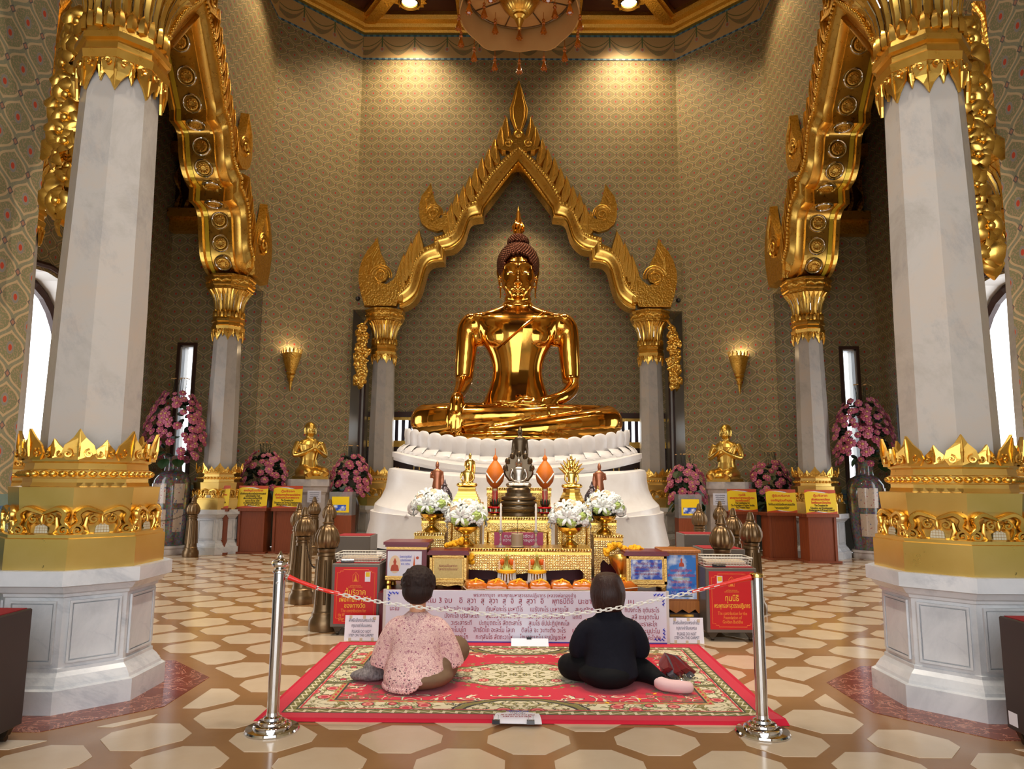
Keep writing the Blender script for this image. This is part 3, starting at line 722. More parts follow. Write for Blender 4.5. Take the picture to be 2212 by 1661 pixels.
def f_petal(m):
    prof = [(.265, 4.70), (.262, 4.82), (.285, 4.95), (.335, 5.08), (.395, 5.17)]
    for (r, z) in [(0, 0)]: pass
    rings = []
    for i, (r, z) in enumerate(prof):
        w = [.022, .030, .034, .036, .012][i]; rings.append([(-w, -r, z), (0, -r-.022, z+.004), (w, -r, z), (w*.6, -r+.03, z), (-w*.6, -r+.03, z)])
    m.loft(rings)
petal_me = shared(f_petal, 'capital_petal', 'gold_leaf', 50); strip_me = shared(lambda m: m.tube([(0, -.274, 4.72), (0, -.272, 4.82), (0, -.295, 4.95), (0, -.345, 5.07)], .006, 5), 'mirror_strip', 'chrome')
def f_ppetal(m): m.loft([[(-w, -r, z), (0, -r-.02, z), (w, -r, z), (0, -r+.02, z)] for w, r, z in ((.03, .285, 4.63), (.036, .29, 4.68), (.02, .285, 4.74), (.002, .278, 4.77))])
spike_me = shared(f_ppetal, 'petal_tip', 'gold_leaf', 50)
def f_plinth(m): m.lathe([(.53, 0), (.53, .135), (.505, .142), (.50, .16), (.475, .20), (.45, .225), (.45, .245), (.44, .25), (.44, .665), (.452, .672), (.456, .69), (.475, .70), (.50, .735), (.53, .745), (.53, .835)], 8, ph=PH8, flat=True)
def f_base(m): m.lathe([(.475, .835), (.475, 1.025), (.462, 1.03), (.462, 1.05), (.435, 1.06), (.405, 1.15), (.415, 1.23), (.425, 1.345), (.362, 1.35), (.352, 1.375), (.352, 1.40), (.365, 1.405), (.365, 1.455), (.350, 1.46), (.345, 1.50), (.362, 1.51), (.37, 1.55), (.29, 1.56)], 8, ph=PH8, flat=True)
def f_shaft(m): m.lathe([(.28, 1.45), (.27, 2.6), (.235, 4.5)], 8, ph=PH8, flat=True)
def f_cap(m): m.lathe([(.235, 4.36), (.29, 4.38), (.30, 4.44), (.28, 4.46), (.275, 4.52), (.30, 4.53), (.30, 4.575), (.28, 4.585), (.272, 4.64), (.255, 4.70), (.252, 4.82), (.275, 4.95), (.325, 5.08), (.385, 5.17)], 8, ph=PH8, flat=True)
def f_abacus(m):
    m.lathe([(.36, 5.165), (.405, 5.19), (.405, 5.23), (.43, 5.25), (.43, 5.40), (.455, 5.42), (.455, 5.46)], 8, ph=PH8, flat=True)
    for a in range(8): m.M = Matrix.Rotation(a*PI/4, 4, 'Z'); m.tube([(-.16, -.435, 5.325), (-.08, -.445, 5.35), (0, -.445, 5.31), (.08, -.445, 5.35), (.16, -.435, 5.325)], .02, 5)
plinth_me, base_me, shaft_me, cap_me, abacus_me = shared(f_plinth, 'plinth', 'marble'), shared(f_base, 'gilded_base', 'gold_worn'), shared(f_shaft, 'shaft', 'marble_shaft'), shared(f_cap, 'capital', 'gold_leaf'), shared(f_abacus, 'abacus', 'gold_carved')
def f_beads(m):
    for a in range(8):
        for k in range(5): x = (k-2)*.062; v = Matrix.Rotation(a*PI/4, 4, 'Z') @ Vector((x, -.372, 1.43)); m.ell(v, (.028, .028, .022), 8, 6)
beads_me = shared(f_beads, 'bead_ring', 'gold_leaf', 60)
def f_mosaic(m): m.prism([(-.045, 1.052), (.045, 1.052), (.036, 1.10), (0, 1.12), (-.036, 1.10)], -.004, .004)
mosaic_me = shared(f_mosaic, 'mosaic_inlay', 'mosaic')
def make_column(label, loc, group):
    t = thing('column', label, 'column', (loc[0], loc[1], 0), group=group)
    pl = link('plinth', plinth_me, t); bs = link('gilded_base', base_me, t); link('shaft', shaft_me, t); cp = link('capital', cap_me, t); link('abacus', abacus_me, t); tag(link('bead_ring', beads_me, bs), kind='stuff')
    for a in range(8):
        A = a*PI/4; R8 = (0, 0, A); n = Vector((math.sin(A), -math.cos(A), 0))
        link('panel', panel_me, pl, n*.444, R8)
        link('scroll_ornament', scroll_me, bs, n*.415, R8); link('mosaic_inlay', mosaic_me, bs, n*.438, R8)
        link('crown_leaf', cr_small, t, n*.372+Vector((0, 0, 1.53)), R8)
        B = A+PI/8; c = Vector((math.sin(B), -math.cos(B), 0)); link('crown_leaf', cr_tall, t, c*.395+Vector((0, 0, 1.52)), (0, 0, B))
        o = link('drop_leaf', dr_small, cp, n*.262+Vector((0, 0, 4.40)), (PI, 0, A+PI)); 
        o = link('drop_leaf', dr_tall, cp, c*.282+Vector((0, 0, 4.40)), (PI, 0, B+PI))
    for k in range(24): link('capital_petal', petal_me, cp, None, (0, 0, k*PI/12)); link('mirror_strip', strip_me, cp, None, (0, 0, k*PI/12+PI/24)); link('petal_tip', spike_me, cp, None, (0, 0, k*PI/12+PI/24))
    return t
G = 'marble columns with gilded bases and capitals'
cols = [('foreground marble column with gilded crown base, left side', (-3.0, 4.97)), ('foreground marble column with gilded crown base, right side', (3.0, 4.97)),
        ('far marble column under the left foot of the arch behind the golden Buddha', (-3.2, 16.82)), ('far marble column under the right foot of the arch behind the golden Buddha', (3.2, 16.82)),
        ('marble column between the tall pink flower vase and the yellow donation signs, left', (-5.86, 14.08)), ('marble column between the yellow donation signs and tall pink flower vase, right', (5.86, 14.08)),
        ('marble column seen only as a gilded sliver behind the left foreground column', (-5.99, 8.06)), ('marble column seen only as a gilded sliver behind the right foreground column', (5.99, 8.06))]
col0 = make_column(cols[0][0], cols[0][1], G)
for lab, (x, y) in cols[1:]: copy_tree(col0, label=lab, loc=(x, y, 0))
# ------------------------------------------------------------------ arches
IN = [(-2.81, 5.48), (-2.59, 5.57), (-2.41, 5.75), (-2.3, 6.04), (-2.22, 6.38), (-2.16, 6.53), (-2.03, 6.62), (-1.78, 6.64), (-1.77, 6.92), (-1.57, 6.96), (-1.41, 7.09), (-1.29, 7.28), (-1.19, 7.63), (-1.08, 7.73), (-0.85, 7.76), (-0.82, 7.97), (-0.43, 8.51), (0, 9.13)]
BD = [(-2.83, 5.82), (-2.7, 5.95), (-2.59, 6.08), (-2.54, 6.25), (-2.49, 6.49), (-2.42, 6.67), (-2.27, 6.87), (-1.98, 7.0), (-1.98, 7.18), (-1.79, 7.23), (-1.63, 7.31), (-1.52, 7.44), (-1.37, 7.78), (-1.26, 7.99), (-1.03, 8.1), (-1.01, 8.2), (-0.66, 8.79), (0, 9.53)]
def seg_smooth(L):
    # smooth inside each lobe, sharp at the cusps (indices 7-8, 14-15)
    out = []
    for a, b in ((0, 8), (8, 15), (15, 18)): out += [tuple(p)[:2] for p in crv([(x, z, 0) for x, z in L[a:b]], 3)]
    return out
INs, BDs = seg_smooth(IN), seg_smooth(BD)
OUs = [(b[0]*1.0+(b[0]-i[0])*.22, b[1]+(b[1]-i[1])*.22) for i, b in zip(INs, BDs)]
OUs[-1] = (0, 9.64)
FL1 = [(-2.87, 5.5), (-3.65, 5.5), (-3.75, 5.81), (-3.82, 6.14), (-3.82, 6.37), (-3.75, 6.65), (-3.62, 6.91), (-3.47, 7.1), (-3.39, 7.24), (-3.36, 7.08), (-3.3, 6.85), (-3.18, 6.61), (-3.11, 6.42), (-3.1, 6.24), (-3.16, 6.13), (-3.27, 6.08), (-3.12, 6.04), (-2.96, 6.16), (-2.85, 6.35), (-2.73, 5.96), (-2.82, 5.73)]
FL2 = [(-2.13, 8.61), (-2.08, 8.4), (-2.02, 8.16), (-1.9, 7.97), (-1.87, 7.8), (-1.92, 7.68), (-2.04, 7.64), (-1.84, 7.71), (-1.75, 7.9), (-1.69, 7.73), (-1.67, 7.56), (-1.74, 7.42), (-1.94, 7.35), (-2.17, 7.42), (-2.33, 7.56), (-2.4, 7.75), (-2.41, 8.04), (-2.35, 8.28), (-2.21, 8.47)]
TEETH = [(-.31, 10.42), (-.43, 10.15), (-.59, 9.84), (-.73, 9.58), (-.89, 9.35), (-1.04, 9.09), (-1.19, 8.86), (-1.34, 8.62), (-1.5, 8.43), (-1.63, 8.16), (-1.72, 7.93), (-2.4, 7.49), (-2.47, 7.35), (-2.59, 7.18), (-2.66, 6.99), (-2.76, 6.87), (-2.83, 6.66), (-2.88, 6.38)]
DEP = .80
# local frame: x along the wall, y = 0 front face (towards the hall centre is -y), z up
def f_mould(sg):
    def f(m):
        n = len(INs); mir = lambda p: (sg*-p[0], p[1]) if sg > 0 else p
        I, B, O = [mir(p) for p in INs], [mir(p) for p in BDs], [mir(p) for p in OUs]
        sect = []
        for i in range(n):
            L = lambda t: (lerp(I[i][0], B[i][0], t), lerp(I[i][1], B[i][1], t))
            def K(t, y): p = L(t); return (p[0], y, p[1])
            row = [K(0, DEP), K(0, .10), K(.03, .02), K(.12, -.03), K(.22, -.01), K(.28, .03), K(.34, .03), K(.5, -.01), K(.72, -.07), K(.86, -.10), K(1.0, -.10), (O[i][0], -.08, O[i][1]), (O[i][0], .04, O[i][1]), (O[i][0], DEP*.9, O[i][1])]
            sect.append(row)
        m.loft(sect, cap=False, closed=True)
    return f
def f_flame(poly, sg):
    def f(m):
        P = [(sg*-p[0] if sg > 0 else p[0], p[1]) for p in poly]; m.prism(P, -.12, .05, inset=.03)
        if poly is FL1: cx, cz, r = -3.28, 6.26, .17
        else: cx, cz, r = -2.04, 7.82, .14
        X = -cx if sg > 0 else cx
        m.tube([(x, -.135, z) for x, z in spiral(X, cz, r, 1.4, -PI/2, sg, 22, .12)], [.035*(1-.6*i/22) for i in range(23)], 6)
        for k in range(4):
            r2_ = r*(1.35+.33*k); m.tube([(X+(sg*1)*r2_*math.cos(PI*(.05+1.0*i/9))*(.95), -.128, cz-.02+r2_*math.sin(PI*(.05+i/9))*(1.0 if k < 2 else 1.25)) for i in range(10) if True][:10] if k < 2 else [(X+sg*r*(1.3+.1*k), -.125, cz+r*.2), (X+sg*r*(.9+.15*k), -.13, cz+r*(1.9+.3*k)), (X+sg*r*.45, -.125, cz+r*(3.2+.4*k))], .022, 5)
    return f
ARCHM = {}
for sg in (-1, 1):
    ARCHM['mould', sg] = shared(f_mould(sg), 'moulding', 'gold_leaf', 50)
    ARCHM['f1', sg] = shared(f_flame(FL1, sg), 'flame_finial', 'gold_carved', 30); ARCHM['f2', sg] = shared(f_flame(FL2, sg), 'flame_finial', 'gold_carved', 30)
    def fb(m):
        for i in range(len(BDs)-1):
            a, b = BDs[i], BDs[i+1]; d = math.dist(a, b); k = max(1, round(d/.075))
            for j in range(k): x, z = lerp(a[0], b[0], j/k), lerp(a[1], b[1], j/k); m.ell((sg*-x if sg > 0 else x, -.112, z), .032, 6, 4)
    ARCHM['beads', sg] = shared(fb, 'bead_row', 'gold_satin', 60)
def tooth(sg):
    def f(m):
        s = -sg   # leans outward and upward
        poly = [(0, 0), (-.06, -.16), (-.105, -.34), (-.10, -.52), (.02, -.72), (.13, -.74), (.16, -.60), (.12, -.40), (.05, -.18)]
        P = [(x*(1.1 if sg < 0 else -1.1), z*1.1) for x, z in poly]; m.prism(P, -.09, .09, inset=.22)
        m.tube([(P[0][0]+(.02 if sg < 0 else -.02), -.105, -.12), ((.03 if sg < 0 else -.03), -.12, -.35), ((.06 if sg < 0 else -.06), -.115, -.6)], [.008, .026, .012], 5)
    return f
for sg in (-1, 1): ARCHM['tooth', sg] = shared(tooth(sg), 'edge_leaf', 'gold_carved_fine')
def f_fin(m):
    h = [(0, 11.25), (.08, 11.03), (.155, 10.75), (.235, 10.52), (.215, 10.28), (.1, 10.0), (0, 9.93)]
    m.prism(h+[(-x, z) for x, z in h[-2:0:-1]], -.14, .05, inset=.04)
    for s in (-1, 1): m.tube([(s*x*.62, -.15, z) for x, z in h], .02, 5); m.tube([(s*x*.9, -.135, z) for x, z in h], .014, 5)
fin_me = shared(f_fin, 'apex_leaf', 'gold_carved_fine')
def f_crest(m):
    m.prism([(-.62, 9.5), (-.36, 9.56), (-.2, 9.72), (-.1, 10.0), (.1, 10.0), (.2, 9.72), (.36, 9.56), (.62, 9.5), (.2, 9.4), (0, 9.52), (-.2, 9.4)], -.13, .04, inset=.03); m.ell((0, -.14, 9.86), (.1, .05, .1), 12, 8)
    for s in (-1, 1): m.tube([(x, -.14, z) for x, z in spiral(s*.25, 9.62, .1, 1.3, PI/2, s)], .022, 5)
crest_me = shared(f_crest, 'apex_crest', 'gold_carved', 40)
def f_ros(m):
    m.lathe([(.02, .03), (.05, .035), (.06, .02), (.085, .02), (.09, .035), (.11, .03), (.125, 0)], 20)
    for k in range(10): a = 2*PI*k/10; m.ell((.075*math.cos(a), .075*math.sin(a), .03), (.02, .02, .012), 6, 4)
ros_me = shared(f_ros, 'rosette', 'gold_carved_fine', 40)
ring_me = shared(lambda m: m.tube([(.155*math.cos(2*PI*k/24), .155*math.sin(2*PI*k/24), .012) for k in range(24)], .024, 6, True), 'mirror_ring', 'chrome', 60)
def make_arch(label, loc, rz, soffit, name='arch', crop=None):
    t = thing('arch', label, 'arch', loc, rz, 'gilded pointed arches')
    for sg in (-1, 1):
        if crop and sg != crop: continue
        link('moulding', ARCHM['mould', sg], t); tag(link('bead_row', ARCHM['beads', sg], t), kind='stuff')
        link('flame_finial', ARCHM['f1', sg], t); link('flame_finial', ARCHM['f2', sg], t)
        for x, z in TEETH: link('edge_leaf', ARCHM['tooth', sg], t, (x if sg < 0 else -x, 0, z))
        if soffit:
            # rosettes and a gilt mosaic strip on the underside
            acc = 0; last = INs[0]
            for i in range(len(INs)-1):
                a, b = INs[i], INs[i+1]; d = math.dist(a, b); acc += d
                if acc > .36:
                    acc = 0; mx, mz = lerp(a[0], b[0], .5), lerp(a[1], b[1], .5); tx, tz = (b[0]-a[0])/d, (b[1]-a[1])/d
                    nx, nz = tz, -tx      # towards the opening
                    if sg > 0: mx, nx, tx = -mx, -nx, -tx
                    M = Matrix(((0, tx, nx, mx+nx*.004), (1, 0, 0, .36), (0, tz, nz, mz+nz*.004), (0, 0, 0, 1)))
                    for nm, me in (('rosette', ros_me), ('mirror_ring', ring_me)):
                        o = link(nm, me, t); o.matrix_local = M
            m = MB(); m2 = [MB(), MB()]
            for i in range(len(INs)-1):
                a, b = INs[i], INs[i+1]; f = lambda p, y, e: ((p[0] if sg < 0 else -p[0])*(1-e/2.5), y, p[1]-e*.6)
                m.quad([f(a, .58, .012), f(b, .58, .012), f(b, .66, .012), f(a, .66, .012)])
                for mm, y in zip(m2, (.12, .70)): mm.loft([[f(p, y, 0), f(p, y+.05, 0), f(p, y+.05, .05), f(p, y, .05)] for p in (a, b)])
            m.build('mosaic_strip', 'mosaic_gold', t); [mm.build('soffit_rib', 'gold_leaf', t) for mm in m2]
    if not crop: link('apex_leaf', fin_me, t); link('apex_crest', crest_me, t)
    return t
arch_b = make_arch('gilded pointed arch framing the golden Buddha on the far wall', (0, C+HB-.07, 0), 0, False); arch_b.scale = (1, .6, 1)
arch_l = make_arch('gilded arch over the left side arm, seen edge-on with rosettes', (-(HB-.07), C, 0), PI/2, True)
arch_r = make_arch('gilded arch over the right side arm, seen edge-on with rosettes', (HB-.07, C, 0), -PI/2, True)
arch_f = make_arch('gilded arch springing from the foreground capitals at the top edge', (0, C-HB+.07, 0), PI, True)
# walls above the arches
def arch_wall(name, M):
    q = MB(); q.M = M; pts = [(-HC, 5.46), (-2.83, 5.46)]+[(x*1.0, z) for x, z in BDs]+[(-x, z) for x, z in BDs[-2::-1]]+[(2.83, 5.46), (HC, 5.46), (HC, ZC+.36), (-HC, ZC+.36)]
    for a, b, c in geometry.tessellate_polygon([[Vector((p[0], p[1], 0)) for p in pts]]):
        P = [pts[k] for k in (a, b, c)]; q.quad([(p[0], 0, p[1]) for p in P], P)
    for y0, y1 in ((-HC, -2.83), (2.83, HC)): q.quad([(y0, 0, 5.46), (y1, 0, 5.46), (y1, DEP, 5.46), (y0, DEP, 5.46)])
    structure(q.build('wall_'+name, 'wallpaper'))
arch_wall('above_back_arch', Matrix.Translation((0, C+HB, 0))); arch_wall('above_left_arch', rotz(PI/2, (-HB, C, 0))); arch_wall('above_right_arch', rotz(-PI/2, (HB, C, 0))); arch_wall('above_front_arch', rotz(PI, (0, C-HB, 0)))
# ------------------------------------------------------------------ hanging gilded garlands
def f_gleaf(m):
    m.loft([[(-w, y, z), (0, y-.018, z), (w, y, z), (0, y+.006, z)] for w, y, z in ((.008, 0, 0), (.05, -.035, .035), (.055, -.045, .075), (.03, -.03, .12), (.003, -.01, .15))])
gleaf_me = shared(f_gleaf, 'gilded_leaf', 'gold_leaf', 50)
def f_gflower(m):
    for k in range(5):
        a = k*2*PI/5; m.M = Matrix.Rotation(a, 4, 'Y'); m.loft([[(-w, y, z), (0, y-.014, z), (w, y, z), (0, y+.006, z)] for w, y, z in ((.006, 0, .01), (.045, -.03, .04), (.05, -.03, .075), (.025, .0, .11), (.003, .02, .125))])
    m.M = None; m.ell((0, -.03, 0), (.03, .026, .03), 10, 8)
gflower_me = shared(f_gflower, 'gilded_flower', 'gold_leaf', 60)
rg = random.Random(5)
def garland(label, loc, rz, sg, H_=1.55):
    t = thing('garland', label, 'garland', loc, rz, 'gilded hanging garlands')
    m = MB(); m.tube(crv([(-.10*sg, 0, .14), (-.05*sg, -.04, .02), (.03*sg, -.04, -.10), (0, 0, -.3), (.01, 0, -H_*.6), (.02*sg, 0, -H_)], 5), [.035-.02*i/25 for i in range(26)], 6); m.build('stem', 'gold_leaf', t, 60)
    for k in range(64):
        f = (k/64)**.95; z = -.12-f*(H_-.16); w = .15*(1-.45*f) if f > .12 else .07
        a = rg.uniform(-PI, PI); x = w*math.cos(a)*.8; y = -.06*abs(math.sin(a))-.02
        if k % 4 == 0: link('gilded_flower', gflower_me, t, (x*.7, y-.05, z), (rg.uniform(-.4, .4), 0, rg.uniform(-.5, .5)), rg.uniform(.9, 1.2))
        else: link('gilded_leaf', gleaf_me, t, (x, y, z), (rg.uniform(-.6, .2), PI+rg.uniform(-1.0, 1.0)+x*3, rg.uniform(-.6, .6)), rg.uniform(1.1, 1.7))
    return t
g0 = garland('big gilded garland of leaves and flowers beside the left foreground column', (-3.53, 5.32, 5.12), -.15, -1, 1.75)
garland('big gilded garland of leaves and flowers beside the right foreground column', (3.53, 5.32, 5.12), .15, 1, 2.05)
garland('small gilded garland hanging beside the left foot of the far arch', (-3.68, 16.6, 5.1), 0, -1, 1.45)
garland('small gilded garland hanging beside the right foot of the far arch', (3.68, 16.6, 5.1), 0, 1, 1.45)
# ------------------------------------------------------------------ chandelier
ch = thing('chandelier', 'large cloth-skirted drum chandelier with amber crystal tassels under the ceiling', 'chandelier', (0, C, 9.2))
m = MB(); n = 64; rings = []
for r, z in ((1.0, .55), (1.02, .3), (1.03, .1), (1.03, 0), (1.01, .0), (1.0, .1), (.99, .3), (.97, .55)):
    rings.append([(r*(1+.006*math.sin(9*a)+.004*math.sin(23*a))*math.cos(a), r*(1+.006*math.sin(9*a))*math.sin(a), z+(.035*math.sin(5*a)+.02*math.sin(11*a) if z < .05 else 0)) for a in [2*PI*k/n for k in range(n)]])
m.loft(rings, cap=False); m.build('cloth_skirt', 'drum_cloth', ch, 60)
m = MB(); m.lathe([(.05, .40), (.88, .40), (.88, .43), (.05, .43)], 48); m.build('cloth_disc', 'drum_cloth', ch)
m = MB(); m.tube([(.885*math.cos(2*PI*k/48), .885*math.sin(2*PI*k/48), .395) for k in range(48)], .018, 6, True); m.build('hoop', 'bronze', ch, 60)
for k in range(8): a = k*PI/4+.3; m = MB(); m.tube([(.3*math.cos(a), .3*math.sin(a), .39), (.88*math.cos(a), .88*math.sin(a), .39)], .012, 5); m.build('spoke', 'bronze', ch)
m = MB(); m.lathe([(.30, .40), (.29, .30), (.24, .16), (.16, .06), (.11, .03), (.11, -.01), (.085, -.03), (.06, -.05), (.075, -.08), (.05, -.14), (.035, -.18), (.03, -.22), (.0, -.24)], 24); m.build('finial', 'gold_satin', ch, 40)
lm = MB(); lm.loft([[(-w, -r, z), (0, -r-.02, z), (w, -r, z), (0, -r+.015, z)] for w, r, z in ((.03, .15, .05), (.055, .25, .16), (.06, .31, .28), (.035, .36, .37), (.004, .37, .42))]); lme = lm.mesh('lotus_leaf', 'gold_leaf', 50)
for k in range(16): link('lotus_leaf', lme, ch, None, (0, 0, k*PI/8))
def f_tassel(m):
    m.tube([(0, 0, .0), (0, 0, -.14)], .005, 5); m.ell((0, 0, -.15), .028, 8, 6); m.ell((0, 0, -.21), (.035, .035, .03), 8, 6)
    m.lathe([(.015, -.23), (.03, -.28), (.05, -.34), (.055, -.37), (.03, -.39)], 10)
    for k in range(6): a = k*PI/3; m.ell((.045*math.cos(a), .045*math.sin(a), -.385), .018, 6, 4)
ta_me = shared(f_tassel, 'tassel', 'amber_crystal', 40)
for k in range(14): a = 2*PI*k/14+.22; link('tassel', ta_me, ch, (1.03*math.cos(a), 1.03*math.sin(a), .0))
for k in range(8): a = 2*PI*k/8; link('tassel', ta_me, ch, (.6*math.cos(a), .6*math.sin(a), .38))
m = MB(); m.lathe([(.05, .42), (.05, 2.2), (.09, 2.4), (.05, 2.6), (.05, 3.6)], 10); m.build('hanging_rod', 'gold_satin', ch)
m = MB(); m.lathe([(.25, .5), (.9, .55), (.98, .62), (.98, .66), (.25, .66)], 40); m.build('upper_ring', 'gold_carved', ch)
# ------------------------------------------------------------------ wall sconces
def sconce(label, x, rz):
    t = thing('wall_sconce', label, 'sconce', (x, C+HB+HC-abs(x)-.12, 3.32), rz, 'cone wall sconces')
    m = MB(); m.lathe([(.005, 0), (.03, .08), (.05, .22), (.075, .24), (.075, .26), (.055, .27), (.10, .33), (.10, .35), (.08, .36), (.12, .40), (.12, .43), (.10, .44)], 20, sy=.8); m.build('stem_cone', 'sconce_gold', t, 40)
    m = MB(); m.lathe([(.11, .44), (.14, .5), (.20, .66), (.235, .78), (.25, .80), (.25, .84), (.235, .85), (.225, .84), (.2, .7), (.13, .5)], 24, sy=.8, cap=False); m.build('bowl', 'sconce_gold', t, 40)
    lf = MB(); lf.loft([[(-w, y, z), (0, y-.012, z), (w, y, z), (0, y+.01, z)] for w, y, z in ((.022, 0, 0), (.028, -.006, .04), (.015, -.012, .08), (.002, -.015, .11))]); me = lf.mesh('crown_leaf', 'gold_leaf')
    for k in range(16): a = 2*PI*k/16; link('crown_leaf', me, t, (.245*math.sin(a), -.245*.8*math.cos(a), .84), (0, 0, a))
    m = MB(); m.lathe([(.20, .76), (.20, .77)], 20, sy=.8); m.build('glow_disc', 'sconce_glow', t)
    p = point('sconce_lamp', (0, 0, .88), 9); p.parent = t
    return t
sconce('gilded cone wall sconce with lit top, above the left monk statue', -4.98, -PI/4); sconce('gilded cone wall sconce with lit top, above the right monk statue', 4.9, PI/4)
for x, lab in ((-3.83, 'small black round camera on the wall left of the far arch'), (3.85, 'small black round camera on the wall right of the far arch')):
    t = thing('security_camera', lab, 'camera', (x, C+HB, 5.72), group='wall cameras'); m = MB()
    m.M = Matrix.Rotation(PI/2, 4, 'X'); m.lathe([(.055, 0), (.055, .03), (.04, .06), (.025, .07)], 16); m.build('housing', 'clip_black', t, 40); m = MB(); m.M = Matrix.Rotation(PI/2, 4, 'X'); m.lathe([(.022, .07), (.012, .078)], 12); m.build('lens', 'grey_frame', t)
# ------------------------------------------------------------------ white marble throne
PX, PY = 0, 11.3
throne = thing('marble_throne', 'white marble lotus throne with curved tiers carrying the golden Buddha', 'pedestal', (PX, PY, 0))
def plan(rx, ry, z, e=2.5, n=72, sag=.26):
    out = []
    for k in range(n):
        a = 2*PI*(k+.5)/n; c, s = math.cos(a), math.sin(a); x = rx*abs(c)**(2/e)*(1 if c > 0 else -1); y = ry*abs(s)**(2/e)*(1 if s > 0 else -1)
        out.append((x, y, z+sag*(x/1.9)**2))
    return out
def tier(nm, lev, **k): m = MB(); m.loft([plan(*l, **k) for l in lev]); return m.build(nm, 'marble_white', throne, 35)
tier('top_slab', [(1.62, 1.02, 1.62), (1.66, 1.06, 1.72), (1.62, 1.02, 1.985)], e=2.2, sag=0)
tier('moulding', [(1.86, 1.24, 1.60), (1.86, 1.24, 1.645), (1.80, 1.2, 1.66)], e=2.3); tier('moulding', [(1.95, 1.36, 1.50), (1.95, 1.36, 1.575), (1.88, 1.28, 1.60)], e=2.4)
tier('carved_band', [(1.93, 1.34, 1.46), (1.93, 1.34, 1.50)], e=2.4)
tier('body', [(2.155, 1.785, .76), (2.13, 1.76, .90), (2.05, 1.64, 1.0), (1.99, 1.55, 1.15), (1.97, 1.5, 1.3), (1.97, 1.48, 1.38), (1.95, 1.46, 1.44), (1.88, 1.40, 1.465)], e=3.2, sag=.14)
tier('lower_block', [(2.24, 1.86, .44), (2.17, 1.80, .78), (2.17, 1.80, .90)], e=3.6, sag=.06); tier('foot', [(2.32, 1.94, 0), (2.32, 1.94, .40), (2.26, 1.88, .45)], e=3.6, sag=0)
def f_lp(up_):
    def f(m):
        rows = ((.0, .115, .0), (.25, .13, -.02), (.65, .132, -.035), (.84, .122, -.034), (.94, .085, -.03), (.985, .045, -.026), (1.0, .01, -.024)) if up_ else ((0, .11, 0), (.3, .125, -.06), (.65, .12, -.10), (.88, .085, -.105), (1.0, .012, -.095))
        h = .30 if up_ else -.13
        m.loft([[(-w, y+.022, h*t), (-w*.8, y+.006, h*t), (0, y-.004, h*t), (w*.8, y+.006, h*t), (w, y+.022, h*t), (0, y+.04, h*t)] for t, w, y in rows])
    return f
lu, ld = shared(f_lp(True), 'lotus_petal', 'marble_white', 50), shared(f_lp(False), 'lotus_petal', 'marble_white', 50)
def ring_of(me, rx, ry, z, n, e=2.3):
    # evenly spaced round the curved rim
    P = plan(rx, ry, z, e, 720); acc = [0]
    for a, b in zip(P, P[1:]+P[:1]): acc.append(acc[-1]+math.dist(a[:2], b[:2]))
    k = 0
    for i in range(n):
        s = acc[-1]*i/n
        while acc[k+1] < s: k += 1
        p, q = P[k % 720], P[(k+4) % 720]; a = math.atan2(q[1]-p[1], q[0]-p[0])
        if p[1] < .75: link('lotus_petal', me, throne, p, (0, math.sin(a+0)*0-(q[2]-p[2])/max(1e-6, math.dist(p[:2], q[:2]))*.0, a))
ring_of(lu, 1.74, 1.08, 1.70, 44); ring_of(ld, 1.78, 1.13, 1.74, 44)
for sx in (-1, 1):
    for cx, rz, py in ((sx*1.38, 0, -1.63), (sx*1.99, sx*PI/2, -.75)):
        m = MB(); m.tube([(x, 0, z) for x, z in spiral(0, 1.02, .13, 1.5, PI*1.2, -sx)], [.045*(1-.5*i/18) for i in range(19)], 7); m.tube([(-sx*.1, 0, .96), (-sx*.28, 0, .93), (-sx*.42, .02, .95)], [.06, .04, .01], 7); m.build('scroll_relief', 'marble_white', throne, 60, (cx, py, 0), (0, 0, rz))
# ------------------------------------------------------------------ golden Buddha
B = thing('buddha_statue', 'huge polished golden seated Buddha on the white marble throne', 'statue', (0, 11.3, 0))
TOR = [(2.2, .60, .42, 0), (2.45, .60, .40, 0), (2.6, .56, .37, .0), (2.73, .515, .34, 0), (2.92, .44, .30, .0), (3.15, .40, .28, 0), (3.39, .455, .31, 0), (3.62, .58, .35, 0), (3.80, .66, .365, .01), (3.96, .74, .35, .02), (4.07, .70, .30, .03), (4.15, .50, .25, .04), (4.22, .30, .22, .04), (4.30, .215, .20, .03), (4.45, .20, .19, .0)]
def oval(w, d, y, z, n=28, e=2.25): return [((w*abs(math.cos(a))**(2/e))*(1 if math.cos(a) > 0 else -1), y+(d*abs(math.sin(a))**(2/e))*(1 if math.sin(a) > 0 else -1), z) for a in [2*PI*k/n for k in range(n)]]
TORs = [tuple(p) for p in crv([(z, w, d) for z, w, d, y in TOR], 4)]; TORy = [p[0] for p in crv([(y, 0, 0) for z, w, d, y in TOR], 4)]
m = MB(); m.loft([oval(w, d, y, z, 40, 2.2) for (z, w, d), y in zip(TORs, TORy)])
m.loft([oval(w, d, y, z, 24, 2.1) for z, w, d, y in ((4.29, .06, .06, -.17), (4.32, .12, .12, -.14), (4.40, .19, .20, -.10), (4.53, .25, .26, -.06), (4.70, .28, .295, -.04), (4.86, .285, .30, -.02), (5.0, .26, .28, 0), (5.1, .2, .2, .02))])
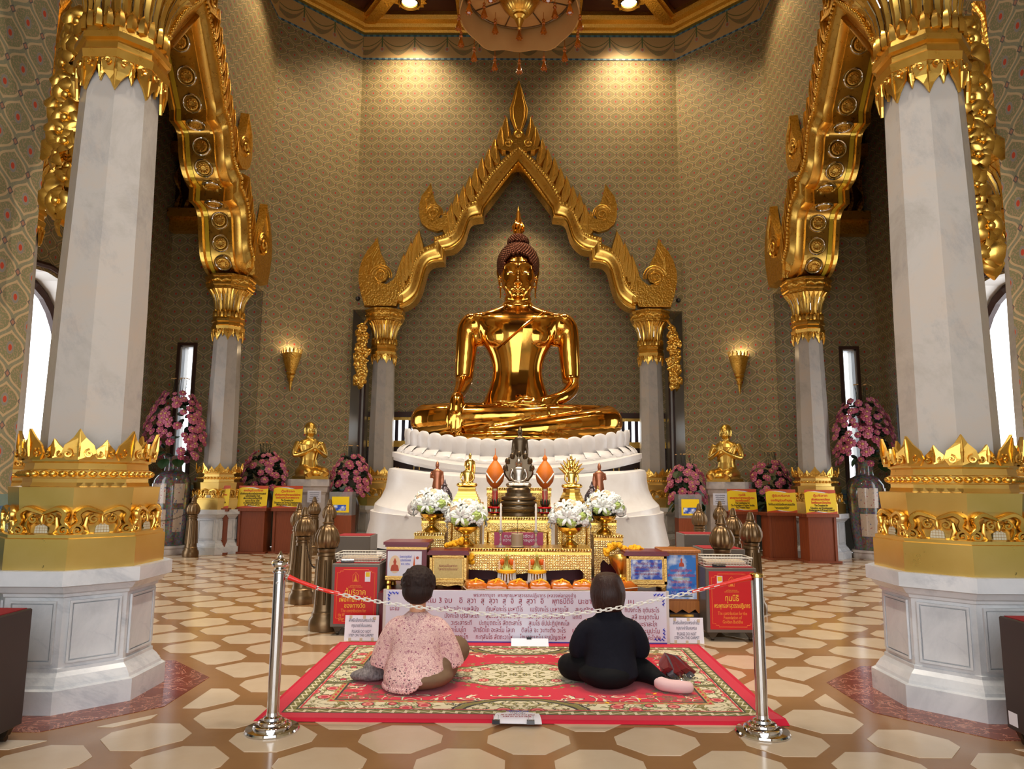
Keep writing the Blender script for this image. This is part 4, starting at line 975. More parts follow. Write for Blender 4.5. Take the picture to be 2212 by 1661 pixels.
for s in (-1, 1):
    m.ell((s*.72, .02, 3.90), (.235, .20, .215), 24, 16); m.ell((s*.55, .02, 3.98), (.30, .22, .15), 24, 16); m.ell((s*.60, .03, 3.76), (.2, .15, .2), 20, 14)
    m.tube(crv([(s*.66, .02, 4.0), (s*.80, .02, 3.86), (s*.83, .02, 3.5), (s*.855, .04, 3.15), (s*.86, .03, 2.95)], 5), [.14, .16, .175, .182, .182, .18, .178, .177, .176, .175, .173, .17, .167, .163, .16, .156, .152, .148, .144, .14, .135], 16)
    # ears with long lobes
    m.tube(crv([(s*.285, .0, 4.72), (s*.31, .0, 4.88), (s*.34, .03, 4.84), (s*.315, .02, 4.66), (s*.29, .0, 4.52), (s*.285, -.01, 4.40), (s*.295, -.02, 4.35)], 4), [.022]*25, 6)
    # brows, lids, cheeks
    m.tube(crv([(s*.02, -.335, 4.79), (s*.05, -.325, 4.85), (s*.12, -.315, 4.872), (s*.19, -.28, 4.85), (s*.235, -.22, 4.80)], 4), .013, 6)
    m.ell((s*.115, -.255, 4.735), (.07, .05, .038), 14, 8)
    m.tube(crv([(s*.05, -.318, 4.70), (s*.115, -.328, 4.695), (s*.18, -.285, 4.715)], 4), .010, 6)
    m.ell((s*.13, -.20, 4.52), (.10, .09, .11), 12, 8)
    m.ell((s*.038, -.365, 4.525), (.03, .03, .024), 8, 6)
m.loft([[(-w, y+.06, z), (0, y, z), (w, y+.06, z), (0, y+.12, z)] for w, y, z in ((.022, -.33, 4.83), (.026, -.355, 4.72), (.036, -.39, 4.60), (.05, -.41, 4.53), (.03, -.38, 4.50))])
m.tube(crv([(-.105, -.285, 4.455), (-.05, -.335, 4.442), (0, -.345, 4.446), (.05, -.335, 4.442), (.105, -.285, 4.455)], 3), .014, 6); m.tube([(-.06, -.32, 4.415), (0, -.338, 4.408), (.06, -.32, 4.415)], .017, 6); m.ell((0, -.27, 4.345), (.06, .05, .04), 10, 8)
# neck folds
for z, w in ((4.36, .212), (4.28, .235)): m.tube([(w*math.cos(a), .02+w*.92*math.sin(a), z-.03*(math.sin(a) < 0)*abs(math.sin(a))) for a in [2*PI*k/28 for k in range(28)]], .018, 6, True)
# earth-touching arm (viewer's left) and hand over the shin
m.tube(crv([(-.86, .03, 3.02), (-.875, -.16, 2.88), (-.89, -.42, 2.76), (-.90, -.62, 2.68)], 5), [.135, .135, .13, .127, .123, .12, .117, .114, .11, .107, .104, .10, .097, .094, .09, .09], 14)
m.tube(crv([(-.90, -.58, 2.69), (-.905, -.72, 2.62), (-.91, -.79, 2.50), (-.915, -.80, 2.40)], 4), [.085, .09, .098, .105, .108, .11, .11, .108, .10, .095, .09, .085, .08], 12)
for dx, L_, r in ((-.095, .24, .030), (-.04, .31, .032), (.02, .32, .032), (.075, .28, .030)): m.tube(crv([(-.91+dx*.8, -.80, 2.46), (-.91+dx, -.83, 2.36), (-.915+dx*1.05, -.84, 2.40-L_*.75), (-.915+dx*1.1, -.82, 2.40-L_)], 3), [r, r, r, r*.97, r*.95, r*.92, r*.88, r*.8, r*.68, r*.5], 8)
m.tube(crv([(-.81, -.74, 2.54), (-.765, -.79, 2.44), (-.76, -.80, 2.34)], 3), [.04, .04, .038, .034, .03, .027, .02], 8)
# other forearm and open hand resting in the lap
m.tube(crv([(.86, .03, 3.02), (.85, -.15, 2.86), (.70, -.42, 2.70), (.50, -.60, 2.62), (.36, -.66, 2.59)], 5), [.135, .135, .132, .13, .127, .124, .12, .117, .114, .11, .107, .104, .10, .098, .095, .09, .088, .086, .084, .08, .08], 14)
m.ell((.16, -.69, 2.575), (.24, .14, .055), 18, 10)
for dy, L_ in ((-.11, .36), (-.05, .40), (.01, .40), (.07, .36)): m.tube([(.03, -.70+dy, 2.58), (-.12, -.70+dy*1.02, 2.565), (.03-L_, -.69+dy*.9, 2.585)], [.036, .033, .018], 8)
m.tube(crv([(.27, -.76, 2.61), (.14, -.74, 2.655), (-.02, -.70, 2.645)], 3), [.038, .037, .036, .034, .03, .026, .018], 8)
# legs: viewer's-left leg on top, foot resting over the other thigh
m.tube(crv([(-.30, .05, 2.38), (-.85, -.10, 2.37), (-1.30, -.22, 2.34), (-1.38, -.36, 2.32), (-1.15, -.56, 2.33), (-.6, -.70, 2.35), (0, -.72, 2.38), (.45, -.66, 2.43)], 5), [.27+(-.0 if i < 12 else -.0)-(0 if i < 14 else (i-14)*.0068) for i in range(36)], 16)
m.tube(crv([(.40, -.66, 2.44), (.62, -.64, 2.46), (.86, -.60, 2.47), (.99, -.57, 2.465)], 4), [.115, .11, .105, .10, .095, .09, .085, .082, .078, .07, .06, .05, .03], 12)
m.tube(crv([(.30, .05, 2.38), (.85, -.10, 2.36), (1.29, -.22, 2.33), (1.36, -.36, 2.31), (1.12, -.58, 2.27), (.55, -.74, 2.20), (-.05, -.80, 2.14), (-.45, -.78, 2.11)], 5), [.265-(0 if i < 14 else (i-14)*.0076) for i in range(36)], 16)
m.tube(crv([(-.40, -.78, 2.115), (-.62, -.74, 2.10), (-.85, -.68, 2.09), (-.98, -.62, 2.09)], 4), [.10, .098, .095, .092, .088, .083, .078, .073, .068, .062, .052, .042, .028], 12)
m.ell((0, -.25, 2.22), (1.1, .48, .20), 24, 12)
m.lathe([(1.22, 2.0), (1.28, 2.03), (1.26, 2.10)], 48, (0, -.14, 0), sx=1.14, sy=.66)
for s in (-1, 1): m.ell((s*.27, -.252, 3.70), (.25, .085, .19), 20, 12)
m.v = [(x, y, z) for x, y, z in m.v]
body = fuse('body', m, 'buddha_gold', .016, B, 14)
def fy(x, z, off=.012):
    for (z0, w0, d0, y0), (z1, w1, d1, y1) in zip(TOR, TOR[1:]):
        if z0 <= z <= z1:
            t = (z-z0)/(z1-z0); w, d, y = lerp(w0, w1, t), lerp(d0, d1, t), lerp(y0, y1, t); k = min(.98, abs(x)/w); return y-d*(1-k**2.25)**(1/2.25)-off
    return -.3
m = MB(); P = [(lerp(.40, -.33, t), lerp(4.10, 3.46, t)) for t in [k/20 for k in range(21)]]; m.tube([(x, fy(x, z, .03), z) for x, z in P], .007, 5); m.build('robe_edge', 'buddha_gold', B, 60)
m = MB(); m.tube([(x+.10, fy(x+.10, z+.06, .034), z+.06) for x, z in P], .006, 5); m.build('robe_edge', 'buddha_gold', B, 60)
m = MB(); P = [(.16-.10*t, 3.78-1.05*t) for t in [k/22 for k in range(23)]]
m.loft([[(x-.075, fy(x-.075, z, .0), z), (x-.075, fy(x-.075, z, .046), z), (x+.075, fy(x+.075, z, .046), z), (x+.075, fy(x+.075, z, .0), z)] for x, z in P]); m.tube([(P[-1][0]-.085+.034*i, fy(0, 2.74, .045), 2.72-.03*(i % 2)) for i in range(6)], .018, 5); m.build('robe_sash', 'buddha_gold', B, 40)
# hair: rows of curls, crown mound and flame
m = MB(); ga = PI*(3-5**.5); N = 1000
for k in range(N):
    zz = 1-2*(k+.5)/N; r = math.sqrt(1-zz*zz); a = ga*k; x, y, z = .325*r*math.cos(a), .335*r*math.sin(a)+.015, 4.93+.36*zz
    if z < 4.58 or (y < .05 and z < 5.03-.55*(abs(x)/.33)**3) and not (y > -.02 and z > 4.7): continue
    if y < .0 and z < 4.75: continue
    m.ell((x, y, z), .031, 6, 4)
for k in range(170):
    zz = 1-1.15*(k+.5)/170; r = math.sqrt(max(0, 1-zz*zz)); a = ga*k; m.ell((.165*r*math.cos(a), .165*r*math.sin(a)+.02, 5.31+.135*zz), .025, 6, 4)
tag(m.build('hair_curls', 'buddha_hair', B, 60), kind='stuff')
m = MB(); m.ell((0, .03, 4.95), (.305, .315, .34), 24, 16); m.ell((0, .02, 5.31), (.15, .15, .13), 18, 12); m.build('hair_cap', 'buddha_hair', B, 60)
m = MB(); m.lathe([(.085, 5.42), (.07, 5.45), (.085, 5.48), (.06, 5.53), (.08, 5.57), (.072, 5.62), (.05, 5.66), (.058, 5.70), (.035, 5.76), (.038, 5.80), (.018, 5.87), (.0, 5.96)], 14, (0, .02, 0))
for k in range(10): a = k*PI/5; m.tube([(.075*math.cos(a), .02+.075*math.sin(a), 5.5), (.095*math.cos(a+.3), .02+.095*math.sin(a+.3), 5.58), (.05*math.cos(a+.6), .02+.05*math.sin(a+.6), 5.68)], [.018, .02, .004], 5)
m.build('flame_finial', 'buddha_gold', B, 60)
for s in (-1, 1):
    m = MB(); m.loft([[(s*.115+.058*math.cos(a)*k, -.318-.012*math.cos(a)**2*-1+o_, 4.703+.0065*math.sin(a)*k) for a in [2*PI*j/14 for j in range(14)]] for k, o_ in ((1, 0), (.98, -.012))]); e_ = m.build('eye', 'eye_white', B); m = MB(); m.ell((s*.112, -.326, 4.703), (.017, .008, .0068), 8, 6); m.build('pupil', 'eye_dark', e_)
# ------------------------------------------------------------------ altar
DZ = .40
da = thing('altar_dais', 'low dark red altar platform behind the white prayer board', 'platform', (0, 0, 0))
m = MB(); m.box(-1.25, 1.36, 6.58, 8.75, .30, DZ); m.build('top', 'red_lacquer', da)
for x, y in ((-1.18, 6.65), (1.29, 6.65), (-1.18, 8.65), (1.29, 8.65)): m = MB(); m.box(x-.06, x+.06, y-.06, y+.06, 0, .30); m.build('leg', 'red_lacquer', da)
def altar_table(label, x0, x1, y0, y1, z0, z1, apron=True):
    t = thing('altar_table', label, 'altar table', ((x0+x1)/2, (y0+y1)/2, z0), group='gilded altar tables'); w, d, h = (x1-x0)/2, (y1-y0)/2, z1-z0
    m = MB(); m.box(-w, w, -d, d, h-.035, h-.002, .006); m.build('top', 'gold_altar', t)
    m = MB(); m.box(-w+.008, w-.008, -d+.008, d-.008, h-.06, h-.035); m.build('neck', 'gold_satin', t)
    m = MB(); m.box(-w+.004, w-.004, -d+.004, d-.004, h-.10, h-.06); m.build('carved_frieze', 'gold_altar', t)
    n = max(6, int(w*2/.028)); lf = MB(); lf.loft([[(-a, 0, z), (0, -.008, z), (a, 0, z), (0, .004, z)] for a, z in ((.011, 0), (.012, -.012), (.001, -.03))]); me = lf.mesh('frieze_leaf', 'gold_bright')
    b = MB()
    for k in range(n): b.M = Matrix.Translation((-w+.02+(2*w-.04)*k/(n-1), -d+.002, h-.004)); b.add(lf.v, lf.f)
    tag(b.build('leaf_row', 'gold_bright', t), kind='stuff')
    if apron:
        g = h-.10; pts = [(-w+.01, 0), (-w+.01, g), (w-.01, g), (w-.01, 0), (w-.07, 0), (w-.075, g*.45), (w-.12, g*.62), (w*.35, g*.55), (0, g*.42), (-w*.35, g*.55), (-w+.12, g*.62), (-w+.075, g*.45), (-w+.07, 0)]
        m = MB(); m.prism(pts, -d+.006, -d+.03); m.build('apron', 'gold_altar', t)
        m = MB(); m.box(-w+.012, -w+.03, -d+.03, d-.01, 0, g); m.build('side_panel', 'gold_altar', t); m = MB(); m.box(w-.03, w-.012, -d+.03, d-.01, 0, g); m.build('side_panel', 'gold_altar', t)
        m = MB(); m.box(-w+.05, w-.05, d-.05, d-.03, 0, g); m.build('back_panel', 'maroon_lacquer', t)
    else:
        m = MB(); m.box(-w+.012, w-.012, -d+.012, d-.012, 0, h-.10); m.build('carved_body', 'gold_altar', t)
        m = MB(); q = w-.05; m.tube([(-q, -d+.008, .02), (-q, -d+.008, h-.16), (0, -d+.008, h-.13), (q, -d+.008, h-.16), (q, -d+.008, .02)], .012, 5); m.build('front_border', 'gold_bright', t)
    return t
altar_table('wide low gilded altar table holding the candles and pink sign', -.73, .73, 7.08, 7.56, DZ, .755)
altar_table('gilded altar table directly under the dark seated Buddha', -.36, .37, 7.6, 8.32, DZ, 1.03, False)
altar_table('tall gilded altar pedestal under the gold Buddha on the left', -.745, -.385, 7.66, 8.28, DZ, 1.168, False); altar_table('tall gilded altar pedestal under the gold naga Buddha on the right', .42, .785, 7.66, 8.28, DZ, 1.162, False)
altar_table('rear gilded altar table behind the dark seated Buddha', -.36, .40, 8.34, 8.7, DZ, 1.33, False)
altar_table('gilded side table under the upper left flower bowl', -1.09, -.76, 7.62, 7.92, DZ, .86); altar_table('gilded side table under the upper right flower bowl', .80, 1.12, 7.62, 7.92, DZ, .85)
altar_table('rear gilded side table under the left copper figure', -1.06, -.76, 7.95, 8.7, DZ, 1.0, False); altar_table('rear gilded side table under the right copper figure', .80, 1.10, 7.95, 8.7, DZ, .99, False)
# small figures ------------------------------------------------------
def seated(m, M, spike=True, bald=False):
    m.M = M
    m.ell((0, -.08, .085), (.37, .22, .085), 16, 8); m.ell((-.25, -.15, .09), (.14, .12, .085), 10, 8); m.ell((.25, -.15, .09), (.14, .12, .085), 10, 8)
    m.loft([oval(w, d, y, z, 16) for z, w, d, y in ((.05, .18, .13, 0), (.2, .155, .11, 0), (.33, .13, .095, 0), (.45, .16, .10, 0), (.54, .19, .10, 0), (.60, .15, .085, .01), (.635, .06, .06, .01), (.68, .052, .055, 0))])
    m.ell((0, -.01, .745), (.08, .09, .105), 14, 10)
    if not bald: m.ell((0, .01, .77), (.088, .095, .095), 12, 8); m.ell((0, .01, .865), (.045, .045, .045), 10, 6)
    if spike: m.tube([(0, .01, .88), (0, .01, .93), (0, .01, 1.02)], [.03, .02, .004], 8)
    for s in (-1, 1): m.tube([(s*.085, 0, .78), (s*.088, 0, .70), (s*.082, -.01, .66)], .014, 6)
    m.loft([[(-w, y+.02, z), (0, y, z), (w, y+.02, z), (0, y+.04, z)] for w, y, z in ((.008, -.095, .78), (.018, -.118, .725), (.008, -.10, .715))])
def arms_lap(m):
    for s in (-1, 1): m.tube(crv([(s*.175, .0, .56), (s*.225, -.01, .45), (s*.235, -.03, .32), (s*.15, -.17, .21), (s*.03, -.23, .19)], 3), [.05, .05, .048, .046, .045, .044, .043, .04, .038, .036, .034, .032, .03], 8)
def arms_pray(m):
    for s in (-1, 1):
        m.tube(crv([(s*.175, .0, .56), (s*.225, -.02, .45), (s*.235, -.05, .36), (s*.13, -.17, .40), (s*.022, -.235, .47)], 3), [.05, .05, .048, .046, .045, .044, .043, .04, .036, .033, .03, .028, .026], 8)
        m.tube([(s*.016, -.235, .46), (s*.014, -.24, .53), (s*.008, -.235, .61)], [.024, .022, .008], 8)
def stand_fig(m, M, raise_=True):
    m.M = M
    m.loft([oval(w, d, 0, z, 16) for z, w, d in ((0, .11, .09), (.03, .10, .08), (.2, .095, .075), (.45, .085, .07), (.62, .075, .06), (.75, .10, .065), (.80, .085, .055), (.83, .03, .03), (.86, .028, .03))]); m.ell((0, -.005, .90), (.042, .046, .055), 12, 8); m.ell((0, .0, .945), (.03, .03, .03), 8, 6); m.tube([(0, 0, .96), (0, 0, 1.0)], [.015, .003], 6)
    m.tube([(.095, 0, .78), (.115, 0, .62), (.12, -.01, .47)], [.03, .026, .018], 8)
    m.tube([(-.095, 0, .78), (-.12, 0, .66), (-.11, -.06, .66), (-.105, -.09, .75)] if raise_ else [(-.095, 0, .78), (-.115, 0, .62), (-.12, -.01, .47)], [.03, .027, .024, .02][:4 if raise_ else 3], 8)
    m.tube([(-.06, -.03, .6), (-.09, -.03, .3), (-.12, -.02, .08)], [.02, .025, .01], 6)
def steps(t, prof, mat_, n=4): m = MB(); m.lathe(prof, n, ph=PI/4, flat=True); m.build('stepped_base', mat_, t)
S = Matrix.Scale
# dark seated Buddha under a naga hood
t = thing('naga_buddha', 'dark bronze Buddha seated under a naga hood in the altar centre', 'statue', (.015, 7.98, 1.03))
m = MB(); m.lathe([(.185, 0), (.185, .03), (.175, .035), (.185, .06), (.175, .09), (.18, .12), (.165, .15), (.17, .19), (.15, .21), (.15, .24), (.13, .25), (.135, .28), (.12, .30)], 28); m.build('coil_base', 'antique', t, 40)
for z, r in ((.075, .188), (.135, .182), (.185, .172)): m = MB(); m.tube([(r*math.cos(2*PI*k/30), r*math.sin(2*PI*k/30), z) for k in range(30)], .022, 8, True); m.build('naga_coil', 'antique', t, 60)
m = MB(); m.ell((0, -.178, .155), (.028, .014, .035), 12, 8); m.build('medallion', 'antique_light', t, 60)
m = MB(); seated(m, Matrix.Translation((0, -.01, .30)) @ S(.37, 4)); arms_lap(m); fuse('figure', m, 'antique_light', .007, t, 2)
m = MB(); pts = []
for k in range(25): a = -PI*.25+PI*1.5*k/24; r = .172*(1+.05*math.cos(7*(a-PI/2))); pts.append((r*math.cos(a)*.95, .50+r*math.sin(a)*1.1))
m.prism(pts, .06, .09, inset=.1); m.build('naga_hood', 'antique', t)
for k in range(7): a = PI*.02+PI*.96*k/6; x, z = .150*math.cos(a), .51+.165*math.sin(a); m = MB(); m.ell((x, .06, z), (.03, .018, .036), 10, 8); m.tube([(x*.85, .05, z-.03), (x, .035, z+.005), (x*1.02, .02, z+.01)], [.014, .014, .004], 6); m.build('naga_head', 'antique', t, 60)
t = thing('standing_disciple', 'dark bronze standing figure behind the naga Buddha', 'statue', (.03, 8.5, 1.33)); m = MB(); stand_fig(m, S(.735, 4), False); fuse('figure', m, 'antique', .008, t, 2); m = MB(); m.lathe([(.13, -.0), (.13, .02), (.1, .03)], 16); m.build('stand', 'antique', t)
# gold Buddhas on stepped bases
def gold_buddha(label, x, zb, naga):
    t = thing('gold_buddha', label, 'statue', (x, 7.95, zb)); steps(t, [(.145, 0), (.145, .03), (.13, .035), (.128, .06), (.118, .065), (.114, .09), (.104, .095), (.10, .12), (.09, .125), (.095, .15), (.088, .165)], 'gold_satin', 4 if not naga else 12)
    m = MB(); seated(m, Matrix.Translation((0, -.01, .165)) @ S(.30, 4)); arms_lap(m); fuse('figure', m, 'gold_bright', .006, t, 2)
    if naga:
        for k in range(9):
            a = PI*(.1+.8*k/8); m = MB(); m.tube([(.04*math.cos(a), .04, .30+.03*math.sin(a)), (.10*math.cos(a), .04, .33+.12*math.sin(a)), (.15*math.cos(a), .02, .34+.17*math.sin(a))], [.022, .016, .004], 6); m.build('naga_ray', 'gold_bright', t, 60)
        m = MB(); seated(m, Matrix.Translation((0, .03, .38)) @ S(.17, 4)); fuse('upper_figure', m, 'gold_bright', .005, t, 1)
    else:
        m = MB(); stand_fig(m, Matrix.Translation((.02, .10, .10)) @ S(.46, 4)); fuse('rear_figure', m, 'gold_bright', .006, t, 2)
    return t
gold_buddha('small gold Buddha on stepped gold base, left of the dark Buddha', -.555, 1.168, False); gold_buddha('small gold Buddha with spiky naga hood, right of the dark Buddha', .60, 1.162, True)
for x, z, s, lab in ((-.93, 1.0, 1, 'copper robed standing figure left of the altar, right hand raised'), (.95, .99, -1, 'copper robed standing figure right of the altar, one hand raised')):
    t = thing('copper_disciple', lab, 'statue', (x, 8.3, z)); m = MB(); stand_fig(m, Matrix.Translation((0, 0, .05)) @ S(.59, 4) @ Matrix.Diagonal((s*1.0, 1, 1, 1))); fuse('figure', m, 'copper', .008, t, 2); m = MB(); m.lathe([(.10, 0), (.10, .04), (.08, .05)], 16); m.build('stand', 'copper', t)
def bud(label, x, y, z, mat_, k=1):
    t = thing('offering_cone', label, 'offering', (x, y, z), group='woven lotus-bud offerings'); m = MB(); m.lathe([(.035, 0), (.04, .02), (.03, .05), (.05, .08), (.085, .16), (.092, .2), (.08, .26), (.05, .31), (.025, .34), (.03, .36), (.012, .38), (.004, .42)], 20); m.build('bud', mat_, t, 50); return t
bud('silver woven lotus-bud offering behind the left upper flower bowl', -.82, 8.12, 1.0, 'silver_weave'); bud('silver woven lotus-bud offering behind the right upper flower bowl', .84, 8.1, .99, 'silver_weave')
def fan(label, x):
    t = thing('orange_offering', label, 'offering', (x, 8.05, 1.03), group='orange bulb offerings on beaded trays')
    m = MB(); m.lathe([(.05, 0), (.05, .01), (.025, .03), (.02, .05), (.03, .06), (.07, .07), (.075, .085), (.07, .09)], 20); m.build('foot', 'gold_satin', t, 40)
    m = MB(); m.lathe([(.072, .07), (.082, .075), (.082, .088), (.072, .092)], 20); m.lathe([(.068, .02), (.078, .024), (.078, .034), (.068, .038)], 20); m.build('red_fringe', 'sign_red', t)
    for k in range(14): a = 2*PI*k/14; m = MB(); m.tube([(.076*math.cos(a), .076*math.sin(a), .072), (.074*math.cos(a), .074*math.sin(a), .036)], [.006, .009], 5); m.build('bead_drop', 'petal_white' if k % 2 else 'green_leaf', t)
    for k in range(10): a = 2*PI*k/10; m = MB(); m.loft([[(-w, -r, z), (0, -r-.004, z), (w, -r, z), (0, -r+.004, z)] for w, r, z in ((.01, .03, .09), (.014, .05, .12), (.012, .052, .15), (.001, .045, .18))]); m.M = None; o = m.build('leaf', 'green_dark', t, None, None, (0, 0, a))
    m = MB(); m.lathe([(.022, .09), (.024, .26), (.018, .3)], 12); m.build('stalk', 'petal_peach', t, 40)
    for k in range(8):
        m = MB(); a = k*PI/4; m.tube([(.024*math.cos(a), .024*math.sin(a), .10), (.026*math.cos(a), .026*math.sin(a), .27)], .006, 5); m.build('red_stripe', 'sign_red', t)
    m = MB(); m.lathe([(.02, .29), (.055, .32), (.092, .37), (.105, .43), (.098, .485), (.07, .54), (.035, .585), (.022, .605), (.03, .63), (.016, .655), (.004, .67), (.003, .74)], 24); m.build('bulb', 'orange_weave', t, 50)
    for s in (-1, 1): m = MB(); m.tube(crv([(s*.095, -.045, .46), (s*.06, -.088, .41), (s*.015, -.09, .355)], 4), .009, 6); m.build('white_band', 'petal_white', t)
fan('orange bulb offering on a beaded tray left of the dark Buddha', -.25); fan('orange bulb offering on a beaded tray right of the dark Buddha', .31)
t = thing('gold_figure', 'tiny gold standing figure beside the right copper figure', 'statue', (.90, 8.02, .99)); m = MB(); stand_fig(m, Matrix.Translation((0, 0, .1)) @ S(.28, 4)); fuse('figure', m, 'gold_bright', .005, t, 1); m = MB(); m.lathe([(.05, 0), (.05, .09), (.04, .1)], 12); m.build('stand', 'gold_satin', t)
# flower bowls
def f_rose(m):
    for r, z, n in ((.034, 0, 7), (.026, .012, 6), (.015, .02, 4)):
        for k in range(n): a = 2*PI*k/n+z*40; m.ell((r*.7*math.cos(a), r*.7*math.sin(a), z), (r*.55, r*.55, .012), 8, 5)
    m.ell((0, 0, .02), .013, 8, 5)
def f_lily(m):
    for k in range(6): a = k*PI/3; m.loft([[(c*math.cos(a)-w*math.sin(a), c*math.sin(a)+w*math.cos(a), z), (c*math.cos(a), c*math.sin(a), z+.004), (c*math.cos(a)+w*math.sin(a), c*math.sin(a)-w*math.cos(a), z), (c*math.cos(a), c*math.sin(a), z-.006)] for c, w, z in ((.004, .003, 0), (.025, .013, .02), (.05, .011, .028), (.07, .001, .018))])
    m.ell((0, 0, .03), (.006, .006, .015), 6, 4)
def f_fill(m):
    for k in range(9): a = 2.4*k; r = .011*k**.5; m.ell((r*math.cos(a), r*math.sin(a), .01-.002*k), (.012, .012, .009), 6, 4)
rose_w = shared(f_rose, 'rose', 'petal_white', 60)
rose_l, rose_p, lily, fillw = shared(f_rose, 'rose', 'lime', 60), shared(f_rose, 'rose', 'petal_peach', 60), shared(f_lily, 'lily', 'petal_white', 60), shared(f_fill, 'hydrangea', 'petal_white', 60)
fleaf = shared(lambda m: m.loft([[(-w, 0, z), (0, -.004, z), (w, 0, z), (0, .003, z)] for w, z in ((.003, 0), (.016, .03), (.013, .06), (.001, .09))]), 'leaf', 'green_leaf')
def dome_place(t, nm, me, a, e, R_, zc, k=1, sq=.85, off=0):
    n = Vector((math.cos(e)*math.sin(a), -math.cos(e)*math.cos(a), math.sin(e))); q = n.to_track_quat('Z', 'Y').to_euler()
    return link(nm, me, t, (n.x*(R_+off), n.y*(R_+off), zc+n.z*(R_+off)*sq), q, k)
rb = random.Random(11)
def flower_bowl(label, x, y, z, k=1):
    t = thing('flower_bowl', label, 'flower bowl', (x, y, z), group='gilt bowls of white and green flowers', sc_=k)
    m = MB(); m.lathe([(.075, 0), (.078, .015), (.06, .03), (.035, .05), (.03, .07), (.04, .085), (.035, .10), (.06, .115), (.10, .14), (.115, .17), (.112, .175), (.09, .15), (.03, .12)], 24); m.build('bowl', 'gold_bright', t, 40)
    m = MB(); m.ell((0, 0, .225), (.115, .115, .10), 16, 10); m.build('foliage_core', 'green_dark', t, 60)
    n = 44
    for i in range(n):
        e = math.asin(lerp(-.25, .97, (i+.5)/n)); a = i*2.39996
        me = (rose_l, fillw, lily, rose_w, fillw, rose_l, lily, rose_w, fillw, rose_p, rose_w)[i % 11]
        dome_place(t, {id(rose_l): 'rose', id(rose_p): 'rose', id(rose_w): 'rose', id(lily): 'lily'}.get(id(me), 'hydrangea'), me, a, e, .162, .245, rb.uniform(1.0, 1.3)*(.95 if me is lily else 1.0 if me is not fillw else 1.35))
    for i in range(16): o = link('leaf', fleaf, t, (.12*math.cos(i*.4), .12*math.sin(i*.4), .19), (rb.uniform(.9, 2.0), 0, i*.4-PI/2), 1.2)
    return t
flower_bowl('gilt bowl of white and green flowers, upper left on the altar', -.92, 7.77, .86, 1.12); flower_bowl('gilt bowl of white and green flowers, upper right on the altar', .94, 7.77, .85, 1.12)
flower_bowl('gilt bowl of white and green flowers, lower left on the altar', -.52, 7.34, .755, 1.12); flower_bowl('gilt bowl of white and green flowers, lower right on the altar', .535, 7.34, .755, 1.12)
# candles, incense pot, pink sign
for x, lab in ((-.165, 'white candle in a glass holder, left of the incense pot'), (.185, 'white candle in a glass holder, right of the incense pot')):
    t = thing('candlestick', lab, 'candlestick', (x, 7.2, .755)); m = MB(); m.lathe([(.045, 0), (.045, .01), (.02, .02), (.008, .05), (.014, .07), (.008, .09), (.012, .13), (.025, .15), (.022, .165)], 16); m.build('glass_holder', 'acrylic', t, 40); m = MB(); m.lathe([(.011, .15), (.009, .42), (.003, .43)], 10); m.build('candle', 'wax', t, 40)
t = thing('incense_pot', 'beige cylindrical incense pot with a stick in front of the pink sign', 'incense pot', (0, 7.2, .755)); m = MB(); m.lathe([(.065, 0), (.07, .01), (.058, .015), (.06, .13), (.055, .135), (.05, .12), (.01, .115)], 24); m.build('pot', 'incense_pot', t, 40); m = MB(); m.tube([(0, 0, .11), (.004, 0, .3)], .003, 5); m.build('incense_stick', 'dark_wood', t)
t = thing('pink_sign', 'pink acrylic sign with white lettering behind the incense pot', 'sign', (.015, 7.42, .755)); m = MB(); m.box(-.25, .25, 0, .012, 0, .13); m.build('plate', 'pink_sign', t)
for i, (b, w) in enumerate((('สุนทร  อุไรรัตน์', .30), ('ถวายเป็นพุทธบูชา', .32))): text('lettering', b, .04, 'ink_white', t, (0, -.004, .09-.04*i), fit=w)
# ornament trays
def tray(label, x):
    t = thing('ornament_tray', label, 'tray', (x, 6.98, DZ+.02), group='beaded offering trays'); m = MB(); m.box(-.07, .07, -.07, .07, -.02, .0); m.lathe([(.05, 0), (.06, .01), (.045, .04), (.06, .10), (.075, .11), (.075, .12)], 20); m.build('stand', 'gold_satin', t, 40)
    m = MB(); m.lathe([(.07, .115), (.092, .12), (.09, .14), (.07, .145)], 20); m.build('marigold_rim', 'marigold', t, 40)
    for k in range(18): a = 2*PI*k/18; m = MB(); m.tube([(.08*math.cos(a), .08*math.sin(a), .115), (.082*math.cos(a), .082*math.sin(a), .03)], [.006, .011], 6); m.build('bead_drop', 'petal_white', t)
    m = MB(); m.lathe([(.045, .14), (.04, .16), (.025, .2), (.012, .26), (.004, .29)], 12); m.build('green_cone', 'lime', t, 40)
    for s in (-1, 1): m = MB(); m.ell((s*.045, 0, .215), (.025, .02, .03), 10, 8); m.build('orange_ball', 'robe_orange', t, 60); m = MB(); m.lathe([(.009, .14), (.009, .22), (.004, .23)], 8, (s*.07, -.02, 0)); m.build('small_candle', 'petal_peach', t)
    for s in (0, 1, 2): m = MB(); m.tube([(.02*(s-1), -.03, .16), (.008*(s-1), -.015, .27)], .006, 5); m.build('gold_strip', 'gold_bright', t)
tray('beaded tray with orange balls and green cone, left of centre on the altar front', -.1); tray('beaded tray with orange balls and green cone, right of centre on the altar front', .19)
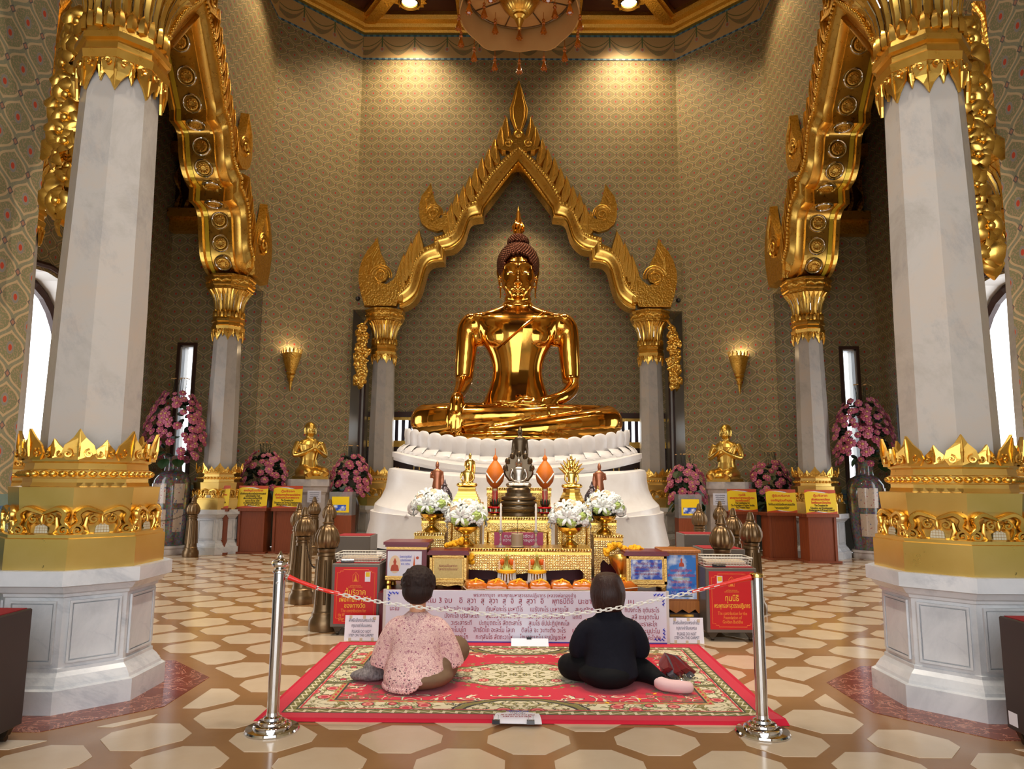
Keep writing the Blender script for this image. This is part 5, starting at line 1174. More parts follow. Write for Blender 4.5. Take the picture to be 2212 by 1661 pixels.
# wrapped robe packets
rp = random.Random(3)
def packet(label, x, y, z, rz, tilt=0):
    t = thing('robe_packet', label, 'packet', (x, y, z), rz, 'orange robes wrapped in clear plastic'); m = MB()
    m.loft([[(sx*.097*k, sy*.12*k, zz+.006*math.sin(5*sx+7*sy)) for sx, sy in ((-1, -.9), (-.92, -1), (-.4, -1), (.4, -1), (.92, -1), (1, -.9), (1, 0), (1, .9), (.92, 1), (0, 1), (-.92, 1), (-1, .9), (-1, 0))] for k, zz in ((.95, 0), (1.0, .014), (1.0, .045), (.94, .07), (.8, .088), (.4, .096))]); m.build('bundle', 'robe_pack', t, 50)
    m = MB(); m.loft([[(sx*.1*k, sy*.123*k, zz) for sx, sy in ((-1, -1), (1, -1), (1, 1), (-1, 1))] for k, zz in ((1.03, .028), (1.06, .032), (1.03, .036))]); m.build('plastic_seam', 'card_tan', t)
    m = MB(); m.tube([(-.07, -.06, .088), (-.03, -.05, .104), (0, -.04, .104), (.03, -.05, .106), (.07, -.06, .086)], .007, 6); m.tube([(-.02, -.1, .078), (0, -.04, .106), (.01, .03, .108), (.03, .06, .098)], .007, 6); m.ell((0, -.04, .108), (.02, .016, .012), 8, 6); m.build('ribbon', 'marigold', t, 60); return t
labs = ['leftmost orange robe packet, tilted against the gold plaque box', 'second orange robe packet from the left in the row', 'third orange robe packet from the left, under the left beaded tray', 'fourth orange robe packet, in the middle of the row', 'fifth orange robe packet from the left in the row', 'sixth orange robe packet, left of the dark-haired woman in black', 'seventh orange robe packet, mostly behind the head of the woman in black']
for k, lab in enumerate(labs): packet(lab, -.385+.198*k, 6.73, DZ, rp.uniform(-.12, .12)+(.3 if k == 0 else 0))
packet('flat orange robe packet propped beside the cloud-pattern donation box', .985, 6.86, DZ, .5)
# marigold garlands on a tall bowl
def marigold(label, loc, n, spread):
    t = thing('marigold_garland', label, 'garland', loc, group='yellow marigold garlands'); me = MB()
    me.ell((0, 0, 0), (.022, .022, .016), 8, 6)
    for k in range(7): a = 2*PI*k/7; me.ell((.013*math.cos(a), .013*math.sin(a), .006), (.011, .011, .009), 6, 4)
    me = me.mesh('marigold', 'marigold', 60)
    for k in range(n): link('marigold', me, t, spread(k/n), (rp.uniform(-1, 1), rp.uniform(-1, 1), 0), rp.uniform(.9, 1.3))
marigold('yellow marigold garland heaped on the gilt bowl right of the altar', (1.02, 7.05, .70), 46, lambda f: (-.17+.36*f+rp.uniform(-.02, .02), rp.uniform(-.05, .05), .02+.05*math.sin(PI*min(1, f*1.6))+rp.uniform(-.02, .02)+.05*f))
marigold('yellow marigold garland lying on the gold plaque donation box', (-.60, 7.02, .765), 26, lambda f: (-.09+.16*f, rp.uniform(-.03, .03), .015+.05*f*rp.random()+.02*f))
marigold('small marigold bunch hanging right of the gold plaque donation box', (-.455, 7.04, .655), 10, lambda f: (rp.uniform(-.02, .03), rp.uniform(-.02, .02), rp.uniform(-.045, .04)))
t = thing('offering_bowl', 'tall gilt footed bowl under the marigold garland', 'bowl', (1.0, 7.05, DZ)); m = MB(); m.lathe([(.07, 0), (.07, .02), (.04, .05), (.03, .12), (.05, .15), (.10, .22), (.12, .29), (.118, .295), (.05, .2)], 24); m.build('bowl', 'gold_satin', t, 40)
# donation boxes on the altar corners
def framed_box(name, label, x, y, z, w, h, d, frame, face, top, lines, lmat, feet=True, facefn=None):
    t = thing(name, label, 'donation box', (x, y, z)); b = .06 if feet else 0
    m = MB(); m.box(-w/2, w/2, 0, d, b, h-.04); m.build('body', frame, t)
    m = MB(); m.box(-w/2-.02, w/2+.02, -.02, d+.02, h-.04, h-.015); m.box(-w/2-.008, w/2+.008, -.008, d+.008, h-.015, h); m.build('lid', top, t)
    fw_ = .045; m = MB(); m.box(-w/2+fw_, w/2-fw_, -.006, .0, b+fw_, h-.04-fw_+.01); m.build('face_panel', face, t)
    for a in ((-w/2, w/2, b, b+fw_*.7), (-w/2, w/2, h-.04-fw_*.6, h-.04), (-w/2, -w/2+fw_*.7, b, h-.04), (w/2-fw_*.7, w/2, b, h-.04)): m = MB(); m.box(a[0], a[1], -.014, 0, a[2], a[3], .004); m.build('frame_bar', frame, t)
    if feet:
        for sx in (-1, 1):
            for yy in (.03, d-.03): m = MB(); m.lathe([(.022, 0), (.028, .02), (.018, .04), (.026, .06)], 8, (sx*(w/2-.03), yy, 0)); m.build('foot', frame, t)
        m = MB(); m.prism([(-w/2, b), (-w/2+.03, b-.03), (-w/4, b-.018), (0, b-.032), (w/4, b-.018), (w/2-.03, b-.03), (w/2, b)], .0, .012); m.build('skirt', frame, t)
    for body_, sz, zz, wd in lines: text('lettering', body_, sz, lmat, t, (0, -.009, zz), fit=wd)
    return t
framed_box('donation_box', 'gold plaque donation box with carved gilt frame on the altar corner, left', -.645, 6.80, DZ, .35, .355, .30, 'gold_frame', 'gold_plaque', 'maroon_lacquer', [('กองทุนเสด็จมหาราชา', .035, .215, .17), ('"มหาราชารวัชมงคล"', .035, .185, .19)], 'ink_maroon')
framed_box('donation_box', 'cloud-pattern donation box with carved gilt frame on the altar corner, right', 1.205, 6.80, DZ, .38, .36, .30, 'gold_frame', 'cloud_poster', 'maroon_lacquer', [('ชำระหนี้สงฆ์ บำรุงวัด', .032, .25, .2), ('ขอเชิญร่วมทำบุญบริจาค', .028, .215, .24), ('เพื่อสมทบทุนบูรณะวัดไตรมิตร', .028, .185, .24), ('และบำรุงพระพุทธศาสนา', .028, .155, .22)], 'ink_maroon')
t = thing('card_box', 'maroon donation box with white picture card, left of the gold plaque box', 'donation box', (-1.04, 6.82, DZ))
m = MB(); m.box(-.19, .19, 0, .32, .12, .36); m.build('body', 'maroon_lacquer', t); m = MB(); m.box(-.215, .215, -.03, .35, .405, .43); m.box(-.2, .2, -.015, .335, .385, .405); m.build('lid', 'maroon_lacquer', t); m = MB(); m.box(-.19, .19, -.005, .325, .36, .385); m.build('gilt_band', 'gold_frame', t)
m = MB(); m.box(-.20, .20, -.02, .33, .075, .12, .01); m.build('gilt_base', 'gold_frame', t)
for sx in (-1, 1):
    for yy in (.02, .29): m = MB(); m.lathe([(.03, 0), (.022, .03), (.032, .05), (.026, .075)], 10, (sx*.165, yy, 0)); m.build('foot', 'gold_leaf', t)
cd = MB(); cd.box(-.175, .145, -.012, -.004, .115, .345); card = cd.build('picture_card', 'paper', t)
m = MB(); m.prism([(-.105+.052*math.cos(2*PI*k/28), .225+.082*math.sin(2*PI*k/28)) for k in range(28)], -.014, -.012); m.build('oval_picture', 'petal_peach', card)
m = MB(); m.prism([(-.145, .165), (-.065, .165), (-.075, .215), (-.095, .225), (-.09, .25), (-.105, .285), (-.12, .25), (-.115, .225), (-.135, .215)], -.016, -.014); m.build('printed_figure', 'sign_orange', card)
m = MB(); m.prism([(.05, .13), (.10, .13), (.085, .20), (.075, .31), (.065, .20)], -.014, -.012); m.build('printed_spire', 'robe_orange', card); m = MB(); m.prism([(.105+.014*math.cos(k*PI/8), .285+.014*math.sin(k*PI/8)) for k in range(16)], -.014, -.012); m.build('printed_seal', 'sign_orange', card)
for i, b in enumerate(('ในพระราชูปถัมภ์', 'เฉลิมชัยมงคล', 'พ.ศ. ๒๕๖๑')): text('lettering', b, .03, 'ink_blue', card, (-.005, -.014, .295-.033*i), fit=.11-.015*i)
# tall wooden box with sky poster on its dark stand
t = thing('poster_box', 'orange wood donation box with blue sky poster, right of the altar', 'donation box', (1.535, 6.84, 0))
m = MB(); m.box(-.165, .165, 0, .28, .27, .745); m.build('body', 'teak', t); m = MB(); m.box(-.185, .185, -.03, .31, .745, .775, .006); m.build('lid', 'teak', t)
m = MB(); m.prism([(-.175, .31), (-.175, .21), (-.15, .20), (-.12, .235), (-.06, .20), (0, .235), (.06, .20), (.12, .235), (.15, .20), (.175, .21), (.175, .31)], -.02, .28); m.build('base_skirt', 'teak', t)
m = MB(); m.box(-.14, .14, -.008, 0, .325, .725); ps = m.build('poster', 'sky_poster', t)
m = MB(); m.prism([(-.02, .62), (.03, .62), (.025, .65), (.012, .66), (.014, .685), (.005, .70), (-.004, .685), (-.002, .66), (-.015, .65)], -.010, -.008); m.build('printed_figure', 'sign_orange', ps)
for b, z, w, mt in (('ขอเชิญร่วมบริจาค', .585, .2, 'ink_red'), ('สร้างอาคารเรียนพระปริยัติธรรม', .54, .25, 'ink_red'), ('และอุปกรณ์การศึกษา', .508, .15, 'lime'), ('โรงเรียนพระปริยัติธรรม', .48, .2, 'ink_red'), ('วัดไตรมิตรวิทยารามวรวิหาร', .455, .24, 'ink_blue'), ('กรุงเทพมหานคร', .43, .18, 'ink_red')): text('lettering', b, .034, mt, ps, (0, -.010, z), fit=w)
for k in range(3): m = MB(); m.box(-.03, .10, -.010, -.008, .345+.022*k, .358+.022*k); m.build('printed_building', 'ink_blue' if k else 'grey_frame', ps)
m = MB(); m.prism([(-.13, .328), (-.05, .328), (-.05, .40), (-.10, .40), (-.10, .37), (-.13, .37)], -.010, -.008); m.build('printed_building', 'cloud_poster', ps)
m = MB(); m.box(-.17, .17, .01, .27, 0, .20); m.build('stand', 'dark_wood', t); m = MB(); m.box(-.11, .11, .004, .012, .165, .185); m.build('brass_slot', 'gold_bright', t)
# ------------------------------------------------------------------ prayer board
pb = thing('prayer_board', 'long white board with maroon Thai prayer text in front of the altar', 'sign board', (0, 6.45, 0))
m = MB(); m.box(-1.155, 1.31, 0, .02, .015, .445); m.build('board', 'board_white', pb); m = MB(); m.box(-1.155, 1.31, -.001, .021, .002, .015); m.build('bottom_strip', 'blue_band', pb)
for x in (-1.18, 1.31): m = MB(); m.box(x, x+.025, .0, .03, 0, .45); m.build('edge_post', 'white_frame', pb)
bx_ = lambda u: -1.155+(u-833)*.004061
bz_ = lambda v: .445-(v-1276)*.00393
LN = [(1286, .045, [('พระคาถาบูชา  พระพุทธมหาสุวรรณปฏิมากร (หลวงพ่อทองคำ)', 1023, 1245)]),
      (1298, .066, [('นะโม 3 จบ', 914, 976), ('อิ', 992, 999), ('สุวา', 1009, 1028), ('สุ', 1039, 1046), ('สุวา', 1057, 1075), ('สุ', 1086, 1093), ('อิ', 1104, 1110), ('สุ', 1121, 1128), ('สุวา', 1138, 1157), ('อิ', 1168, 1175), ('พุทธปิติอิ', 1193, 1239), ('นะชาลิ', 1250, 1287), ('ธิ', 1340, 1347), ('เม', 1358, 1370)]),
      (1316, .056, [('นะโม', 842, 862), ('นัง', 923, 934), ('อปปันนานัง มะเหสินัง', 950, 1034), ('ตัณหังกะโร มะหาวีโร', 1050, 1130), ('เมธังกะโร มะหายะโส', 1146, 1228), ('สะระณังก', 1244, 1282), ('ทีปังกะโร ชุตินธะโร', 1350, 1424)]),
      (1331, .056, [('มังคะโล ปุริสาสะโภ', 961, 1035), ('สุมะโน สุมะโร ธีโร', 1050, 1124), ('เรวะโต ระติวัทธะโน', 1140, 1220), ('โสภิโต', 1237, 1257), ('สสี ชะนุตตะโม', 1365, 1423)]),
      (1346, .056, [('วะระสาระถี', 975, 1020), ('ปะทุมุตตะโร สัตตะสาโร', 1036, 1127), ('สุเมโธ อัปปะฏิปุคคะโล', 1143, 1230), ('นะราสะโภ', 1380, 1419)]),
      (1361, .056, [('ตะโมนุโท', 974, 1007), ('สิทธัตโถ อะสะโม โลเก', 1024, 1112), ('ติสโส จะ วะทะตัง วะโร', 1127, 1222), ('ปุ', 1237, 1244), ('ะ อะนูปะโม', 1379, 1425)]),
      (1376, .056, [('ยะทายะโก', 974, 1012), ('กะกุสันโธ สัตถะวาโห', 1029, 1108), ('โกนาคะมะโน ระณัญชะโห', 1124, 1223), ('มะปุงคะโวติฯ', 1380, 1426)])]
for v, sz, segs in LN:
    for b, u0, u1 in segs: text('lettering', b, sz, 'ink_maroon', pb, ((bx_(u0)+bx_(u1))/2, -.003, bz_(v)), fit=(u1-u0)*.004061)
for sx, x in ((1, -1.14), (-1, 1.295)):
    for sz_, z in ((-1, .43), (1, .03)):
        if sx > 0 and sz_ > 0: continue
        m = MB()
        for k in range(3): m.tube([(x+sx*(.01+.03*k), -.003, z), (x+sx*(.03+.03*k), -.003, z+sz_*.018), (x+sx*(.035+.03*k), -.003, z+sz_*.004)], [.004, .007, .002], 5); m.tube([(x, -.003, z+sz_*(.02+.03*k)), (x+sx*.016, -.003, z+sz_*(.035+.03*k)), (x+sx*.004, -.003, z+sz_*(.045+.03*k))], [.004, .007, .002], 5)
        tag(m.build('corner_ornament', 'ink_blue', pb), kind='stuff')
t = thing('paper_sheet', 'curled white paper sheet clipped under the prayer board', 'paper', (.105, 6.33, .012)); m = MB(); m.loft([[(-.155, y, z), (.165, y, z), (.165, y, z+.002), (-.155, y, z+.002)] for y, z in ((-.05, .0), (.0, .015), (.05, .03), (.09, .035))]); m.build('sheet', 'paper', t, 60); m = MB(); m.box(-.02, .02, .06, .09, .034, .05); m.build('clip', 'clip_black', t)
# ------------------------------------------------------------------ red donation cabinets
def red_box(label, x0, y0, w, sign, lines, sticker, z1=.64, basket=True, rz=0, d=.45):
    t = thing('donation_cabinet', label, 'donation box', (x0+w/2, y0, 0), rz, 'grey metal donation cabinets')
    m = MB(); m.box(-w/2, w/2, 0, d, .075, z1, .006); m.build('body', 'grey_metal', t)
    for sx in (-1, 1):
        for yy in (.05, d-.05): m = MB(); m.prism([(sx*(w/2-.11), .075), (sx*(w/2-.02), .075), (sx*(w/2-.04), .03), (sx*(w/2-.08), .03)], yy-.02, yy+.02); m.M = Matrix.Translation((sx*(w/2-.06), yy, .018)) @ Matrix.Rotation(PI/2, 4, 'Y'); m.lathe([(.018, -.012), (.018, .012)], 12); m.build('caster', 'bronze_dark', t)
    m = MB(); m.box(-w/2+.02, w/2-.02, .03, d-.02, z1, z1+.004); m.build('red_top_mat', 'red_felt', t)
    if sign:
        s0, s1, b0, b1 = -w/2+.03, w/2-.025, .105, z1-.03
        m = MB(); m.box(s0, s1, -.006, 0, b0, b1); sg = m.build('sign_panel', 'sign_red', t)
        m = MB(); c = .028; i_ = .022; L_ = [(s0+i_+2*c, b0+i_), (s1-i_-2*c, b0+i_), (s1-i_-2*c, b0+i_+c*.5), (s1-i_-c, b0+i_+c*.5), (s1-i_-c, b0+i_+c), (s1-i_, b0+i_+c), (s1-i_, b1-i_-c), (s1-i_-c, b1-i_-c), (s1-i_-c, b1-i_-c*.5), (s1-i_-2*c, b1-i_-c*.5), (s1-i_-2*c, b1-i_), (s0+i_+2*c, b1-i_), (s0+i_+2*c, b1-i_-c*.5), (s0+i_+c, b1-i_-c*.5), (s0+i_+c, b1-i_-c), (s0+i_, b1-i_-c), (s0+i_, b0+i_+c), (s0+i_+c, b0+i_+c), (s0+i_+c, b0+i_+c*.5), (s0+i_+2*c, b0+i_+c*.5)]
        m.tube([(x, -.007, z) for x, z in L_], .0016, 4, True); m.build('gold_border', 'ink_gold', sg)
        ex = 0; ez = b1-.09; m = MB(); m.tube([(ex-.026, -.007, ez-.04), (ex-.026, -.007, ez+.015), (ex, -.007, ez+.045), (ex+.026, -.007, ez+.015), (ex+.026, -.007, ez-.04)], .002, 4, True); m.prism([(ex-.018, ez-.036), (ex+.018, ez-.036), (ex+.008, ez-.012), (ex, ez+.03), (ex-.008, ez-.012)], -.008, -.006); m.build('emblem', 'ink_gold', sg)
        m = MB(); m.box(sticker, sticker+.05, -.008, -.006, b1-.13, b1-.04); st = m.build('sticker', 'paper', sg); m = MB(); m.box(sticker+.006, sticker+.044, -.009, -.008, b1-.085, b1-.045); m.build('sticker_picture', 'sign_yellow', st)
        for b, sz, z, wd, mt, al in lines: text('lettering', b, sz, mt, sg, (al, -.0075, z), fit=wd)
    if basket: wire_basket(label, x0+w/2, y0+.1, z1+.004, w*.92)
    return t
def wire_basket(lab, x, y, z, w):
    side = 'left' if x < 0 else 'right'
    t = thing('wire_basket', 'white wire basket with papers on the %s red donation cabinet' % side, 'basket', (x, y, z), group='white wire baskets'); d, h = .28, .075
    P = lambda a, b, zz: (a*(w/2)*(1+.08*zz/h), b*(d/2)*(1+.08*zz/h)+d/2, zz)
    for zz in (.004, .03, .055, h): m = MB(); m.tube([P(a, b, zz) for a, b in ((-1, -1), (1, -1), (1, 1), (-1, 1))], .003 if zz < h else .005, 5, True); m.build('hoop', 'white_plastic', t)
    m = MB()
    for k in range(17): a = -1+2*k/16; m.tube([P(a, -1, h), P(a, -1, .004), P(a, 1, .004), P(a, 1, h)], .0018, 4)
    tag(m.build('wires', 'white_plastic', t), kind='stuff')
    m = MB(); m.box(-w*.42, w*.42, .04, d-.04, .008, .04, .004); m.build('paper_stack', 'card_tan', t)
    q = thing('stapler', 'black metal stapler in front of the %s wire basket' % side, 'stapler', (x-w*.22, y-.06, z), .1, 'staplers'); m = MB(); m.box(-.06, .06, -.015, .015, 0, .012, .003); m.build('base', 'clip_black', q); m = MB(); m.box(-.058, .062, -.013, .013, .018, .032, .004); m.build('arm', 'steel', q); m = MB(); m.box(-.06, -.03, -.012, .012, .01, .024); m.build('hinge', 'clip_black', q)
red_box('grey metal cabinet with red Thai donation sign, left of the prayer board', -1.705, 6.70, .445, True, [('มูลนิธิพระพุทธมหา', .016, .445, .1, 'ink_gold', 0), ('สุวรรณปฏิมากร วัดไตรมิตร', .016, .432, .13, 'ink_gold', 0), ('ตู้บริจาค', .075, .385, .19, 'ink_yellow', 0), ('เพื่อค่าน้ำ - ค่าไฟ', .06, .32, .29, 'ink_yellow', 0), ('ของทางวัด', .055, .265, .19, 'ink_yellow', 0), ('The contribution for', .045, .222, .23, 'ink_gold', -.01), ('the W', .045, .185, .06, 'ink_gold', -.12), ('(Pur', .045, .15, .05, 'ink_gold', -.12)], .085)
red_box('grey metal cabinet with red Golden Buddha foundation sign, right of the prayer board', 1.695, 6.58, .46, True, [('มูลนิธิพระพุทธมหา', .016, .445, .1, 'ink_gold', 0), ('สุวรรณปฏิมากร วัดไตรมิตร', .016, .432, .13, 'ink_gold', 0), ('ทุนนิธิ', .075, .375, .12, 'ink_yellow', 0), ('พระพุทธมหาสุวรรณปฏิมากร', .055, .31, .32, 'ink_yellow', 0), ('The contribution for the', .042, .245, .26, 'ink_gold', 0), ('Foundation of', .042, .208, .16, 'ink_gold', 0), ('Golden Buddha', .042, .171, .18, 'ink_gold', 0)], -.13)
red_box('plain grey cabinet with red top, behind the right red-sign cabinet', 1.98, 7.75, .45, False, [], 0, .70, False); red_box('plain grey cabinet with red top, farthest one right of the throne', 2.02, 8.75, .48, False, [], 0, .78, False)
red_box('plain grey cabinet with red top, behind the left bronze posts', -2.25, 8.9, .45, False, [], 0, .72, False)
red_box('dark cabinet cut off by the left picture edge, before the column', -3.17, 3.62, .47, False, [], 0, .685, False)
o = red_box('dark cabinet cut off by the right picture edge, before the column', 2.70, 3.70, .47, False, [], 0, .67, False); m = MB(); m.box(-.2355, -.235, .36, .43, .10, .17); m.build('paper_label', 'paper', o)
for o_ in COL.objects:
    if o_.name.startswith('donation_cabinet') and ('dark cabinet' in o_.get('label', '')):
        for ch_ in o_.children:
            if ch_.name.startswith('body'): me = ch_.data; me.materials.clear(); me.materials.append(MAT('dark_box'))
def notice(label, x, z_, y, rz, w=.30, h=.215):
    t = thing('notice_card', label, 'notice', (x, y, z_), rz, 'please do not step on the carpet notices'); tl = Matrix.Rotation(-.12, 4, 'X'); m = MB(); m.M = tl; m.box(-w/2, w/2, 0, .006, 0, h); c = m.build('card', 'paper', t)
    for b, sz, z, wd in (('สำหรับนั่งกราบพระเท่านั้น', .04, .172, .23), ('กรุณาอย่ายืนบนพรม', .038, .128, .18), ('PLEASE DO NOT', .036, .078, .17), ('STEP ON THE CARPET', .032, .046, .22)): text('lettering', b, sz, 'ink_grey', c, (0, -.0015+z*math.sin(.12), z*math.cos(.12)), (PI/2-.12, 0, 0), fit=wd, bold=.0003)
    for k, (a, b) in enumerate(((-.1, .2), (.02, .2), (.11, .19), (-.1, .012), (0, .01), (.1, .014))): m = MB(); m.M = tl; m.box(a-.012, a+.012, -.002, 0, b-.014, b+.014); m.build('tape', 'card_tan', c)
    m = MB(); m.box(-.01, .01, .02, .07, 0, .006); m.box(-.01, .01, .02, .026, 0, h*.6); m.build('stand', 'white_plastic', t)
notice('white notice card asking not to step on the carpet, left one', -1.375, 0, 6.50, 0); notice('white notice card asking not to step on the carpet, right one', 1.497, 0, 6.50, 0)
# ------------------------------------------------------------------ carpet
rug = thing('carpet', 'red floral carpet with cream border lying before the altar', 'rug', (.02, 5.395, 0))
m = MB(); NX, NY = 62, 40; W_, H2 = 1.55, 1.0
def rz_(x, y): return .012+.004*math.sin(3*x+2*y)*.2+(.02*max(0, (x-1.3)/.25)*max(0, (-y-.8)/.2))
vs = [(-W_+2*W_*i/NX, -H2+2*H2*j/NY) for j in range(NY+1) for i in range(NX+1)]
fs = [[j*(NX+1)+i, j*(NX+1)+i+1, (j+1)*(NX+1)+i+1, (j+1)*(NX+1)+i] for j in range(NY) for i in range(NX)]
m.add([(x, y, rz_(x, y)) for x, y in vs], fs, [[vs[k] for k in f] for f in fs]); m.build('pile', 'rug', rug, 60)
for a, b in (((-W_, -H2), (W_, -H2)), ((W_, -H2), (W_, H2)), ((W_, H2), (-W_, H2)), ((-W_, H2), (-W_, -H2))):
    m = MB(); P = [(lerp(a[0], b[0], t/30), lerp(a[1], b[1], t/30)) for t in range(31)]; m.loft([[(x*k, y*(1+(k-1)*1.55), z) for k, z in ((.985, .011), (1.0, rz_(x, y)+.003), (1.012, .0)) ] for x, y in P], closed=False, cap=False); m.build('hem', 'rug_red', rug, 60)
for x, y in ((.80, -.78), (1.02, -.70), (1.14, -.58)):
    t = thing('petal', 'tiny yellow petal fallen on the carpet %s' % ('nearest the front edge' if x < .9 else 'in the middle of the three petals' if x < 1.1 else 'beside the pink sock'), 'petal', (.02+x-.25, 5.395+y+.12, .013), R.uniform(0, 3), 'yellow petals on the carpet'); m = MB(); m.loft([[(-w, yy, z), (0, yy, z+.004), (w, yy, z), (0, yy, z+.001)] for w, yy, z in ((.003, -.012, 0), (.009, 0, .003), (.002, .014, .001))]); m.build('blade', 'marigold', t)
# paper sign folded over the carpet edge, held by two clips
t = thing('paper_sign', 'folded white paper sign with two binder clips on the front carpet edge', 'sign', (0, 4.42, .016)); m = MB(); m.loft([[(-.145+k*.02, y, z), (-.05, y+.004, z+.006), (.06, y, z+.008), (.14-k*.012, y-.01, z), (.14-k*.012, y-.01, z+.002), (-.145+k*.02, y, z+.002)] for k, y, z in ((0, -.10, .0), (.2, -.05, .012), (.6, .02, .012), (1, .09, .0))]); pp = m.build('sheet', 'paper', t, 60)
for b, y, wd, mt in (('ห้ามเหยียบพรม', .05, .13, 'ink_blue'), ('กรุณานั่งบน', .015, .09, 'ink_grey'), ('please sit on the carpet to pay', -.02, .2, 'ink_maroon'), ('respect and do not stand', -.05, .17, 'ink_maroon')): text('lettering', b, .028, mt, t, (0, y, .0245), (0, 0, PI), fit=wd)
for x, mt in ((-.125, 'clip_black'), (.075, 'grey_frame')):
    m = MB(); m.prism([(-.022, 0), (.022, 0), (.022, .02), (-.022, .02)], -.012, .012); m.M = None; cl = m.build('binder_clip', mt, t, None, (x, -.105, .002)); m = MB()
    for s in (-1, 1): m.tube([(s*.012, 0, .018), (s*.014, .012, .045), (s*.008, .012, .045)], .0015, 4)
    m.build('clip_wire', 'steel', cl)
# ------------------------------------------------------------------ praying women
def hand(m, s, wrist, palm, tip, curl):
    W, P, T = Vector(wrist), Vector(palm), Vector(tip); m.tube([W, W.lerp(P, .5), P], [.022, .026, .03], 8); ax = (T-P).normalized(); side = ax.cross(Vector((s, 0, 0))); side = side.normalized() if side.length > 1e-4 else Vector((0, 1, 0))
    for k, (o_, L_) in enumerate(((-.024, .82), (-.008, .98), (.008, 1.0), (.024, .88))): a = P+side*o_*.9; b = P+side*o_+(T-P)*L_; m.tube([a, a.lerp(b, .5)+Vector((-s*curl, 0, 0)), b], [.010, .009, .0065], 6)
    a = W.lerp(P, .55)-side*.02; m.tube([a, a-side*.018+ax*.025, a-side*.02+ax*.05], [.011, .010, .007], 6)
def face(m, c, s=1):
    x, y, z = c
    m.loft([[(x-w, y+d-.01, z+h), (x, y+d, z+h), (x+w, y+d-.01, z+h), (x, y+d-.03, z+h)] for w, d, h in ((.007, .088, .02), (.011, .103, -.008), (.015, .107, -.018), (.009, .092, -.026))])
    for q in (-1, 1): m.ell((x+q*.03, y+.083, z+.018), (.013, .008, .008), 8, 6); m.ell((x+q*.076, y, z), (.011, .022, .03), 8, 6); m.tube([(x+q*.016, y+.092, z+.034), (x+q*.045, y+.082, z+.032)], .004, 5)
    m.tube([(x-.022, y+.085, z-.048), (x, y+.094, z-.046), (x+.022, y+.085, z-.048)], .006, 6)
p1 = thing('person', 'woman in pink lace blouse kneeling on the carpet with her back turned', 'person', (-.69, 5.05, .013), group='worshippers on the carpet')
m = MB(); m.ell((0, .03, .675), (.074, .09, .108), 16, 12); m.tube([(0, .0, .43), (0, .005, .50), (0, .015, .60)], [.075, .056, .055], 14); face(m, (0, .03, .665)); m.loft([oval(w, d, 0, z, 18) for z, w, d in ((.06, .16, .12), (.2, .13, .1), (.35, .14, .09), (.44, .13, .075), (.47, .06, .05))])
for s in (-1, 1):
    m.tube(crv([(s*.13, .0, .43), (s*.20, .02, .30), (s*.22, .06, .17), (s*.13, .18, .24), (s*.03, .24, .34)], 3), [.045, .044, .043, .042, .04, .039, .038, .036, .034, .031, .028, .025, .022], 8); hand(m, s, (s*.03, .235, .335), (s*.016, .245, .40), (s*.008, .24, .49), .0)
fuse('body', m, 'skin', .009, p1, 2)
hemz = lambda r_: [(x, y, z+max(0, .10-z)/.10*.62*max(0, x+.02)) for x, y, z in r_]
m = MB(); m.loft([hemz(oval(w, d, y, z, 24)) for z, w, d, y in ((.022, .21, .19, -.03), (.09, .215, .185, -.025), (.17, .20, .165, -.01), (.25, .178, .145, 0), (.34, .178, .128, 0), (.41, .165, .11, 0), (.455, .125, .09, .0), (.485, .075, .075, .0), (.50, .066, .068, .0))])
for s in (-1, 1): m.tube(crv([(s*.09, .0, .415), (s*.155, .01, .365), (s*.215, .03, .25), (s*.245, .045, .135)], 4), [.065, .07, .073, .075, .075, .075, .075, .076, .078, .08, .082, .084, .086], 14)
bl = fuse('blouse', m, 'lace_blouse', .011, p1, 4)
m = MB(); rr = random.Random(4)
for k in range(34): a = PI+PI*k/60; x_ = .208*math.cos(a); m.ell((x_, -.03+.19*math.sin(a), .028+.5*max(0, x_+.02)+.006*(k % 2)), (.016, .008, .016), 8, 5)
m.build('lace_hem', 'lace_blouse', bl, 60)
m = MB(); m.ell((.04, -.015, .085), (.225, .195, .085), 18, 10); m.ell((.16, .06, .13), (.125, .15, .12), 14, 10); m.tube(crv([(.05, .03, .13), (.19, .14, .17), (.255, .26, .19), (.16, .36, .12)], 3), [.12, .12, .118, .112, .105, .10, .096, .09, .085, .08], 12); m.tube(crv([(-.06, .05, .12), (-.12, .2, .13), (-.12, .36, .10)], 3), [.11, .11, .105, .1, .095, .09, .08], 12); fuse('trousers', m, 'khaki', .012, p1, 3)
m = MB(); m.ell((0, .012, .69), (.118, .122, .112), 20, 14); m.ell((0, -.025, .635), (.108, .098, .088), 16, 10)
for k in range(260):
    a = rr.uniform(0, 2*PI); e = rr.uniform(-.75, 1.5); n = Vector((math.cos(e)*math.cos(a), math.cos(e)*math.sin(a), math.sin(e)))
    if n.y > .55 and n.z < .45: continue
    c = Vector((0, .015, .69))+Vector((n.x*.112, n.y*.117, n.z*.107)); m.ell(c, (.014, .014, .012), 6, 4)
fuse('hair', m, 'hair_black', .0055, p1, 1)
p2 = thing('person', 'woman in black with brown bob hair sitting on the carpet, back turned', 'person', (.64, 5.12, .013), group='worshippers on the carpet')
m = MB(); m.ell((-.01, .03, .635), (.072, .088, .105), 16, 12); m.tube([(-.005, .0, .42), (-.005, .005, .48), (-.01, .02, .57)], [.075, .055, .053], 14); face(m, (-.01, .03, .625)); m.loft([oval(w, d, 0, z, 18) for z, w, d in ((.06, .15, .12), (.2, .13, .1), (.35, .14, .09), (.43, .13, .075), (.46, .06, .05))])
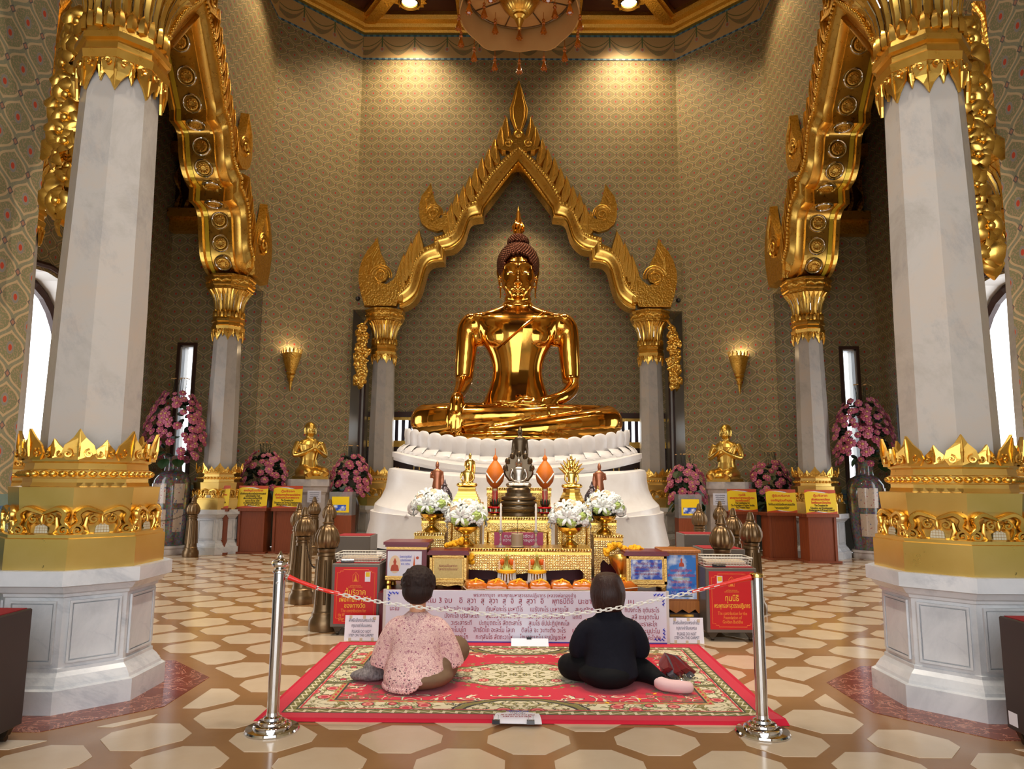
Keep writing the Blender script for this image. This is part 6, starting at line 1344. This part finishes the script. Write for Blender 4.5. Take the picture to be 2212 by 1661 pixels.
for s in (-1, 1):
    m.tube(crv([(s*.13, .0, .42), (s*.20, .02, .31), (s*.215, .05, .20), (s*.13, .17, .25), (s*.03, .23, .33)], 3), [.045, .044, .043, .042, .04, .039, .038, .036, .034, .031, .028, .025, .022], 8); hand(m, s, (s*.03, .225, .325), (s*.016, .235, .39), (s*.008, .23, .48), .0)
fuse('body', m, 'skin', .009, p2, 2)
m = MB(); m.loft([oval(w, d, y, z, 24) for z, w, d, y in ((.08, .19, .17, -.03), (.14, .182, .16, -.02), (.22, .172, .14, -.01), (.30, .178, .13, 0), (.38, .178, .115, 0), (.43, .155, .10, 0), (.46, .11, .085, .0), (.485, .085, .08, .005), (.515, .08, .08, .01))])
for s in (-1, 1): m.tube(crv([(s*.09, .0, .405), (s*.165, .01, .365), (s*.215, .02, .28), (s*.215, .06, .215), (s*.13, .17, .25)], 4), [.055, .06, .064, .066, .066, .065, .064, .063, .062, .062, .061, .06, .058, .055, .052, .048, .045], 12)
fuse('jacket', m, 'black_knit', .011, p2, 4)
m = MB(); m.ell((-.02, -.03, .095), (.205, .185, .10), 18, 10); m.tube(crv([(-.08, .02, .11), (-.22, .08, .10), (-.275, .16, .095), (-.18, .30, .08), (0, .34, .07)], 3), [.105, .10, .095, .092, .09, .086, .082, .078, .075, .07, .067, .064, .06], 12); m.tube(crv([(.08, .06, .11), (.19, .08, .10), (.265, .0, .085), (.33, -.11, .06)], 3), [.11, .105, .10, .092, .085, .078, .07, .062, .052, .046], 12); fuse('trousers', m, 'black_cloth', .012, p2, 3)
m = MB(); m.tube(crv([(.305, -.095, .055), (.345, -.14, .048), (.41, -.17, .046), (.48, -.175, .042), (.525, -.165, .038)], 3), [.040, .043, .044, .043, .041, .041, .042, .042, .041, .040, .038, .034, .02], 14); fuse('sock', m, 'sock', .007, p2, 3)
m = MB(); m.loft([oval(w, d, y, z, 28, 2.3) for z, w, d, y in ((.50, .082, .06, -.02), (.525, .104, .088, -.01), (.56, .113, .108, .0), (.61, .116, .12, .01), (.66, .113, .12, .018), (.70, .10, .106, .022), (.735, .076, .082, .022), (.757, .035, .045, .02))])
for k in range(26): a = PI*.92+PI*1.16*k/25; m.tube(crv([(0, .022, .752), (.07*math.cos(a), .02+.075*math.sin(a), .733), (.108*math.cos(a), .014+.115*math.sin(a), .66), (.113*math.cos(a), .01+.118*math.sin(a), .59), (.098*math.cos(a), -.005+.088*math.sin(a), .515)], 3), [.011, .011, .012, .012, .012, .012, .012, .012, .012, .011, .01, .009, .007], 6)
fuse('hair', m, 'hair_brown', .008, p2, 2, (-.01, 0, 0))
# bag and umbrella
t = thing('cloth_bag', 'grey knitted cloth bag beside the woman in pink', 'bag', (-1.02, 5.2, .013), .1); m = MB(); m.ell((0, 0, .045), (.125, .10, .045), 16, 10); m.ell((.03, .01, .085), (.09, .075, .06), 14, 10); m.ell((-.08, -.01, .04), (.07, .06, .035), 12, 8); fuse('pouch', m, 'grey_bag', .01, t, 3); m = MB(); m.tube(crv([(-.03, .0, .09), (-.01, .05, .15), (.06, .05, .16), (.08, .0, .12)], 4), .009, 6); m.build('strap', 'clip_black', t, 60)
t = thing('folded_umbrella', 'folded maroon and grey umbrella lying right of the woman in black', 'umbrella', (1.12, 5.42, .013), 0, None, 1.35)
for k in range(8):
    a = -1.5+k*.36; m = MB(); L_ = .20-.02*abs(k-4); tip = (math.sin(a)*L_*.55+.03, -.06-L_*.25*math.cos(a), .02+.015*(k % 3)); m.loft([[(x-w, y, z), (x, y-.005, z+h), (x+w, y, z), (x, y+.004, max(.002, z-.02))] for x, y, z, w, h in ((-.02, .07, .05, .03, .05), (lerp(-.02, tip[0], .5), lerp(.07, tip[1], .5), .05, .035, .05), (tip[0], tip[1], tip[2], .025, .012))]); c = m.build('canopy_fold', 'bag_red' if k % 3 else 'bag_grey', t, 50)
    m = MB(); m.tube([(-.02, .07, .07), (lerp(-.02, tip[0], .6), lerp(.07, tip[1], .6), .075), (tip[0]*1.05, tip[1]*1.1, .015)], .003, 5); m.build('rib', 'steel', t)
m = MB(); m.tube([(0, .05, .05), (.03, -.12, .02), (.02, -.16, .015)], .007, 6); m.build('shaft', 'steel', t); m = MB(); m.ell((.018, -.175, .016), .016, 10, 8); m.build('handle_knob', 'chrome', t, 60)
# ------------------------------------------------------------------ stanchions and chain
def stanchion(label, x, y, finial):
    t = thing('stanchion', label, 'stanchion', (x, y, 0), group='chrome rope stanchions'); m = MB(); m.lathe([(.148, 0), (.15, .008), (.145, .018), (.105, .022), (.104, .034), (.10, .038), (.078, .042), (.077, .054), (.073, .058), (.052, .062), (.05, .075), (.036, .082), (.034, .10)], 40); m.build('base', 'chrome', t, 35)
    h = .865; m = MB(); m.lathe([(.0335, .08), (.0335, h)], 28); m.build('tube', 'steel', t, 40)
    if finial:
        m = MB(); m.lathe([(.0335, h), (.04, h+.004), (.04, h+.012), (.034, h+.016), (.036, h+.022), (.026, h+.028)], 28); m.build('collar', 'chrome', t, 40); m = MB(); m.lathe([(.024, h+.026), (.044, h+.04), (.05, h+.055), (.044, h+.07), (.022, h+.08), (.014, h+.086), (.018, h+.094), (.012, h+.104), (.001, h+.128)], 28); m.build('onion_finial', 'chrome', t, 60)
    else: m = MB(); m.lathe([(.035, h-.006), (.039, h-.002), (.039, h+.012), (.035, h+.016), (.006, h+.018)], 28); m.build('brass_cap', 'gold_bright', t, 40)
    m = MB(); m.tube([(0, -.034 if finial else .03, h-.05), (0, -.05 if finial else .045, h-.05)], .006, 8); m.build('hook', 'steel', t); return t
stanchion('chrome stanchion with onion finial, left end of the chain', -1.385, 4.225, True); stanchion('chrome stanchion with flat brass cap, right end of the chain', 1.385, 4.25, False)
t = thing('barrier_chain', 'white chain with red tape ends hanging between the two stanchions', 'chain', (0, 4.235, 0))
path = crv([(-1.345, 0, .845), (-1.125, 0, .769), (-.774, 0, .701), (-.319, 0, .653), (.055, 0, .632), (.481, 0, .667), (.882, 0, .747), (1.345, 0, .86)], 24)
lk = MB(); lk.tube([((.0135 if abs(c) > .3 else .0135)*(1 if c > 0 else -1)+.0075*c, .0085*s, 0) for c, s in [(math.cos(2*PI*k/14), math.sin(2*PI*k/14)) for k in range(14)]], .0032, 6, True); lk = lk.mesh('chain_link', 'chain_plastic', 60)
acc, nx_, kk = 0, 0, 0
for a, b in zip(path, path[1:]):
    d = (b-a).length
    while acc+d >= nx_:
        p = a.lerp(b, (nx_-acc)/d); dr = b-a; ang = -math.atan2(dr.z, dr.x); link('chain_link', lk, t, p, (0 if kk % 2 else PI/2, ang, 0) if kk % 2 else (PI/2, ang, 0)); o = COL.objects[-1] if False else None; nx_ += .0305; kk += 1
    acc += d
for pts, rr_ in (([path[2], path[10], path[20]], [.017, .012, .013]), ([path[21], path[26], path[32]], [.010, .012, .009]), ([path[-1], path[-7], path[-19]], [.02, .013, .008])): m = MB(); m.tube(crv([tuple(p) for p in pts], 4), [lerp(rr_[0], rr_[1], min(1, i/4)) if i < 4 else lerp(rr_[1], rr_[2], (i-4)/4) for i in range(9)], 8); m.build('red_tape', 'red_tape', t, 60)
# ------------------------------------------------------------------ bronze posts
bo = thing('bronze_post', 'nearest bronze onion-top post left of the throne', 'post', (-1.83, 6.97, 0), group='bronze onion-top posts with chain')
m = MB(); m.lathe([(.14, 0), (.145, .05), (.14, .10), (.118, .13), (.118, .16), (.108, .17), (.102, .20), (.08, .68), (.09, .69), (.09, .71), (.078, .715), (.086, .735), (.086, .75), (.07, .755)], 24); m.build('shaft', 'bronze', bo, 40)
m = MB(); n = 24; m.loft([[((r*(1+.045*math.cos(12*a)))*math.cos(a), (r*(1+.045*math.cos(12*a)))*math.sin(a), z) for a in [2*PI*k/96 for k in range(96)]] for r, z in ((.07, .75), (.10, .77), (.118, .82), (.115, .87), (.092, .925), (.062, .965))]); m.build('onion_head', 'bronze', bo, 60)
m = MB(); m.lathe([(.066, .96), (.052, .97), (.048, .985), (.054, .995), (.04, 1.003), (.04, 1.02), (.034, 1.05), (.022, 1.08), (.004, 1.088)], 20); m.build('finial', 'bronze', bo, 40)
for k in range(8): a = k*PI/4+.2; m = MB(); m.tube([(.101*math.cos(a), .101*math.sin(a), .24), (.084*math.cos(a), .084*math.sin(a), .65)], .014, 6); m.build('flute_rib', 'bronze', bo, 60)
m = MB(); m.tube([(.09+.016*math.cos(2*PI*k/12), 0, .77+.016*math.sin(2*PI*k/12)) for k in range(12)], .004, 5, True); m.build('chain_ring', 'bronze_dark', bo)
PB = [(-2.48, 8.42, 'second bronze onion-top post left of the throne'), (-3.08, 10.2, 'third bronze onion-top post left of the throne, tilted behind another'), (-3.17, 12.2, 'bronze onion-top post right of the left monk pedestal'), (-3.85, 13.7, 'bronze onion-top post before the left monk pedestal'),
      (-5.97, 13.28, 'lone bronze onion-top post beside the left tall flower vase'), (2.03, 7.2, 'nearest bronze onion-top post behind the right red-sign cabinet'), (2.58, 8.0, 'second bronze onion-top post right of the throne'), (2.72, 9.1, 'third bronze onion-top post right of the throne'), (3.55, 12.6, 'bronze onion-top post before the right monk pedestal'), (2.78, 11.0, 'bronze onion-top post close to the right side of the throne')]
for x, y, lab in PB: copy_tree(bo, label=lab, loc=(x, y, 0), rz=x*1.7)
def post_chain(label, a, b, sag):
    t = thing('post_chain', label, 'chain', (0, 0, 0)); A, Bv = Vector(a), Vector(b); m = MB(); n = int((Bv-A).length/.03)
    for k in range(n):
        f = (k+.5)/n; p = A.lerp(Bv, f)-Vector((0, 0, sag*4*f*(1-f))); d = (Bv-A).normalized(); m.M = Matrix.Translation(p) @ d.to_track_quat('X', 'Z').to_matrix().to_4x4() @ Matrix.Rotation(PI/2*(k % 2), 4, 'X'); m.tube([(.02*math.cos(2*PI*j/8), .010*math.sin(2*PI*j/8), 0) for j in range(8)], .0035, 4, True)
    tag(m.build('links', 'bronze_dark', t), kind='stuff')
post_chain('thin bronze chain drooping between the first two left posts', (-1.87, 7.05, .77), (-2.44, 8.34, .77), .28)
post_chain('thin bronze chain from the lone left post towards the flower vase', (-6.05, 13.28, .80), (-6.95, 13.4, .72), .12)
# ------------------------------------------------------------------ donation lecterns with yellow signs
def lectern(label, x, y, rz, lines, z1=.86):
    t = thing('donation_lectern', label, 'donation box', (x, y, 0), rz, 'wooden donation boxes with yellow signs')
    m = MB(); m.box(-.235, .235, -.16, .18, .035, z1-.06); m.build('body', 'cabinet_wood', t)
    for s in (-1, 1): m = MB(); m.box(s*.235-.022, s*.235+.022, -.18, .19, .035, z1-.06); m.build('side_board', 'cabinet_wood', t)
    m = MB(); m.box(-.31, .31, -.22, .22, 0, .035); m.build('foot_board', 'cabinet_wood', t); m = MB(); m.box(-.30, .30, -.22, .20, z1-.06, z1, .005); m.build('top', 'cabinet_wood', t)
    q = Matrix.Translation((0, -.19, z1)) @ Matrix.Rotation(-.13, 4, 'X'); m = MB(); m.M = q; m.box(-.285, .285, 0, .008, 0, .43); sg = m.build('sign', 'sign_yellow', t)
    for pts, mt in (([(-.285, .43), (-.285, .375), (-.22, .40), (-.1, .405), (.05, .385), (.16, .365), (.285, .375), (.285, .43)], 'sign_orange'), ([(-.285, 0), (.285, 0), (.285, .05), (.2, .03), (.05, .025), (-.1, .045), (-.285, .02)], 'sign_orange'), ([(-.20, .40), (0, .405), (.09, .39), (.13, .385), (.09, .37), (.04, .375), (-.06, .39)], 'ink_white'), ([(-.13, .03), (-.06, .05), (.02, .035), (.2, .02), (.1, .02), (0, .022)], 'ink_white')):
        m = MB(); m.M = q; m.prism(pts, -.002, 0); m.build('sign_wave', mt, sg)
    for b, z, wd, mt in lines: p = q @ Vector((0, -.003, z)); text('lettering', b, .055, mt, sg, p, (PI/2-.13, 0, 0), fit=wd, bold=.001)
    return t
F1 = [('ทุนนิธิ', .315, .13, 'ink_red'), ('พระพุทธมหาสุวรรณปฏิมากร', .255, .48, 'ink_red'), ('(หลวงพ่อทองคำ)', .205, .28, 'ink_red'), ('The Contribution For', .16, .28, 'ink_black'), ('The Foundation of Golden Buddha', .115, .46, 'ink_black'), ('For Donation Please', .075, .26, 'ink_black')]
lectern('wooden donation box with yellow Golden Buddha foundation sign, left of three', -5.77, 13.88, -.02, F1)
lectern('wooden donation box with yellow sign, middle of the left three', -5.1, 14.05, -.02, [('ขอเชิญร่วมบริจาค', .335, .38, 'ink_red'), ('สร้างศึกษาและพัฒนาเครื่องมือทางการแพทย์', .275, .5, 'ink_black'), ('หลังจากขอเชิญ ท่านต', .23, .28, 'ink_black'), ('เพื่อการศึกษาโรงเรียนปริยัติ', .185, .36, 'ink_black'), ('ขนาด ๒ ชั้น ๒๐ เตียง', .14, .28, 'ink_black'), ('ณ โรงพยาบาลพระนครยาราม', .1, .34, 'ink_black'), ('จ.พระนคร', .06, .3, 'ink_black')])
lectern('wooden donation box with yellow sign, right one of the left three', -4.45, 14.12, -.02, [('ตู้บริจาค', .325, .26, 'ink_red'), ('เพื่อพัฒนาการศึกษาและสวัสดิการ', .255, .5, 'ink_red'), ('โรงเรียนสตรีวัดมหาพฤฒาราม', .2, .46, 'ink_red'), ('The Donation for', .15, .25, 'ink_black'), ('Education and Service Development', .105, .5, 'ink_black'), ('Mahaprutaram Girls School', .065, .4, 'ink_black')])
lectern('wooden donation box with yellow Golden Buddha foundation sign, right side', 4.33, 14.0, .05, F1)
lectern('wooden donation box with yellow sign, middle of the right three', 4.93, 13.60, .05, [('ตู้รับบริจาค', .31, .34, 'ink_red'), ('ขอเชิญร่วมทำบุญ', .225, .4, 'ink_red'), ('ซื้อที่ดินถวายวัดโรงเรียนพระธรรมวินัย', .15, .5, 'ink_black'), ('"พระธรรมวินัย"', .085, .28, 'ink_black')])
lectern('wooden donation box with yellow sign, rightmost and nearest', 5.46, 13.12, .05, [('ตู้บริจาค', .325, .26, 'ink_red'), ('เพื่อพัฒนาการศึกษา', .255, .34, 'ink_red'), ('โรงเรียนมหาวีรานุวัตร', .2, .36, 'ink_red'), ('The Donation for', .15, .25, 'ink_black'), ('Education and Development', .105, .4, 'ink_black'), ('Kindergarten & Primary School', .065, .46, 'ink_black')])
for x, y, lab in ((-4.12, 14.62, 'white paper notice on the left monk pedestal'), (4.12, 14.57, 'white paper notice on the right monk pedestal')):
    t = thing('paper_notice', lab, 'notice', (x, y, .95), group='paper notices on the pedestals'); m = MB(); m.box(-.14, .14, 0, .004, 0, .24); m.build('sheet', 'paper', t)
    for k in range(5): text('lettering', 'ขอเชิญร่วมบริจาคทำบุญ', .03, 'ink_grey', t, (0, -.002, .2-.04*k), fit=.2-.02*(k % 3))
# ------------------------------------------------------------------ kneeling monk statues
def monk(label, plabel, x, y, sg):
    p = thing('monk_pedestal', plabel, 'pedestal', (x, y, 0), group='marble monk pedestals'); m = MB()
    m.lathe([(.50, 0), (.50, .2), (.46, .24), (.44, .28), (.42, .30), (.42, 1.1), (.44, 1.14), (.46, 1.16), (.47, 1.25), (.50, 1.28), (.50, 1.42)], 8, ph=PH8, flat=True); m.build('block', 'marble_rose', p)
    t = thing('monk_statue', label, 'statue', (x, y, 1.42), sg*.62, 'golden praying monk statues'); m = MB(); K = S(1.38, 4); m.M = K
    # folded legs to one side, body, praying arms
    m.ell((0, -.12, .085), (.20, .24, .085), 16, 10)
    for s in (-1, 1): m.tube(crv([(s*.09, .02, .10), (s*.13, -.2, .10), (s*.12, -.36, .085), (s*.11, -.22, .05), (s*.10, .02, .045), (s*.10, .2, .035)], 4), [.11, .11, .108, .10, .095, .09, .085, .08, .075, .07, .066, .062, .058, .055, .05, .047, .044, .04, .036, .03, .02], 12)
    m.loft([oval(w, d, y_, z, 18) for z, w, d, y_ in ((.05, .17, .14, 0), (.18, .15, .11, 0), (.30, .125, .092, 0), (.42, .155, .10, 0), (.52, .185, .10, 0), (.585, .15, .085, .01), (.62, .06, .06, .01), (.68, .05, .055, 0))])
    m.ell((0, -.01, .755), (.083, .095, .118), 16, 12); m.ell((0, .015, .79), (.088, .095, .09), 14, 10)
    for s in (-1, 1): m.tube([(s*.085, 0, .79), (s*.09, 0, .73), (s*.084, -.01, .685)], .014, 6); m.ell((s*.035, -.09, .775), (.02, .012, .012), 8, 6)
    m.loft([[(-w, y_+.02, z), (0, y_, z), (w, y_+.02, z), (0, y_+.04, z)] for w, y_, z in ((.008, -.10, .79), (.018, -.122, .735), (.008, -.105, .722))]); m.tube([(-.028, -.095, .698), (0, -.104, .696), (.028, -.095, .698)], .008, 6)
    arms_pray(m); fuse('figure', m, 'gold_satin', .013, t, 3)
    m = MB(); m.M = K; m.tube(crv([(.15, -.05, .57), (.05, -.11, .47), (-.08, -.10, .38), (-.14, .0, .32)], 4), .012, 6); m.tube(crv([(.17, .0, .56), (.10, -.105, .44), (.06, -.10, .25), (.07, -.12, .14)], 4), .010, 6); m.build('robe_fold', 'gold_satin', t, 60)
    m = MB(); m.box(-.24, .24, -.52, .30, -.0, .07); m.build('slab', 'gold_bright', t)
monk('golden kneeling monk statue praying, left of the throne, facing right', 'marble pedestal under the left golden monk', -4.4, 15.1, 1); monk('golden kneeling monk statue praying, right of the throne, facing left', 'marble pedestal under the right golden monk', 4.42, 15.05, -1)
# ------------------------------------------------------------------ pink lotus arrangements
def f_lotus(m):
    for r, z, n, w in ((.055, 0, 8, .026), (.035, .014, 6, .02)):
        for k in range(n): a = 2*PI*k/n+z*30; m.ell((r*math.cos(a), r*math.sin(a), z), (w, w, .012), 8, 5)
lot_me = shared(f_lotus, 'petals', 'petal_pink', 60); cen_me = shared(lambda m: m.ell((0, 0, .025), (.022, .022, .014), 8, 6), 'flower_centre', 'petal_centre', 60)
bigleaf = shared(lambda m: m.loft([[(-w, y, .02*abs(w)*10), (0, y, 0), (w, y, .02*abs(w)*10), (0, y, -.004)] for w, y in ((.01, 0), (.09, -.05), (.11, -.11), (.07, -.18), (.005, -.22))]), 'lotus_leaf', 'green_leaf')
stem_me = shared(lambda m: m.tube([(0, 0, 0), (.01, 0, .5), (0, 0, 1)], .008, 5), 'stem', 'green_dark')
rf = random.Random(21)
flower_me = []
def bouquet(label, x, y, z, rx, rz_, n, seed, group='pink lotus arrangements'):
    r_ = random.Random(seed); t = thing('lotus_arrangement', label, 'flowers', (x, y, z), group=group); pts = []
    m = MB()
    for k in range(60):
        a = r_.uniform(0, 2*PI); h = r_.uniform(.05, .9); w = rx*.72*math.sin(PI*min(1, .30+h*.62))**.8; m.ell((w*math.cos(a), w*.7*math.sin(a), h*rz_), (.07, .06, .035), 6, 4, Matrix.Rotation(r_.uniform(-.8, .8), 3, 'X') @ Matrix.Rotation(r_.uniform(-.8, .8), 3, 'Y'))
    m.build('foliage', 'green_dark', t)
    for i in range(n):
        f = (i+.5)/n; h = .93*f**.85; w = rx*(math.sin(PI*min(1, .30+h*.62))**.8); a = i*2.39996+r_.uniform(-.3, .3)
        n_ = Vector((math.sin(a), -abs(math.cos(a)) if r_.random() < .8 else math.cos(a), .25+h*.5)); p = Vector((w*math.sin(a), w*.7*n_.y, h*rz_+r_.uniform(-.03, .03))); q = n_.normalized().to_track_quat('Z', 'Y').to_euler(); k = r_.uniform(.7, 1.3)*(1.0 if h < .75 else .75)
        fo = link('flower', lot_me, t, p, q, k); link('flower_centre', cen_me, fo)
    for i in range(14): a = r_.uniform(0, 2*PI); link('lotus_leaf', bigleaf, t, (rx*.6*math.sin(a), -rx*.5*abs(math.cos(a)), r_.uniform(-.02, .85)*rz_*(.2 if i < 6 else 1)), (r_.uniform(.2, 1.2), 0, a), r_.uniform(.6, 1.15))
    for i in range(9): o = link('stem', stem_me, t, (rx*.3*r_.uniform(-1, 1), -.05, rz_*.8), (r_.uniform(-.1, .1), r_.uniform(-.25, .25), 0), (.5, .5, rz_*.34)); link('bud', cen_me, o, (0, 0, .97), None, (2, 2, 2.2/(rz_)))
    return t
def big_vase(label, x, y):
    t = thing('floor_vase', label, 'vase', (x, y, 0), group='tall painted porcelain vases'); m = MB()
    m.lathe([(.25, .16), (.26, .2), (.30, .5), (.335, .95), (.345, 1.2), (.33, 1.38), (.27, 1.5), (.165, 1.56), (.155, 1.62), (.16, 1.76), (.20, 1.84), (.195, 1.85), (.14, 1.78)], 40); m.build('body', 'porcelain', t, 40)
    for a0, z0, z1, r0 in ((-.35, .95, 1.32, .347), (.85, .95, 1.32, .347), (-.3, .42, .84, .326), (.9, .42, .84, .326)):
        rr_ = lambda z: (.30+(z-.5)*.035/.45 if z < .95 else .335+.012*math.sin((z-.95)*6))+.006; m = MB(); nn = 6; w = .52 if a0 < .5 else .28
        m.loft([[((rr_(z))*math.sin(a0+w*(2*i/nn-1)), -(rr_(z))*math.cos(a0+w*(2*i/nn-1)), z) for i in range(nn+1)] for z in [lerp(z0, z1, k/5) for k in range(6)]], cap=False, closed=False); m.build('painted_panel', 'porcelain_panel', t, 60)
    m = MB(); m.lathe([(.29, 0), (.30, .03), (.29, .10), (.31, .12), (.30, .16)], 32); m.build('stone_base', 'marble_rose', t, 40)
big_vase('tall painted porcelain vase left, behind the left foreground column', -6.62, 13.75); big_vase('tall painted porcelain vase right, behind the right foreground column', 6.72, 13.85)
bouquet('large pink lotus arrangement in the left tall porcelain vase', -6.62, 13.75, 1.78, .58, 1.38, 100, 1); bouquet('large pink lotus arrangement in the right tall porcelain vase', 6.72, 13.85, 1.75, .58, 1.38, 100, 2)
def small_vase(label, x, y, h):
    t = thing('brown_vase', label, 'vase', (x, y, 0), group='brown vases on wooden stands'); m = MB(); m.lathe([(.13, .12), (.15, .3), (.20, h*.6), (.21, h*.8), (.15, h*.93), (.12, h*.96), (.17, h)], 24); m.build('body', 'vase_brown', t, 40); m = MB(); m.lathe([(.2, 0), (.2, .03), (.15, .06), (.17, .12)], 8); m.build('stand', 'dark_wood', t)
for x, y, h, rx, rz__, n, lab, vl in ((-5.2, 14.75, 1.2, .46, .85, 46, 'pink lotus arrangement left of the left monk statue', 'brown vase left of the left monk statue'), (-3.52, 15.2, 1.1, .42, .92, 46, 'pink lotus arrangement right of the left monk statue', 'brown vase right of the left monk statue'),
                                (3.54, 15.0, .92, .42, .95, 46, 'pink lotus arrangement left of the right monk statue', 'brown vase left of the right monk statue'), (5.2, 14.75, .98, .44, .95, 46, 'pink lotus arrangement right of the right monk statue', 'brown vase right of the right monk statue')):
    small_vase(vl, x, y, h); bouquet(lab, x, y, h-.02, rx, rz__, n, int(x*10)+77)
# acrylic collection boxes near the far columns
for x, y, lab in ((-3.05, 12.6, 'clear acrylic collection box with yellow label, left of the throne'), (2.95, 12.4, 'clear acrylic collection box with yellow label, right of the throne')):
    t = thing('collection_box', lab, 'donation box', (x, y, 0), group='acrylic collection boxes'); m = MB(); m.box(-.2, .2, -.15, .15, 0, .8); m.build('stand', 'cabinet_wood', t); m = MB()
    for a in ((-.2, .2, -.15, -.145), (-.2, .2, .145, .15), (-.2, -.195, -.145, .145), (.195, .2, -.145, .145)): m.box(*a, .8, 1.2)
    m.build('clear_box', 'acrylic', t); m = MB(); m.box(-.15, .15, -.156, -.151, .85, 1.12); l_ = m.build('label_sheet', 'sign_yellow', t); m = MB(); m.box(-.12, .1, -.158, -.156, .88, .98); m.build('printed_photo', 'cloud_poster', l_)
